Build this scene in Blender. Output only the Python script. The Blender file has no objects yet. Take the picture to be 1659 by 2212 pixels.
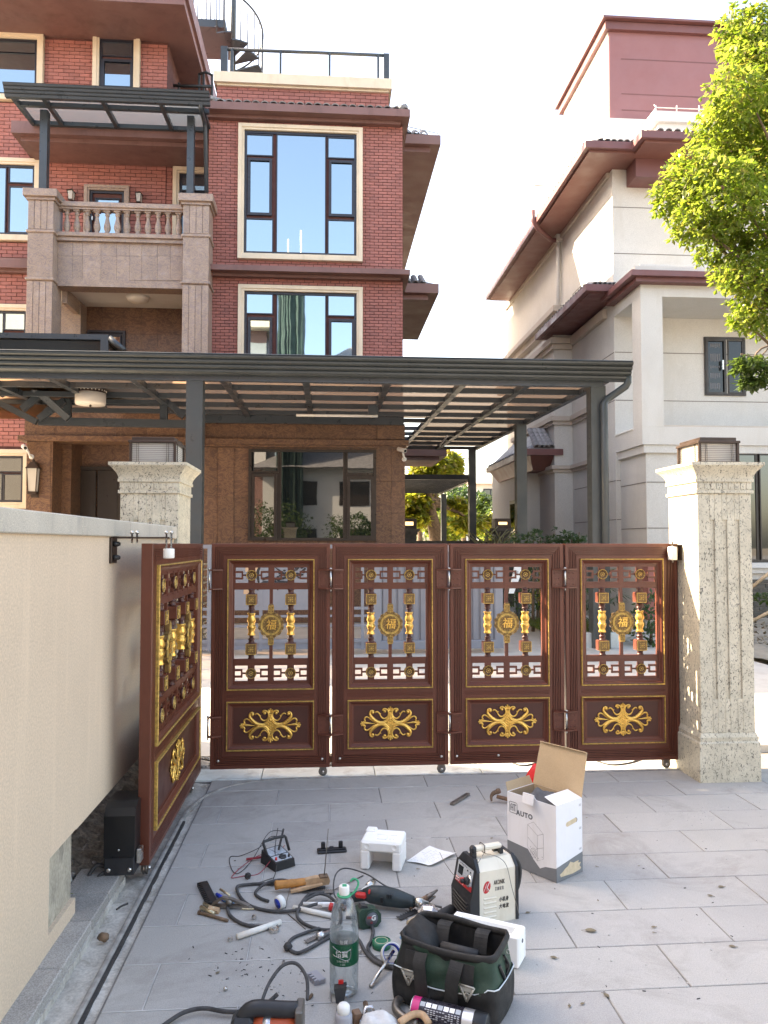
import bpy, bmesh, math, random
from mathutils import Vector, Matrix, Quaternion
R = math.radians
random.seed(7)
SC = bpy.context.scene
COL = SC.collection
PI = math.pi

# ------------------------------------------------------------------ camera
EYE = 1.45
PITCH = math.atan(69 / 1660)
YAW = math.atan(124 / 1660 * math.cos(PITCH))
cam_d = bpy.data.cameras.new('camera')
cam = bpy.data.objects.new('camera', cam_d)
COL.objects.link(cam)
cam.location = (0, 0, EYE)
cam.rotation_euler = (PI / 2 + PITCH, 0, -YAW)
cam_d.sensor_fit = 'VERTICAL'
cam_d.sensor_height = 36
cam_d.lens = 36 * 1660 / 2212
cam_d.clip_end = 2000
cam_d.clip_start = 0.05
SC.camera = cam

# ------------------------------------------------------------------ light
SUN = Vector((-0.75, 0.33, 0.57)).normalized()
SUN_EL = math.asin(SUN.z)
world = bpy.data.worlds.new('World')
SC.world = world
world.use_nodes = True
wn = world.node_tree.nodes
wl = world.node_tree.links
wn.clear()
sky = wn.new('ShaderNodeTexSky')
sky.sky_type = 'NISHITA'
sky.sun_disc = False
sky.sun_elevation = SUN_EL
sky.sun_rotation = math.atan2(SUN.x, SUN.y)
sky.air_density = 1.0
sky.dust_density = 2.6
sky.ozone_density = 1.0
bg = wn.new('ShaderNodeBackground')
bg.inputs['Strength'].default_value = 0.15
wo = wn.new('ShaderNodeOutputWorld')
wl.new(sky.outputs[0], bg.inputs[0])
wl.new(bg.outputs[0], wo.inputs[0])
sun_d = bpy.data.lights.new('sun', 'SUN')
sun_d.energy = 4.5
sun_d.angle = R(0.55)
sun_d.color = (1.0, 0.92, 0.80)
sun = bpy.data.objects.new('sun', sun_d)
COL.objects.link(sun)
sun.rotation_euler = SUN.to_track_quat('Z', 'Y').to_euler()
sun.location = (-30, 13, 30)

SC.view_settings.view_transform = 'Standard'
SC.view_settings.look = 'None'
SC.view_settings.gamma = 1
SC.view_settings.use_curve_mapping = False
SC.view_settings.exposure = 2.55
SC.view_settings.use_white_balance = True
SC.view_settings.white_balance_temperature = 8200
SC.view_settings.white_balance_tint = 13
SC.cycles.max_bounces = 10
SC.cycles.transparent_max_bounces = 24
SC.cycles.caustics_reflective = False
SC.cycles.caustics_refractive = False

# ------------------------------------------------------------------ survey helper: a pixel of the picture onto a real plane
_F = Vector((math.sin(YAW) * math.cos(PITCH), math.cos(YAW) * math.cos(PITCH), math.sin(PITCH)))
_R = Vector((math.cos(YAW), -math.sin(YAW), 0))
_U = Vector((-math.sin(YAW) * math.sin(PITCH), -math.cos(YAW) * math.sin(PITCH), math.cos(PITCH)))
def at(u, v, Y=None, X=None, Z=None):
    d = _F + _R * ((u - 829.5) / 1660) + _U * ((1106 - v) / 1660)
    t = Y / d.y if Y is not None else X / d.x if X is not None else (Z - EYE) / d.z
    return Vector((0, 0, EYE)) + d * t
def px(u, v, Y): return at(u, v, Y=Y).x
def pz(u, v, Y): return at(u, v, Y=Y).z
def gnd(u, v, z=0.0): return at(u, v, Z=z)

# ------------------------------------------------------------------ materials
MATS = {}
def new_mat(name):
    m = bpy.data.materials.new(name)
    m.use_nodes = True
    nt = m.node_tree
    b = nt.nodes['Principled BSDF']
    MATS[name] = m
    return m, nt, b
def lk(nt, a, b): nt.links.new(a, b)
def ramp(nt, fac, stops, interp='LINEAR'):
    r = nt.nodes.new('ShaderNodeValToRGB')
    r.color_ramp.interpolation = interp
    els = r.color_ramp.elements
    while len(els) < len(stops): els.new(0.5)
    for e, (p, c) in zip(els, stops):
        e.position = p
        e.color = (*c, 1)
    lk(nt, fac, r.inputs[0])
    return r.outputs[0]
def texco(nt, kind='Object', scale=(1, 1, 1)):
    t = nt.nodes.new('ShaderNodeTexCoord')
    mp = nt.nodes.new('ShaderNodeMapping')
    mp.inputs['Scale'].default_value = scale
    lk(nt, t.outputs[kind], mp.inputs[0])
    return mp.outputs[0]
def noise(nt, vec, scale, detail=4, rough=0.55, dist=0.0):
    n = nt.nodes.new('ShaderNodeTexNoise')
    n.inputs['Scale'].default_value = scale
    n.inputs['Detail'].default_value = detail
    n.inputs['Roughness'].default_value = rough
    n.inputs['Distortion'].default_value = dist
    if vec is not None: lk(nt, vec, n.inputs['Vector'])
    return n.outputs['Fac']
def mixc(nt, fac, a, b, mode='MIX'):
    m = nt.nodes.new('ShaderNodeMix')
    m.data_type = 'RGBA'
    m.blend_type = mode
    for s, x in ((0, fac), (6, a), (7, b)):
        if hasattr(x, 'links'): lk(nt, x, m.inputs[s])
        elif s == 0: m.inputs[0].default_value = x
        else: m.inputs[s].default_value = (*x, 1)
    return m.outputs[2]
def math_n(nt, op, a, b=0.0, clamp=False):
    m = nt.nodes.new('ShaderNodeMath')
    m.operation = op
    m.use_clamp = clamp
    for i, x in enumerate((a, b)):
        if hasattr(x, 'links'): lk(nt, x, m.inputs[i])
        else: m.inputs[i].default_value = x
    return m.outputs[0]
def bump(nt, b, h, strength=0.3, dist=0.01):
    n = nt.nodes.new('ShaderNodeBump')
    n.inputs['Strength'].default_value = strength
    n.inputs['Distance'].default_value = dist
    lk(nt, h, n.inputs['Height'])
    lk(nt, n.outputs[0], b.inputs['Normal'])
def mul(c, k): return tuple(min(1, x * k) for x in c)
def M(name, col, rough=0.6, metal=0.0, var=0.25, scale=4.0, bmp=0.0, bscale=60.0, spec=0.5, rand=0.0, bdist=0.004, grime=None, rvar=0.15, fine=0.0, fscale=180):
    """painted / plain surface with cloudy colour variation, wear in the gloss and fine relief"""
    m, nt, b = new_mat(name)
    v = texco(nt)
    n = noise(nt, v, scale, 6, 0.6)
    c = ramp(nt, n, [(0.3, mul(col, 1 - var)), (0.7, mul(col, 1 + var))])
    if fine:
        n3 = noise(nt, v, fscale, 3, 0.6)
        c = mixc(nt, fine, c, ramp(nt, n3, [(0.35, mul(col, 0.35)), (0.65, mul(col, 1.6))]))
    if grime:
        n4 = noise(nt, texco(nt, 'Object', (1, 1, 0.35)), scale * 1.7, 8, 0.7, 0.6)
        c = mixc(nt, ramp(nt, n4, [(0.5, (0, 0, 0)), (0.75, (1, 1, 1))]), c, grime)
    if rand:
        oi = nt.nodes.new('ShaderNodeObjectInfo')
        k = ramp(nt, oi.outputs['Random'], [(0, (1 - rand,) * 3), (1, (1 + rand,) * 3)])
        c = mixc(nt, 1.0, c, k, 'MULTIPLY')
    lk(nt, c, b.inputs['Base Color'])
    b.inputs['Metallic'].default_value = metal
    b.inputs['Specular IOR Level'].default_value = spec
    if rvar:
        n2 = noise(nt, v, scale * 2.3, 5, 0.6)
        lk(nt, ramp(nt, n2, [(0.3, (max(0.02, rough - rvar),) * 3), (0.7, (min(1, rough + rvar),) * 3)]), b.inputs['Roughness'])
    else:
        b.inputs['Roughness'].default_value = rough
    if bmp: bump(nt, b, noise(nt, v, bscale, 5, 0.6), bmp, bdist)
    return m

M('brick', (0.365, 0.140, 0.117), 0.75, var=0.12, scale=3, bmp=0.4, bscale=120, fine=0.15, fscale=60)
def brick_random(nm):
    m = MATS[nm]
    nt = m.node_tree
    b = nt.nodes['Principled BSDF']
    src = b.inputs['Base Color'].links[0].from_socket
    g = nt.nodes.new('ShaderNodeNewGeometry')
    oi = nt.nodes.new('ShaderNodeObjectInfo')
    s = math_n(nt, 'FRACT', math_n(nt, 'ADD', g.outputs['Random Per Island'], oi.outputs['Random']))
    k = ramp(nt, s, [(0, (0.88, 0.89, 0.9)), (0.5, (1, 1, 1)), (1, (1.10, 1.08, 1.07))])
    lk(nt, mixc(nt, 1.0, src, k, 'MULTIPLY'), b.inputs['Base Color'])
brick_random('brick')
M('mortar', (0.11, 0.042, 0.036), 0.9, var=0.2, scale=6)
M('cornice', (0.20, 0.105, 0.095), 0.55, var=0.1, scale=1.5, grime=(0.14, 0.07, 0.06))
M('cream_trim', (0.72, 0.61, 0.465), 0.6, var=0.06, scale=2, grime=(0.6, 0.5, 0.36))
M('roof_tile', (0.24, 0.235, 0.24), 0.75, var=0.4, scale=8, bmp=0.4, rand=0.2)
M('canopy_metal', (0.043, 0.054, 0.065), 0.38, var=0.12, scale=2.5, spec=0.5)
M('canopy_front', (0.050, 0.058, 0.060), 0.42, var=0.12, scale=2.5, spec=0.5)
M('window_frame', (0.022, 0.024, 0.036), 0.4, var=0.1)
M('dark_frame', (0.028, 0.020, 0.016), 0.4, var=0.1)
M('maroon', (0.125, 0.034, 0.019), 0.36, var=0.14, scale=3, spec=0.5, rvar=0.08)
M('maroon_dark', (0.074, 0.020, 0.013), 0.42, var=0.15, scale=4, rvar=0.08)
M('gold', (0.84, 0.51, 0.13), 0.36, metal=0.85, var=0.12, scale=30, bmp=0.25, bscale=90, bdist=0.002)
M('gold_paint', (0.56, 0.36, 0.10), 0.38, metal=0.45, var=0.45, scale=60)
M('antique', (0.20, 0.115, 0.04), 0.45, metal=0.3, var=0.4, scale=60)
M('steel', (0.62, 0.60, 0.56), 0.3, metal=1.0, var=0.15, scale=20)
M('dark_steel', (0.22, 0.20, 0.18), 0.45, metal=0.8, var=0.3, scale=15)
M('rusty_steel', (0.20, 0.13, 0.085), 0.7, metal=0.4, var=0.5, scale=30, bmp=0.3)
M('white_nylon', (0.80, 0.79, 0.74), 0.4, var=0.05)
M('kerb_granite', (0.33, 0.31, 0.285), 0.8, var=0.2, scale=6, bmp=0.3, bscale=90, rand=0.12, fine=0.45, fscale=220)
M('coping', (0.50, 0.455, 0.385), 0.8, var=0.15, scale=5, bmp=0.3, bscale=90, rand=0.08, fine=0.3, fscale=200, grime=(0.36, 0.33, 0.29))
M('track_steel', (0.30, 0.285, 0.265), 0.6, metal=0.0, var=0.4, scale=14)
M('gutter', (0.50, 0.47, 0.42), 0.85, var=0.35, scale=5, bmp=0.5, bscale=40, grime=(0.20, 0.17, 0.13), fine=0.25, fscale=90)
M('soil', (0.17, 0.155, 0.125), 0.95, var=0.5, scale=9, bmp=0.8, bscale=40, bdist=0.01, fine=0.5, fscale=70)
M('rubble', (0.36, 0.345, 0.31), 0.9, var=0.4, scale=12, bmp=0.6, bscale=60, rand=0.35)
M('cement', (0.40, 0.355, 0.28), 0.9, var=0.25, scale=8, bmp=0.5, bscale=50, grime=(0.07, 0.058, 0.048), fine=0.2, fscale=90)
M('threshold', (0.62, 0.66, 0.64), 0.5, var=0.1, scale=5, grime=(0.42, 0.42, 0.38), rand=0.06)
M('yard', (0.50, 0.48, 0.44), 0.85, var=0.1, scale=2, bmp=0.2, bscale=90, grime=(0.40, 0.37, 0.33), fine=0.12)
M('road', (0.30, 0.30, 0.30), 0.9, var=0.15, scale=1)
M('earth', (0.28, 0.25, 0.2), 0.95, var=0.4, scale=2, bmp=0.6, bscale=20, bdist=0.02)
M('house_cream', (0.585, 0.57, 0.535), 0.85, var=0.07, scale=0.9, bmp=0.3, bscale=130, bdist=0.003, fine=0.18, fscale=85, grime=(0.54, 0.515, 0.465))
M('house_white', (0.66, 0.65, 0.62), 0.85, var=0.05, scale=1.2, bmp=0.2, bscale=130, bdist=0.003, fine=0.1, fscale=85)
M('house_trim', (0.50, 0.44, 0.38), 0.8, var=0.06, scale=2)
M('groove', (0.20, 0.18, 0.16), 0.9, var=0.1)
M('fascia_red', (0.17, 0.07, 0.068), 0.5, var=0.1, scale=1.5)
M('tower_red', (0.27, 0.125, 0.130), 0.7, var=0.06, scale=1)
M('soffit_red', (0.20, 0.085, 0.07), 0.5, var=0.08, scale=1)
M('soffit_brown', (0.22, 0.12, 0.105), 0.6, var=0.06, scale=1)
M('white_paint', (0.78, 0.77, 0.74), 0.6, var=0.04)
M('ceiling_paint', (0.68, 0.66, 0.64), 0.8, var=0.04)
M('bronze', (0.05, 0.032, 0.024), 0.45, metal=0.3, var=0.2)
M('black_plastic', (0.016, 0.016, 0.017), 0.42, var=0.2, scale=12)
M('black_motor', (0.010, 0.010, 0.011), 0.32, var=0.1, scale=6, rvar=0.05)
M('rubber', (0.035, 0.034, 0.034), 0.7, var=0.35, scale=25, bmp=0.2)
M('cable_dust', (0.062, 0.060, 0.060), 0.75, var=0.35, scale=30)
M('foam', (0.86, 0.86, 0.84), 0.75, var=0.02, scale=20, bmp=0.25, bscale=160, bdist=0.002)
M('paper', (0.84, 0.84, 0.82), 0.7, var=0.02)
M('card_white', (0.78, 0.78, 0.80), 0.6, var=0.03, scale=6, grime=(0.70, 0.69, 0.68))
M('card_grey', (0.17, 0.18, 0.19), 0.6, var=0.08, scale=8)
M('kraft', (0.50, 0.37, 0.23), 0.8, var=0.06, scale=8, fine=0.08)
M('kraft_torn', (0.62, 0.50, 0.34), 0.85, var=0.15, scale=40)
M('print_grey', (0.13, 0.135, 0.15), 0.6, var=0.02)
M('print_black', (0.035, 0.033, 0.03), 0.6, var=0.02)
M('print_red', (0.55, 0.03, 0.035), 0.5, var=0.02)
M('print_white', (0.82, 0.82, 0.80), 0.5, var=0.02)
M('print_faint', (0.50, 0.50, 0.53), 0.6, var=0.02)
M('welder_cream', (0.74, 0.69, 0.58), 0.38, var=0.05, scale=8, grime=(0.66, 0.60, 0.48))
M('welder_black', (0.020, 0.021, 0.024), 0.45, var=0.25, scale=14)
M('red_plastic', (0.62, 0.028, 0.025), 0.35, var=0.1)
M('red_film', (0.75, 0.02, 0.018), 0.3, var=0.15, scale=14, bmp=0.4, bscale=30)
M('grey_cloth', (0.085, 0.092, 0.105), 0.9, var=0.3, scale=14, bmp=0.6, bscale=200)
M('bag_black', (0.014, 0.0135, 0.013), 0.72, var=0.3, scale=10, bmp=0.5, bscale=350, bdist=0.002, grime=(0.034, 0.031, 0.028))
M('bag_green', (0.021, 0.054, 0.034), 0.6, var=0.25, scale=9, bmp=0.45, bscale=350, bdist=0.002, grime=(0.035, 0.075, 0.05))
M('bag_piping', (0.62, 0.68, 0.70), 0.5, var=0.05)
M('buckle', (0.42, 0.40, 0.35), 0.45, metal=0.6, var=0.1)
M('meter_face', (0.42, 0.46, 0.50), 0.25, var=0.1, scale=30)
M('lead_red', (0.34, 0.03, 0.05), 0.5, var=0.2)
M('holder_orange', (0.50, 0.21, 0.05), 0.6, var=0.25, scale=30, bmp=0.3)
M('holder_tan', (0.52, 0.33, 0.19), 0.6, var=0.35, scale=25)
M('drill_green', (0.022, 0.036, 0.040), 0.5, var=0.3, scale=18)
M('tape_green', (0.024, 0.060, 0.040), 0.42, var=0.2, scale=20)
M('roll_green', (0.010, 0.16, 0.085), 0.35, var=0.1)
M('ring_green', (0.02, 0.34, 0.17), 0.35, var=0.1)
M('label_green', (0.003, 0.075, 0.036), 0.35, var=0.1)
M('cardboard_core', (0.58, 0.48, 0.34), 0.8, var=0.1)
M('blue_plastic', (0.02, 0.06, 0.50), 0.35, var=0.1)
M('light_blue', (0.15, 0.38, 0.62), 0.4, var=0.1)
M('pvc', (0.78, 0.75, 0.68), 0.45, var=0.06, scale=20)
M('brass', (0.62, 0.52, 0.34), 0.35, metal=0.8, var=0.25, scale=40)
M('wood', (0.20, 0.115, 0.07), 0.7, var=0.4, scale=20, bmp=0.3)
M('wood_light', (0.55, 0.42, 0.27), 0.75, var=0.2, scale=12)
M('orange_red', (0.50, 0.085, 0.03), 0.45, var=0.15)
M('magenta', (0.62, 0.03, 0.19), 0.35, var=0.05)
M('can_dark', (0.035, 0.032, 0.045), 0.3, metal=0.3, var=0.3, scale=40)
M('can_silver', (0.70, 0.70, 0.72), 0.28, metal=0.8, var=0.1)
M('grey_plastic', (0.33, 0.33, 0.36), 0.5, var=0.06)
M('glove', (0.66, 0.65, 0.64), 0.9, var=0.15, scale=30, bmp=0.5, bscale=150)
M('dry_leaf', (0.20, 0.16, 0.10), 0.8, var=0.4, scale=30)
M('bark', (0.13, 0.09, 0.06), 0.9, var=0.45, scale=12, bmp=0.8, bscale=30, bdist=0.02)
M('inner_gate', (0.20, 0.215, 0.25), 0.5, var=0.06, scale=3)
M('inner_slat', (0.175, 0.185, 0.215), 0.5, var=0.06, scale=3)
M('plum_black', (0.016, 0.017, 0.02), 0.6, var=0.05)
M('plum_tan', (0.50, 0.33, 0.20), 0.6, var=0.05)
M('plum_red', (0.45, 0.05, 0.08), 0.6, var=0.05)
M('stone_dark', (0.085, 0.075, 0.062), 0.7, var=0.3, scale=10, bmp=0.3)
M('pergola_dark', (0.020, 0.022, 0.022), 0.5, var=0.1)
M('camera_white', (0.75, 0.74, 0.72), 0.4, var=0.04)
M('mesh_green', (0.035, 0.065, 0.055), 0.8, var=0.35, scale=1.5)
M('tile_orange', (0.42, 0.27, 0.20), 0.8, var=0.2, scale=3)

def stone(name, base, dark, light, scale, rough=0.4, vein=None, rand=0.0, fine=110, fdark=0.42):
    """polished stone: cloudy ground, small flecks and, if asked, paler veins"""
    m, nt, b = new_mat(name)
    v = texco(nt)
    c = ramp(nt, noise(nt, v, scale, 6, 0.65), [(0.3, mul(base, 0.8)), (0.55, base), (0.75, light)])
    f = noise(nt, texco(nt, 'Object', (1, 1, 0.6)), fine, 4, 0.75, 1.2)
    c = mixc(nt, ramp(nt, f, [(fdark - 0.09, (1, 1, 1)), (fdark, (0, 0, 0))]), c, dark)
    if vein:
        n = noise(nt, texco(nt, 'Object', (1, 1, 1.6)), scale * 1.3, 10, 0.72, 2.2)
        d = math_n(nt, 'ABSOLUTE', math_n(nt, 'SUBTRACT', n, 0.5))
        c = mixc(nt, ramp(nt, d, [(0.0, (0.85,) * 3), (0.05, (0, 0, 0))]), c, vein)
    if rand:
        oi = nt.nodes.new('ShaderNodeObjectInfo')
        c = mixc(nt, 1.0, c, ramp(nt, oi.outputs['Random'], [(0, (1 - rand,) * 3), (1, (1 + rand,) * 3)]), 'MULTIPLY')
    lk(nt, c, b.inputs['Base Color'])
    b.inputs['Roughness'].default_value = rough
    bump(nt, b, f, 0.08, 0.002)
    return m
stone('pillar_granite', (0.60, 0.55, 0.43), (0.10, 0.095, 0.08), (0.68, 0.63, 0.51), 9, 0.5, fine=74, fdark=0.465)
stone('balcony_stone', (0.285, 0.215, 0.195), (0.15, 0.10, 0.085), (0.40, 0.33, 0.305), 5, 0.42, vein=(0.47, 0.34, 0.23), rand=0.10, fine=45, fdark=0.36)
stone('marble_brown', (0.118, 0.060, 0.041), (0.05, 0.025, 0.017), (0.155, 0.080, 0.050), 3.2, 0.38, vein=(0.27, 0.15, 0.08), rand=0.10, fine=30, fdark=0.36)

def plaster():
    m, nt, b = new_mat('wall_plaster')
    base = (0.655, 0.51, 0.375)
    v = texco(nt)
    c = ramp(nt, noise(nt, v, 1.3, 6, 0.6), [(0.3, mul(base, 0.9)), (0.7, mul(base, 1.07))])
    c = mixc(nt, 0.22, c, ramp(nt, noise(nt, v, 120, 3, 0.7), [(0.35, mul(base, 0.45)), (0.65, mul(base, 1.5))]))
    st = noise(nt, texco(nt, 'Object', (1, 4.2, 0.22)), 3.0, 6, 0.6)
    c = mixc(nt, ramp(nt, st, [(0.56, (0, 0, 0)), (0.74, (0.4,) * 3)]), c, mul(base, 1.18))
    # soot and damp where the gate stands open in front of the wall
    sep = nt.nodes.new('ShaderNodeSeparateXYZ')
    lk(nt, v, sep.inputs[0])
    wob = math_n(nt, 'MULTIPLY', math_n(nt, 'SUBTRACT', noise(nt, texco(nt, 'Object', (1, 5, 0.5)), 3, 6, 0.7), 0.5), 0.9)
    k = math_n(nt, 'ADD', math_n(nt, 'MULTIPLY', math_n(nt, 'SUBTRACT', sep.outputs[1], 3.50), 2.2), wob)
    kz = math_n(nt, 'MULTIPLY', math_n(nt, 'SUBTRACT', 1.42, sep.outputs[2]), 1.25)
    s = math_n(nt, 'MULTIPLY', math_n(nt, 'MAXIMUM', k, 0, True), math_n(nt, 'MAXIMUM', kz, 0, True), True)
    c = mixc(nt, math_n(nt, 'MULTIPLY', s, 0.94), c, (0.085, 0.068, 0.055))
    lk(nt, c, b.inputs['Base Color'])
    b.inputs['Roughness'].default_value = 0.9
    bump(nt, b, noise(nt, v, 150, 5, 0.7), 0.5, 0.004)
plaster()

def paver_mat():
    m, nt, b = new_mat('paver')
    base = (0.405, 0.390, 0.368)
    t = nt.nodes.new('ShaderNodeNewGeometry')
    v = t.outputs['Position']
    c = ramp(nt, noise(nt, v, 1.1, 7, 0.62), [(0.3, mul(base, 0.82)), (0.7, mul(base, 1.12))])
    c = mixc(nt, 0.32, c, ramp(nt, noise(nt, v, 260, 3, 0.75), [(0.33, mul(base, 0.4)), (0.67, mul(base, 1.6))]))
    d = noise(nt, v, 2.2, 9, 0.72, 0.8)
    c = mixc(nt, ramp(nt, d, [(0.50, (0, 0, 0)), (0.70, (0.7,) * 3)]), c, (0.25, 0.225, 0.205))
    d2 = noise(nt, v, 5.5, 9, 0.75, 1.3)
    c = mixc(nt, ramp(nt, d2, [(0.58, (0, 0, 0)), (0.72, (0.6,) * 3)]), c, (0.50, 0.485, 0.46))
    oi = nt.nodes.new('ShaderNodeObjectInfo')
    c = mixc(nt, 1.0, c, ramp(nt, oi.outputs['Random'], [(0, (0.92, 0.92, 0.93)), (1, (1.05, 1.05, 1.04))]), 'MULTIPLY')
    lk(nt, c, b.inputs['Base Color'])
    lk(nt, ramp(nt, d, [(0.3, (0.5,) * 3), (0.7, (0.75,) * 3)]), b.inputs['Roughness'])
    bump(nt, b, noise(nt, v, 260, 4, 0.7), 0.35, 0.0015)
paver_mat()
M('joint', (0.20, 0.19, 0.18), 0.95, var=0.3, scale=6)
M('joint_pale', (0.50, 0.49, 0.48), 0.95, var=0.3, scale=9)

def glass_mat(name, tint, ior, rough=0.015, wav=0.0, ws=0.6, spt=(1, 1, 1)):
    m, nt, b = new_mat(name)
    b.inputs['Base Color'].default_value = (*tint, 1)
    b.inputs['Roughness'].default_value = rough
    b.inputs['IOR'].default_value = ior
    b.inputs['Specular Tint'].default_value = (*spt, 1)
    if wav: bump(nt, b, noise(nt, texco(nt), ws, 3, 0.5), wav, 0.05)
glass_mat('window_glass', (0.012, 0.016, 0.022), 5.5, wav=0.035, spt=(0.72, 0.90, 1.0))
glass_mat('dark_glass', (0.010, 0.013, 0.014), 1.95, wav=0.03)
glass_mat('door_glass', (0.012, 0.016, 0.022), 3.2)
glass_mat('screen_dark', (0.012, 0.013, 0.014), 1.5, 0.12)

def mixed(name, a, b_, fac):
    """two closures mixed"""
    m = bpy.data.materials.new(name)
    m.use_nodes = True
    nt = m.node_tree
    nt.nodes.clear()
    out = nt.nodes.new('ShaderNodeOutputMaterial')
    mx = nt.nodes.new('ShaderNodeMixShader')
    sh = []
    for kind, col, rough in (a, b_):
        n = nt.nodes.new(kind)
        n.inputs['Color'].default_value = (*col, 1)
        if 'Roughness' in n.inputs and rough is not None: n.inputs['Roughness'].default_value = rough
        sh.append(n)
    mx.inputs[0].default_value = fac
    lk(nt, sh[0].outputs[0], mx.inputs[1])
    lk(nt, sh[1].outputs[0], mx.inputs[2])
    lk(nt, mx.outputs[0], out.inputs[0])
    MATS[name] = m
    return m, nt, mx, sh
mixed('roof_panel', ('ShaderNodeBsdfTransparent', (0.64, 0.53, 0.45), None), ('ShaderNodeBsdfTranslucent', (0.58, 0.46, 0.35), None), 0.35)
mixed('roof_panel_clear', ('ShaderNodeBsdfTransparent', (0.80, 0.80, 0.78), None), ('ShaderNodeBsdfTranslucent', (0.6, 0.58, 0.52), None), 0.35)
def pet():
    m, nt, mx, sh = mixed('bottle_plastic', ('ShaderNodeBsdfTransparent', (0.93, 0.96, 0.97), None), ('ShaderNodeBsdfGlossy', (1, 1, 1), 0.04), 0.1)
    fr = nt.nodes.new('ShaderNodeLayerWeight')
    fr.inputs['Blend'].default_value = 0.32
    lk(nt, math_n(nt, 'ADD', math_n(nt, 'MULTIPLY', fr.outputs['Fresnel'], 0.75), 0.03, True), mx.inputs[0])
pet()
def lamp_glass():
    m, nt, mx, sh = mixed('lamp_glass', ('ShaderNodeBsdfTransparent', (0.86, 0.85, 0.82), None), ('ShaderNodeBsdfDiffuse', (0.86, 0.84, 0.80), None), 0.55)
lamp_glass()
def water():
    mixed('water', ('ShaderNodeBsdfTransparent', (0.94, 0.96, 0.965), None), ('ShaderNodeBsdfDiffuse', (0.9, 0.92, 0.94), None), 0.24)
water()
def emit(name, col, s):
    m, nt, b = new_mat(name)
    b.inputs['Base Color'].default_value = (*col, 1)
    b.inputs['Emission Color'].default_value = (*col, 1)
    b.inputs['Emission Strength'].default_value = s
emit('lamp_lit', (1.0, 0.72, 0.36), 0.45)
M('lamp_shade', (0.74, 0.70, 0.64), 0.5, var=0.05)

def leaf_mat(name, cols, trans=0.5, tcol=None, gloss=0.32):
    m = bpy.data.materials.new(name)
    m.use_nodes = True
    nt = m.node_tree
    b = nt.nodes['Principled BSDF']
    g = nt.nodes.new('ShaderNodeNewGeometry')
    n = len(cols)
    c = ramp(nt, g.outputs['Random Per Island'], [(i / max(1, n - 1), x) for i, x in enumerate(cols)])
    lk(nt, c, b.inputs['Base Color'])
    b.inputs['Roughness'].default_value = gloss
    t = nt.nodes.new('ShaderNodeBsdfTranslucent')
    k = mixc(nt, 1.0, c, tcol or (2.1, 2.1, 1.15), 'MULTIPLY')
    nt.nodes[-1].clamp_result = False
    lk(nt, k, t.inputs['Color'])
    mx = nt.nodes.new('ShaderNodeMixShader')
    mx.inputs[0].default_value = trans
    out = nt.nodes['Material Output']
    lk(nt, b.outputs[0], mx.inputs[1])
    lk(nt, t.outputs[0], mx.inputs[2])
    lk(nt, mx.outputs[0], out.inputs[0])
    MATS[name] = m
leaf_mat('leaf_bright', [(0.075, 0.125, 0.02), (0.12, 0.17, 0.03), (0.17, 0.20, 0.06), (0.095, 0.15, 0.03), (0.18, 0.16, 0.06)], 0.6, gloss=0.26)
leaf_mat('leaf_yellow', [(0.14, 0.17, 0.03), (0.20, 0.19, 0.035), (0.10, 0.15, 0.03), (0.22, 0.17, 0.04)], 0.65)
leaf_mat('leaf_dark', [(0.03, 0.065, 0.03), (0.05, 0.09, 0.04), (0.04, 0.08, 0.03)], 0.4)
leaf_mat('leaf_mid', [(0.04, 0.075, 0.025), (0.06, 0.095, 0.025), (0.05, 0.085, 0.03)], 0.45)
leaf_mat('leaf_pale', [(0.30, 0.30, 0.17), (0.38, 0.36, 0.22), (0.24, 0.27, 0.13)], 0.4, (1.2, 1.2, 0.8))
leaf_mat('grass', [(0.05, 0.075, 0.015), (0.08, 0.10, 0.02)], 0.4)

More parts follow.
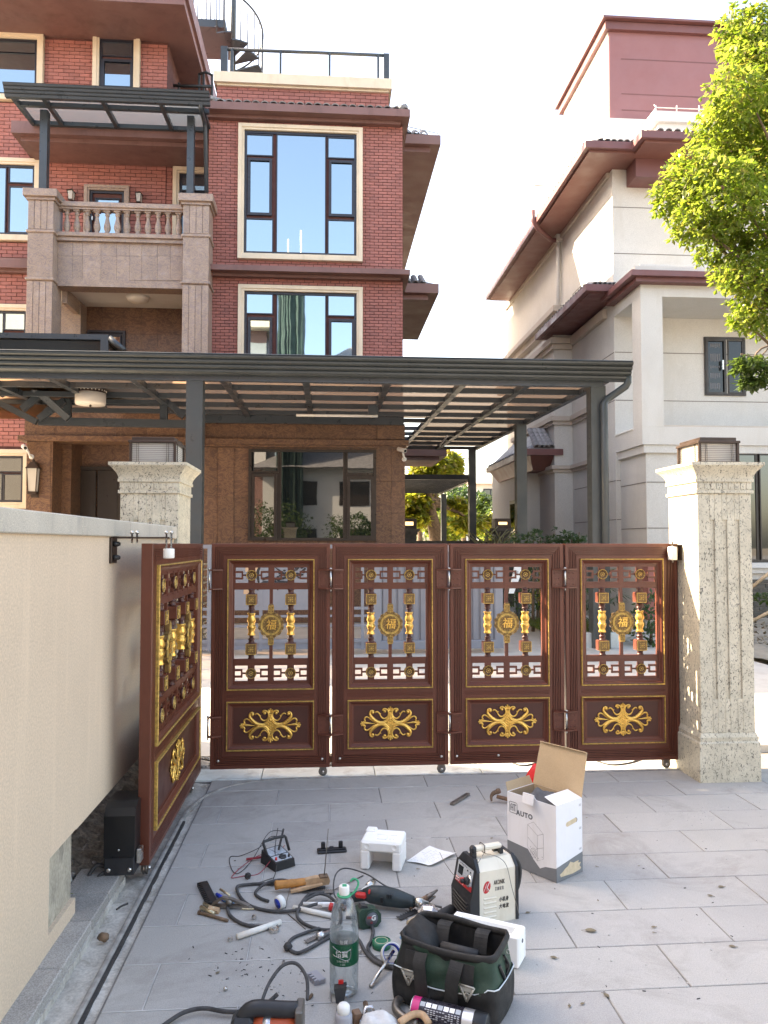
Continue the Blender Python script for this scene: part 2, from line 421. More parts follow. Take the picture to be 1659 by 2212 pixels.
# ------------------------------------------------------------------ mesh builder
class MB:
    def __init__(s):
        s.v, s.f, s.m, s.s = [], [], [], []
    def add(s, vs, fs, mi=0, smooth=False, T=None):
        o = len(s.v)
        s.v += [tuple(T @ Vector(p)) if T is not None else tuple(p) for p in vs]
        for f in fs:
            s.f.append([o + i for i in f])
            s.m.append(mi)
            s.s.append(smooth)
        return s
    def box(s, x0, y0, z0, x1, y1, z1, b=0.0, mi=0, T=None):
        if x0 > x1: x0, x1 = x1, x0
        if y0 > y1: y0, y1 = y1, y0
        if z0 > z1: z0, z1 = z1, z0
        b = min(b, (x1 - x0) * .45, (y1 - y0) * .45, (z1 - z0) * .45)
        if b <= 0:
            vs = [(x, y, z) for z in (z0, z1) for y in (y0, y1) for x in (x0, x1)]
            fs = [(0, 2, 3, 1), (4, 5, 7, 6), (0, 1, 5, 4), (2, 6, 7, 3), (0, 4, 6, 2), (1, 3, 7, 5)]
            return s.add(vs, fs, mi, False, T)
        vs, ix = [], {}
        X, Y, Z = (x0, x1), (y0, y1), (z0, z1)
        for i in (0, 1):
            for j in (0, 1):
                for k in (0, 1):
                    cx, cy, cz = X[i], Y[j], Z[k]
                    ax, ay, az = (b if i == 0 else -b), (b if j == 0 else -b), (b if k == 0 else -b)
                    for a, p in ((0, (cx, cy + ay, cz + az)), (1, (cx + ax, cy, cz + az)), (2, (cx + ax, cy + ay, cz))):
                        ix[i, j, k, a] = len(vs)
                        vs.append(p)
        fs = []
        for a in range(3):
            o1, o2 = (a + 1) % 3, (a + 2) % 3
            for sgn in (0, 1):
                q = []
                for p1, p2 in ((0, 0), (1, 0), (1, 1), (0, 1)):
                    c = [0, 0, 0]
                    c[a], c[o1], c[o2] = sgn, p1, p2
                    q.append(ix[(*c, a)])
                fs.append(q if sgn else q[::-1])
        for a in range(3):
            o1, o2 = (a + 1) % 3, (a + 2) % 3
            for p1 in (0, 1):
                for p2 in (0, 1):
                    c0, c1 = [0] * 3, [0] * 3
                    c0[a], c1[a] = 0, 1
                    c0[o1] = c1[o1] = p1
                    c0[o2] = c1[o2] = p2
                    q = [ix[(*c0, o1)], ix[(*c1, o1)], ix[(*c1, o2)], ix[(*c0, o2)]]
                    fs.append(q if p1 == p2 else q[::-1])
        for i in (0, 1):
            for j in (0, 1):
                for k in (0, 1):
                    q = [ix[i, j, k, 0], ix[i, j, k, 1], ix[i, j, k, 2]]
                    fs.append(q if (i + j + k) % 2 else q[::-1])
        return s.add(vs, fs, mi, False, T)
    def poly(s, pts, mi=0, T=None):
        return s.add(pts, [list(range(len(pts)))], mi, False, T)
    def hexa(s, bot, top, mi=0):
        """a solid between two rings of the same length (any count)"""
        n = len(bot)
        fs = [list(range(n))[::-1], [n + i for i in range(n)]]
        fs += [(i, (i + 1) % n, n + (i + 1) % n, n + i) for i in range(n)]
        return s.add(list(bot) + list(top), fs, mi)
    def prism(s, pts, axis, a, b, mi=0, T=None, smooth=False):
        """2-D outline extruded along an axis: 'x' takes (y,z), 'y' takes (x,z), 'z' takes (x,y)"""
        def q(p, d): return (d, p[0], p[1]) if axis == 'x' else (p[0], d, p[1]) if axis == 'y' else (p[0], p[1], d)
        n = len(pts)
        vs = [q(p, a) for p in pts] + [q(p, b) for p in pts]
        fs = [list(range(n)), [n + i for i in range(n)][::-1]]
        fs += [((i + 1) % n, i, n + i, n + (i + 1) % n) for i in range(n)]
        return s.add(vs, fs, mi, smooth, T)
    def tube(s, pts, r, n=8, mi=0, closed=False, T=None, flat=None, smooth=True):
        """round bar along points; r a number or one per point; flat = (axis vector, factor) squashes it"""
        pts = [Vector(p) for p in pts]
        k = len(pts)
        rr = r if isinstance(r, (list, tuple)) else [r] * k
        vs, fs = [], []
        up = None
        for i, p in enumerate(pts):
            if closed: t = pts[(i + 1) % k] - pts[i - 1]
            else: t = pts[min(i + 1, k - 1)] - pts[max(i - 1, 0)]
            if t.length < 1e-9: t = Vector((0, 0, 1))
            t.normalize()
            if up is None:
                up = Vector((0, 0, 1)) if abs(t.z) < 0.9 else Vector((1, 0, 0))
            a = t.cross(up)
            if a.length < 1e-6: a = t.orthogonal()
            a.normalize()
            b = a.cross(t).normalized()
            up = b
            for j in range(n):
                an = 2 * PI * j / n
                d = (a * math.cos(an) + b * math.sin(an)) * rr[i]
                if flat is not None: d = d - flat[0] * d.dot(flat[0]) * (1 - flat[1])
                vs.append(p + d)
        for i in range(k if closed else k - 1):
            o, q = i * n, ((i + 1) % k) * n
            fs += [(o + j, o + (j + 1) % n, q + (j + 1) % n, q + j) for j in range(n)]
        if not closed:
            fs.append([j for j in range(n)][::-1])
            fs.append([(k - 1) * n + j for j in range(n)])
        return s.add(vs, fs, mi, smooth, T)
    def lathe(s, prof, n=16, mi=0, T=None, smooth=True, mod=None, cap=True):
        """profile of (r, z) turned round z; mod(angle, z, r) may bend the radius"""
        vs, fs = [], []
        for r, z in prof:
            for j in range(n):
                an = 2 * PI * j / n
                q = r if mod is None else mod(an, z, r)
                vs.append((q * math.cos(an), q * math.sin(an), z))
        for i in range(len(prof) - 1):
            o, q = i * n, (i + 1) * n
            fs += [(o + j, o + (j + 1) % n, q + (j + 1) % n, q + j) for j in range(n)]
        if cap:
            fs.append([j for j in range(n)][::-1])
            fs.append([(len(prof) - 1) * n + j for j in range(n)])
        return s.add(vs, fs, mi, smooth, T)
    def ball(s, c, r, n=8, mi=0, T=None, sc=(1, 1, 1)):
        vs, fs = [], []
        m = max(3, n // 2)
        for i in range(1, m):
            th = PI * i / m
            for j in range(n):
                ph = 2 * PI * j / n
                vs.append((c[0] + r * sc[0] * math.sin(th) * math.cos(ph), c[1] + r * sc[1] * math.sin(th) * math.sin(ph), c[2] + r * sc[2] * math.cos(th)))
        vs += [(c[0], c[1], c[2] + r * sc[2]), (c[0], c[1], c[2] - r * sc[2])]
        t, b = len(vs) - 2, len(vs) - 1
        for i in range(m - 2):
            o, q = i * n, (i + 1) * n
            fs += [(o + j, q + j, q + (j + 1) % n, o + (j + 1) % n) for j in range(n)]
        fs += [(t, j, (j + 1) % n) for j in range(n)]
        o = (m - 2) * n
        fs += [(b, o + (j + 1) % n, o + j) for j in range(n)]
        return s.add(vs, fs, mi, True, T)
    def frame(s, x0, z0, x1, z1, prof, mi=0, T=None):
        """mitred rectangular frame in the xz plane; profile of (inset, y), closed"""
        vs, fs = [], []
        for i, y in prof:
            vs += [(x0 + i, y, z0 + i), (x1 - i, y, z0 + i), (x1 - i, y, z1 - i), (x0 + i, y, z1 - i)]
        k = len(prof)
        for a in range(k):
            o, q = a * 4, ((a + 1) % k) * 4
            fs += [(o + j, o + (j + 1) % 4, q + (j + 1) % 4, q + j) for j in range(4)]
        return s.add(vs, fs, mi, False, T)
    def mesh(s, name, mats, off=None):
        me = bpy.data.meshes.new(name)
        v = s.v if off is None else [(a - off[0], b - off[1], c - off[2]) for a, b, c in s.v]
        me.from_pydata(v, [], s.f)
        for m in (mats if isinstance(mats, (list, tuple)) else [mats]):
            me.materials.append(MATS[m])
        me.polygons.foreach_set('material_index', s.m)
        me.polygons.foreach_set('use_smooth', s.s)
        me.update()
        bm = bmesh.new()
        bm.from_mesh(me)
        bmesh.ops.recalc_face_normals(bm, faces=bm.faces)
        bm.to_mesh(me)
        bm.free()
        return me
    def build(s, name, mats, parent=None, local=False, origin=None):
        """one mesh object; verts are world coordinates unless local"""
        off = None
        if not local:
            off = wpos(parent) if parent is not None else Vector((0, 0, 0))
            if origin is not None: off = Vector(origin)
        elif origin is not None:
            off = Vector(origin)
        o = bpy.data.objects.new(name, s.mesh(name, mats, off))
        COL.objects.link(o)
        if parent is not None: o.parent = parent
        if origin is not None:
            o.location = Vector(origin) - (wpos(parent) if parent is not None and not local else Vector((0, 0, 0)))
        return o
def wpos(o):
    p = Vector((0, 0, 0))
    while o is not None:
        p = p + o.location
        o = o.parent
    return p
def tag(o, label=None, cat=None, group=None, kind=None):
    if label: o['label'] = label
    if cat: o['category'] = cat
    if group: o['group'] = group
    if kind: o['kind'] = kind
    return o
def thing(name, label, cat, loc=(0, 0, 0), group=None, rotz=0.0):
    o = bpy.data.objects.new(name, None)
    o.empty_display_size = 0.1
    COL.objects.link(o)
    o.location = loc
    o.rotation_euler = (0, 0, rotz)
    return tag(o, label, cat, group)
def kids(o): return [c for c in bpy.data.objects if c.parent == o]
_KIDS = {}
def copy_tree(o, parent=None, index=None):
    if index is None:
        index = {}
        for c in bpy.data.objects:
            if c.parent is not None: index.setdefault(c.parent.name, []).append(c)
    c = o.copy()
    COL.objects.link(c)
    if parent is not None: c.parent = parent
    for ch in index.get(o.name, []): copy_tree(ch, c, index)
    return c
def dup(o, loc, parent=None, rot=None):
    c = o.copy()
    COL.objects.link(c)
    if parent is not None: c.parent = parent
    c.location = loc
    if rot is not None: c.rotation_euler = rot
    return c
def text_mesh(body, size, depth=0.0, thick=0.0, align='CENTER', space=1.0, shear=0.0):
    """flat lettering as verts and faces in the xy plane"""
    cu = bpy.data.curves.new('lettering', 'FONT')
    cu.body = body
    cu.size = size
    cu.extrude = depth
    cu.offset = thick
    cu.align_x = align
    cu.align_y = 'CENTER'
    cu.space_character = space
    cu.shear = shear
    cu.resolution_u = 3
    ob = bpy.data.objects.new('lettering', cu)
    COL.objects.link(ob)
    dg = bpy.context.evaluated_depsgraph_get()
    me = bpy.data.meshes.new_from_object(ob.evaluated_get(dg))
    vs = [tuple(v.co) for v in me.vertices]
    fs = [list(p.vertices) for p in me.polygons]
    bpy.data.objects.remove(ob)
    bpy.data.curves.remove(cu)
    bpy.data.meshes.remove(me)
    return vs, fs
def basis(o, ex, ey):
    """matrix taking x,y,z to o + x ex + y ey + z (ex x ey)"""
    ex, ey = Vector(ex).normalized(), Vector(ey).normalized()
    ez = ex.cross(ey)
    return Matrix(((ex.x, ey.x, ez.x, o[0]), (ex.y, ey.y, ez.y, o[1]), (ex.z, ey.z, ez.z, o[2]), (0, 0, 0, 1)))
def rotz(a): return Matrix.Rotation(a, 4, 'Z')
def tr(x, y, z): return Matrix.Translation((x, y, z))
def curve(pts, n=8):
    """smooth line through points (Catmull-Rom)"""
    P = [Vector(p) for p in pts]
    out = []
    for i in range(len(P) - 1):
        a, b, c, d = P[max(i - 1, 0)], P[i], P[i + 1], P[min(i + 2, len(P) - 1)]
        for k in range(n):
            t = k / n
            out.append(0.5 * ((2 * b) + (c - a) * t + (2 * a - 5 * b + 4 * c - d) * t * t + (3 * b - a - 3 * c + d) * t ** 3))
    out.append(P[-1])
    return out
def leaves(mb, clumps, size, seed, droop=0.4, shell=0.55):
    """leaf-sized folded faces spread through ellipsoids: clumps of (centre, radii, count)"""
    rnd = random.Random(seed)
    for c, rad, n in clumps:
        for _ in range(n):
            while True:
                d = Vector((rnd.uniform(-1, 1), rnd.uniform(-1, 1), rnd.uniform(-1, 1)))
                if 0.05 < d.length < 1: break
            rr = d.length
            d = d.normalized() * (shell + (1 - shell) * rr if rnd.random() < 0.75 else rr)
            wob = 1 + 0.22 * math.sin(7 * d.x + seed) * math.sin(6 * d.z + 2 * seed) + 0.12 * rnd.uniform(-1, 1)
            p = Vector((c[0] + d.x * rad[0] * wob, c[1] + d.y * rad[1] * wob, c[2] + d.z * rad[2] * wob))
            L = size * rnd.uniform(0.65, 1.3)
            a = Vector((rnd.uniform(-1, 1) + d.x * 0.6, rnd.uniform(-1, 1) + d.y * 0.6, rnd.uniform(-1, 0.6) - droop)).normalized()
            b = a.cross(Vector((rnd.uniform(-.5, .5), rnd.uniform(-.5, .5), 1))).normalized()
            if b.length < 0.1: continue
            nrm = a.cross(b) * (L * 0.10)
            w = L * rnd.uniform(0.22, 0.32)
            q = [p, p + a * L * 0.45 + b * w + nrm, p + a * L, p + a * L * 0.45 - b * w + nrm, p + a * L * 0.5]
            mb.add(q, [(0, 4, 1), (1, 4, 2), (2, 4, 3), (3, 4, 0)], 0, False)
    return mb
# ================================================================== ground
def structure(name, mb, mats, origin=None):
    o = mb.build(name, mats, origin=origin)
    return tag(o, kind='structure')
structure('ground', MB().box(-200, -200, -0.6, 200, 300, -0.06), 'earth')
structure('street', MB().box(-60, -60, -0.3, 60, 1.45, -0.012), 'road')
# paved forecourt: mortar bed and laid pavers
bed = structure('pavement', MB().box(-0.70, 1.45, -0.05, 6.6, 4.845, -0.004), 'joint')
PITCH_X, PITCH_Y, Y0 = 0.588, 0.2665, 2.50
rows = [(k, Y0 + k * PITCH_Y) for k in range(-4, 9)]
pm = {}
def paver(x0, x1, y0, y1, rnd):
    w, d = round(x1 - x0 - rnd.choice((0, 0, .001, .002)), 3), round(y1 - y0 - rnd.choice((0, 0, .001)), 3)
    if w < 0.03 or d < 0.03: return
    if (w, d) not in pm:
        pm[w, d] = MB().box(-w / 2, -d / 2, -0.03, w / 2, d / 2, 0, b=0.0018).mesh('paver', 'paver')
    o = bpy.data.objects.new('paver', pm[w, d])
    COL.objects.link(o)
    o.parent = bed
    o.location = ((x0 + x1) / 2, (y0 + y1) / 2, rnd.uniform(-0.0012, 0.0006))
    o.rotation_euler = (rnd.uniform(-1, 1) * 0.003, rnd.uniform(-1, 1) * 0.0015, 0)
rnd = random.Random(3)
J = 0.0042
for k, y in rows:
    y1 = min(y + PITCH_Y, 4.842)
    off = 0.02 if k % 2 == 0 else 0.02 + PITCH_X / 2
    n0 = math.floor((-0.70 - off) / PITCH_X)
    for n in range(n0, 8):
        x0, x1 = off + n * PITCH_X, off + (n + 1) * PITCH_X
        x0c = max(x0, -0.695)
        if x0 > 3.9: continue
        paver(x0c + J / 2, x1 - J / 2, y + J / 2, y1 - J / 2, rnd)
# pale grout squeezed up in the joints on the left
g = MB()
for k, y in rows[2:]:
    if y > 4.7: continue
    g.box(-0.69, y - 0.0016, -0.003, 0.02 + 0.25 * ((k * 7) % 3), y + 0.0016, 0.0012)
    off = -0.568 if k % 2 == 0 else -0.274
    g.box(off - 0.0016, y + 0.002, -0.003, off + 0.0016, min(y + PITCH_Y, 4.84), 0.0012)
    g.box(0.018, y + 0.002, -0.003, 0.0215, min(y + PITCH_Y, 4.84), 0.0012) if k % 2 == 0 and k > 3 else None
tag(g.build('grout', 'joint_pale', bed), kind='stuff')

# yard inside the gate, threshold stones and the rough strip behind them
structure('yard', MB().box(-9, 5.42, -0.4, 5.3, 60, -0.006), 'yard')
rough = structure('rough_concrete', MB().box(-0.95, 5.09, -0.06, 2.35, 5.42, -0.014), 'rubble')
gr = MB()
rnd = random.Random(12)
for i in range(900):
    x, y = rnd.uniform(-0.9, 2.3), rnd.uniform(5.08, 5.46)
    s = rnd.uniform(0.004, 0.013)
    gr.ball((x, y, -0.010 + s * 0.3), s, 5, sc=(1, 1, 0.6))
tag(gr.build('gravel', 'rubble'), kind='stuff')
thr = structure('threshold', MB().box(-0.95, 4.852, -0.06, 2.30, 5.085, -0.012), 'joint')
xs = [-0.93, -0.40, 0.31, 0.99, 1.62, 2.29]
for a, b in zip(xs, xs[1:]):
    MB().box(a + 0.003, 4.856, -0.05, b - 0.003, 5.082, 0.002, b=0.003).build('threshold_slab', 'threshold', thr, origin=((a + b) / 2, 4.97, 0))

# kerb along the left wall, gutter and gate track
kerb = structure('kerb', MB().box(-1.05, 0.9, -0.05, -0.868, 3.46, 0.030), 'joint')
ys = [0.92, 1.35, 1.78, 2.21, 2.66, 2.98, 3.20, 3.45]
for a, b in zip(ys, ys[1:]):
    MB().box(-1.045, a + 0.003, -0.03, -0.862, b - 0.003, 0.058, b=0.004).build('kerb_stone', 'kerb_granite', kerb, origin=(-0.95, (a + b) / 2, 0.02))
gut = MB()
rnd = random.Random(5)
NX, NY = 6, 80
vs = []
for j in range(NY + 1):
    y = 0.9 + j * (4.82 - 0.9) / NY
    for i in range(NX + 1):
        x = -0.880 + i * (0.880 - 0.70) / NX
        vs.append((x, y, -0.012 + (rnd.uniform(-0.005, 0.009) if 0 < i < NX else 0)))
gut.add(vs, [(j * (NX + 1) + i, j * (NX + 1) + i + 1, (j + 1) * (NX + 1) + i + 1, (j + 1) * (NX + 1) + i) for j in range(NY) for i in range(NX)], smooth=True)
gut.box(-0.866, 0.9, -0.05, -0.858, 3.44, 0.02)
structure('gutter', gut, 'gutter')
tpts = [(-0.757, 0.9, 0), (-0.757, 4.15, 0), (-0.745, 4.32, 0), (-0.715, 4.48, 0), (-0.665, 4.61, 0), (-0.58, 4.72, 0), (-0.46, 4.795, 0), (-0.30, 4.838, 0), (-0.1, 4.846, 0), (2.26, 4.846, 0)]
tp = [tpts[0]] + curve(tpts[1:-1], 6) + [tpts[-1]]
def strip(mb, path, prof):
    """sweep a (sideways, up) outline along a level path"""
    n = len(prof)
    vs, fs = [], []
    for i, p in enumerate(path):
        p = Vector(p)
        t = (Vector(path[min(i + 1, len(path) - 1)]) - Vector(path[max(i - 1, 0)])).normalized()
        s = Vector((t.y, -t.x, 0))
        vs += [p + s * a + Vector((0, 0, b)) for a, b in prof]
    for i in range(len(path) - 1):
        fs += [(i * n + j, i * n + (j + 1) % n, (i + 1) * n + (j + 1) % n, (i + 1) * n + j) for j in range(n)]
    return mb.add(vs, fs)
tk = thing('gate_track', 'steel track set in the ground curving from the left wall to the gate', 'track', (-0.757, 2.4, 0))
strip(MB(), tp, [(-0.011, -0.02), (-0.011, 0.003), (-0.004, 0.006), (0.004, 0.006), (0.011, 0.003), (0.011, -0.02)]).build('rail', 'track_steel', tk)
strip(MB(), tp[:2], [(0.012, -0.01), (0.012, 0.0018), (0.024, 0.0018), (0.024, -0.01)]).build('slot', 'rubber', tk)

# ================================================================== boundary wall on the left
WX = -0.943
wall = thing('boundary_wall', 'beige plastered boundary wall with granite coping on the left, bottom broken away', 'wall', (WX, 2.4, 0))
w = MB()
w.box(-1.16, -3, 0.0, WX, 2.757, 1.482)
w.box(-1.16, 2.757, 0.0, WX, 3.041, 0.115)
w.box(-1.16, 2.757, 0.372, WX, 3.041, 1.482)
w.box(-1.16, 3.041, 0.368, WX, 4.836, 1.482)
w.build('wall', 'wall_plaster', wall)
MB().box(-1.15, 2.757, 0.115, WX - 0.018, 3.041, 0.372).build('bare_patch', 'cement', wall)
cys = [-3, -1.7, -0.4, 0.9, 2.18, 3.0, 3.72, 4.32, 4.845]
cs = MB()
for i, (a, b) in enumerate(zip(cys, cys[1:])):
    MB().box(-1.19, a + 0.0015, 1.482, WX + 0.018, b - 0.0015, 1.556, b=0.004).build('coping_stone', 'coping', wall, origin=(-1.06, (a + b) / 2, 1.51))
# hollow and loose earth under the broken wall
def bumpy(x0, x1, y0, y1, nx, ny, h, seed):
    r = random.Random(seed)
    vs = [(x0 + (x1 - x0) * i / nx, y0 + (y1 - y0) * j / ny, h(x0 + (x1 - x0) * i / nx, y0 + (y1 - y0) * j / ny) + r.uniform(-0.012, 0.016)) for j in range(ny + 1) for i in range(nx + 1)]
    return vs, [(j * (nx + 1) + i, j * (nx + 1) + i + 1, (j + 1) * (nx + 1) + i + 1, (j + 1) * (nx + 1) + i) for j in range(ny) for i in range(nx)]
e = MB()
e.add(*bumpy(-1.75, -0.955, 3.0, 4.9, 26, 60, lambda x, y: 0.015 + max(0, -x - 1.05) * 0.55 + max(0, y - 3.5) * 0.07, 4))
e.add(*bumpy(-1.05, -0.865, 3.44, 4.9, 8, 40, lambda x, y: 0.02 + max(0, y - 3.5) * 0.05, 8))
structure('loose_earth', e, 'soil')
MB().box(-1.85, 3.0, 0.0, -1.6, 5.0, 1.2).build('wall_core', 'soil', wall)
ST = MB()
rnd = random.Random(21)
for i in range(420):
    x, y = rnd.uniform(-1.5, -0.88), rnd.uniform(3.06, 4.5)
    if x > -0.95 and y < 3.46 and rnd.random() < .8: continue
    s = rnd.uniform(0.004, 0.016)
    z = 0.02 + max(0, -x - 1.05) * 0.55 + s * .3
    ST.ball((x, y, z), s, 5, sc=(rnd.uniform(.8, 1.4), 1, rnd.uniform(.5, .9)))
tag(ST.build('rubble', 'rubble'), kind='stuff')
for i, (x, y, s, lab) in enumerate([(-1.03, 3.22, 0.030, 'grey broken stone lying at the front of the hollow under the left wall'),
                                     (-1.10, 3.34, 0.045, 'largest pale stone in the hollow under the left wall'),
                                     (-0.99, 3.12, 0.022, 'small stone beside the bare cement patch of the left wall')]):
    b = MB()
    r = random.Random(50 + i)
    b.ball((0, 0, 0), s, 7, sc=(1.3, 1, 0.7))
    b.v = [(p[0] + r.uniform(-.2, .2) * s, p[1] + r.uniform(-.2, .2) * s, p[2] + r.uniform(-.15, .15) * s) for p in b.v]
    b.s = [False] * len(b.s)
    o = b.build('stone', 'rubble', local=True)
    o.location = (x, y, 0.02 + max(0, -x - 1.05) * 0.55 + s * .35)
    tag(o, lab, 'stone', 'broken stones under the wall')
sp = MB()
for k, (dx, dy) in enumerate([(0.0, 0.0), (0.03, -0.02), (0.05, 0.01), (-0.03, 0.01), (0.02, 0.03)]):
    sp.add([(-1.04, 3.17, 0.03), (-1.04 + dx * .5 + .006, 3.17 + dy * .5, 0.075), (-1.04 + dx, 3.17 + dy, 0.07), (-1.04 + dx * .5 - .006, 3.17 + dy * .5, 0.07)], [(0, 1, 2, 3)])
tag(sp.build('weed', 'leaf_bright', origin=(-1.04, 3.17, 0.03)), 'small green weed sprouting from the earth under the left wall', 'weed')

# ================================================================== granite gate pillars
def pillar(x0, y0, w, d, label, lampseed):
    t = thing('gate_pillar', label, 'pillar', (x0 + w / 2, y0 + d / 2, 0), 'granite gate pillars')
    def sq(mb, ov0, z0, ov1, z1):
        """course between two heights; the plan swells by ov at each"""
        bot = [(x0 - ov0, y0 - ov0, z0), (x0 + w + ov0, y0 - ov0, z0), (x0 + w + ov0, y0 + d + ov0, z0), (x0 - ov0, y0 + d + ov0, z0)]
        top = [(x0 - ov1, y0 - ov1, z1), (x0 + w + ov1, y0 - ov1, z1), (x0 + w + ov1, y0 + d + ov1, z1), (x0 - ov1, y0 + d + ov1, z1)]
        return mb.hexa(bot, top)
    m = MB()
    sq(m, 0.020, -0.05, 0.020, 0.235)
    sq(m, 0.020, 0.235, 0.012, 0.245)
    sq(m, 0.012, 0.245, 0.014, 0.27)
    sq(m, 0.010, 0.27, 0.002, 0.295)
    m.build('plinth', 'pillar_granite', t)
    # shaft with reeds cut into the front
    s = MB()
    cuts = [x0 + w * k for k in (0.27, 0.5, 0.73)]
    g = 0.015
    xs = [x0] + [q for c in cuts for q in (c - g, c + g)] + [x0 + w]
    s.box(x0, y0 + 0.010, 0.295, x0 + w, y0 + d, 1.764)
    for i in range(0, len(xs), 2):
        s.box(xs[i], y0, 0.295, xs[i + 1], y0 + 0.011, 1.764, b=0.003)
    for c in cuts:
        s.box(c - g, y0 + 0.0005, 0.295, c + g, y0 + 0.011, 0.50)
        s.box(c - g, y0 + 0.0005, 1.60, c + g, y0 + 0.011, 1.764)
    s.build('shaft', 'pillar_granite', t)
    c = MB()
    sq(c, 0.012, 1.764, 0.012, 1.783)
    sq(c, 0.004, 1.783, 0.004, 1.835)
    sq(c, 0.014, 1.835, 0.014, 1.853)
    prev = (0.010, 1.853)
    for k in range(1, 8):
        a = k / 7
        cur = (0.010 + 0.040 * (1 - math.cos(a * PI / 2)), 1.853 + 0.073 * a)
        sq(c, prev[0], prev[1], cur[0], cur[1])
        prev = cur
    sq(c, 0.052, 1.926, 0.054, 1.934)
    sq(c, 0.060, 1.934, 0.060, 1.953)
    for k in range(9):
        xx = x0 + w * (k + 0.5) / 9
        c.box(xx - 0.013, y0 - 0.0075, 1.789, xx + 0.013, y0 - 0.003, 1.829, b=0.002)
    c.build('capital', 'pillar_granite', t)
    return t
pillar(2.285, 4.587, 0.345, 0.40, 'cream speckled granite pillar at the right end of the gate', 1)
pillar(-1.272, 4.848, 0.352, 0.43, 'cream speckled granite pillar behind the end of the left wall', 2)

def pillar_lamp(x0, y0, z0, w, d, h, label):
    t = thing('pillar_lamp', label, 'lamp', (x0 + w / 2, y0 + d / 2, z0), 'slatted lamps on the gate pillars')
    x1, y1, z1 = x0 + w, y0 + d, z0 + h
    f = MB()
    p = 0.016
    for a, b in ((x0, y0), (x1 - p, y0), (x0, y1 - p), (x1 - p, y1 - p)):
        f.box(a, b, z0, a + p, b + p, z1 - 0.024, b=0.001)
    f.box(x0 - 0.004, y0 - 0.004, z0, x1 + 0.004, y1 + 0.004, z0 + 0.013)
    f.box(x0 - 0.006, y0 - 0.006, z1 - 0.038, x1 + 0.006, y1 + 0.006, z1 - 0.022, b=0.002)
    f.box(x0 + 0.012, y0 + 0.012, z1 - 0.022, x1 - 0.012, y1 - 0.012, z1, b=0.002)
    f.build('lamp_frame', 'bronze', t)
    gl = MB()
    gl.frame(x0 + 0.012, y0 + 0.012, x1 - 0.012, y1 - 0.012, [(0, z0 + 0.013), (0.003, z0 + 0.013), (0.003, z1 - 0.04), (0, z1 - 0.04)], T=Matrix(((1, 0, 0, 0), (0, 0, 1, 0), (0, 1, 0, 0), (0, 0, 0, 1))))
    gl.build('lamp_glass', 'lamp_glass', t)
    MB().tube([((x0 + x1) / 2, (y0 + y1) / 2, z0 + 0.013), ((x0 + x1) / 2, (y0 + y1) / 2, z1 - 0.05)], 0.03, 10).build('bulb', 'lamp_shade', t)
    n = 10
    zz0, zz1 = z0 + 0.013, z1 - 0.038
    for k in range(1, n):
        z = zz0 + (zz1 - zz0) * k / n
        s = MB()
        s.frame(x0 + 0.003, y0 + 0.003, x1 - 0.003, y1 - 0.003, [(0, z - 0.0009), (0.002, z - 0.0009), (0.002, z + 0.0009), (0, z + 0.0009)], T=Matrix(((1, 0, 0, 0), (0, 0, 1, 0), (0, 1, 0, 0), (0, 0, 0, 1))))
        s.build('slat', 'bronze', t)
    b = MB()
    for q in (0.16, 0.2, 0.8, 0.84):
        b.box(x0 + w * q - .001, y0, zz0, x0 + w * q + .001, y0 + .003, zz1)
        b.box(x0, y0 + d * q - .001, zz0, x0 + .003, y0 + d * q + .001, zz1)
        b.box(x1 - .003, y0 + d * q - .001, zz0, x1, y0 + d * q + .001, zz1)
    b.build('upright_bars', 'bronze', t)
pillar_lamp(2.315, 4.615, 1.953, 0.262, 0.30, 0.165, 'brown slatted lamp standing on the right gate pillar')
pillar_lamp(-1.235, 4.90, 1.953, 0.288, 0.30, 0.170, 'brown slatted lamp standing on the left gate pillar')
# ================================================================== the folding gate
GH, GT = 1.392, 0.05
def quad_mirror(fn):
    for sx in (1, -1):
        for sz in (1, -1):
            fn(sx, sz)
_vase = _ring = None
SHARE = {}
def shared(key, fn, mats):
    if key not in SHARE: SHARE[key] = fn().mesh(key, mats)
    return SHARE[key]
def put(key, fn, mats, name, parent, loc, rot=None):
    o = bpy.data.objects.new(name, shared(key, fn, mats))
    COL.objects.link(o)
    o.parent = parent
    o.location = loc
    if rot is not None: o.rotation_euler = rot
    return o
def d_(a, b): return b > a
def ring_mb():
    return MB().lathe([(0.0175, 0), (0.0215, 0.001), (0.0215, 0.005), (0.018, 0.007), (0.0185, 0.012), (0.0185, 0.018), (0.018, 0.021), (0.0215, 0.023), (0.0215, 0.027), (0.0165, 0.030), (0.0165, 0.034)], 16)
def vase_mb():
    prof = [(0.0235, 0), (0.0245, 0.003), (0.021, 0.012), (0.0185, 0.022), (0.0215, 0.034), (0.0262, 0.046), (0.0268, 0.054), (0.0225, 0.063), (0.0195, 0.066), (0.0225, 0.0685), (0.0225, 0.0725), (0.0195, 0.075), (0.022, 0.079), (0.0268, 0.090), (0.0272, 0.099), (0.0225, 0.114), (0.0195, 0.122), (0.0225, 0.131), (0.0262, 0.137), (0.0255, 0.140), (0.019, 0.139)]
    prof = [(r, z * 0.985) for r, z in prof]
    def mod(a, z, r):
        k = abs(((z - 0.07) / 0.07))
        tw = a * 3 + (6 if z > 0.07 else -6) * (z - 0.07) * 6
        if 0.064 < z < 0.076: return r
        return r * (0.90 + 0.12 * abs(math.cos(tw)) ** 0.6)
    return MB().lathe(prof, 36, mod=mod)
def cube_mb():
    return MB().box(-0.034, -0.034, -0.034, 0.034, 0.034, 0.034, b=0.005)
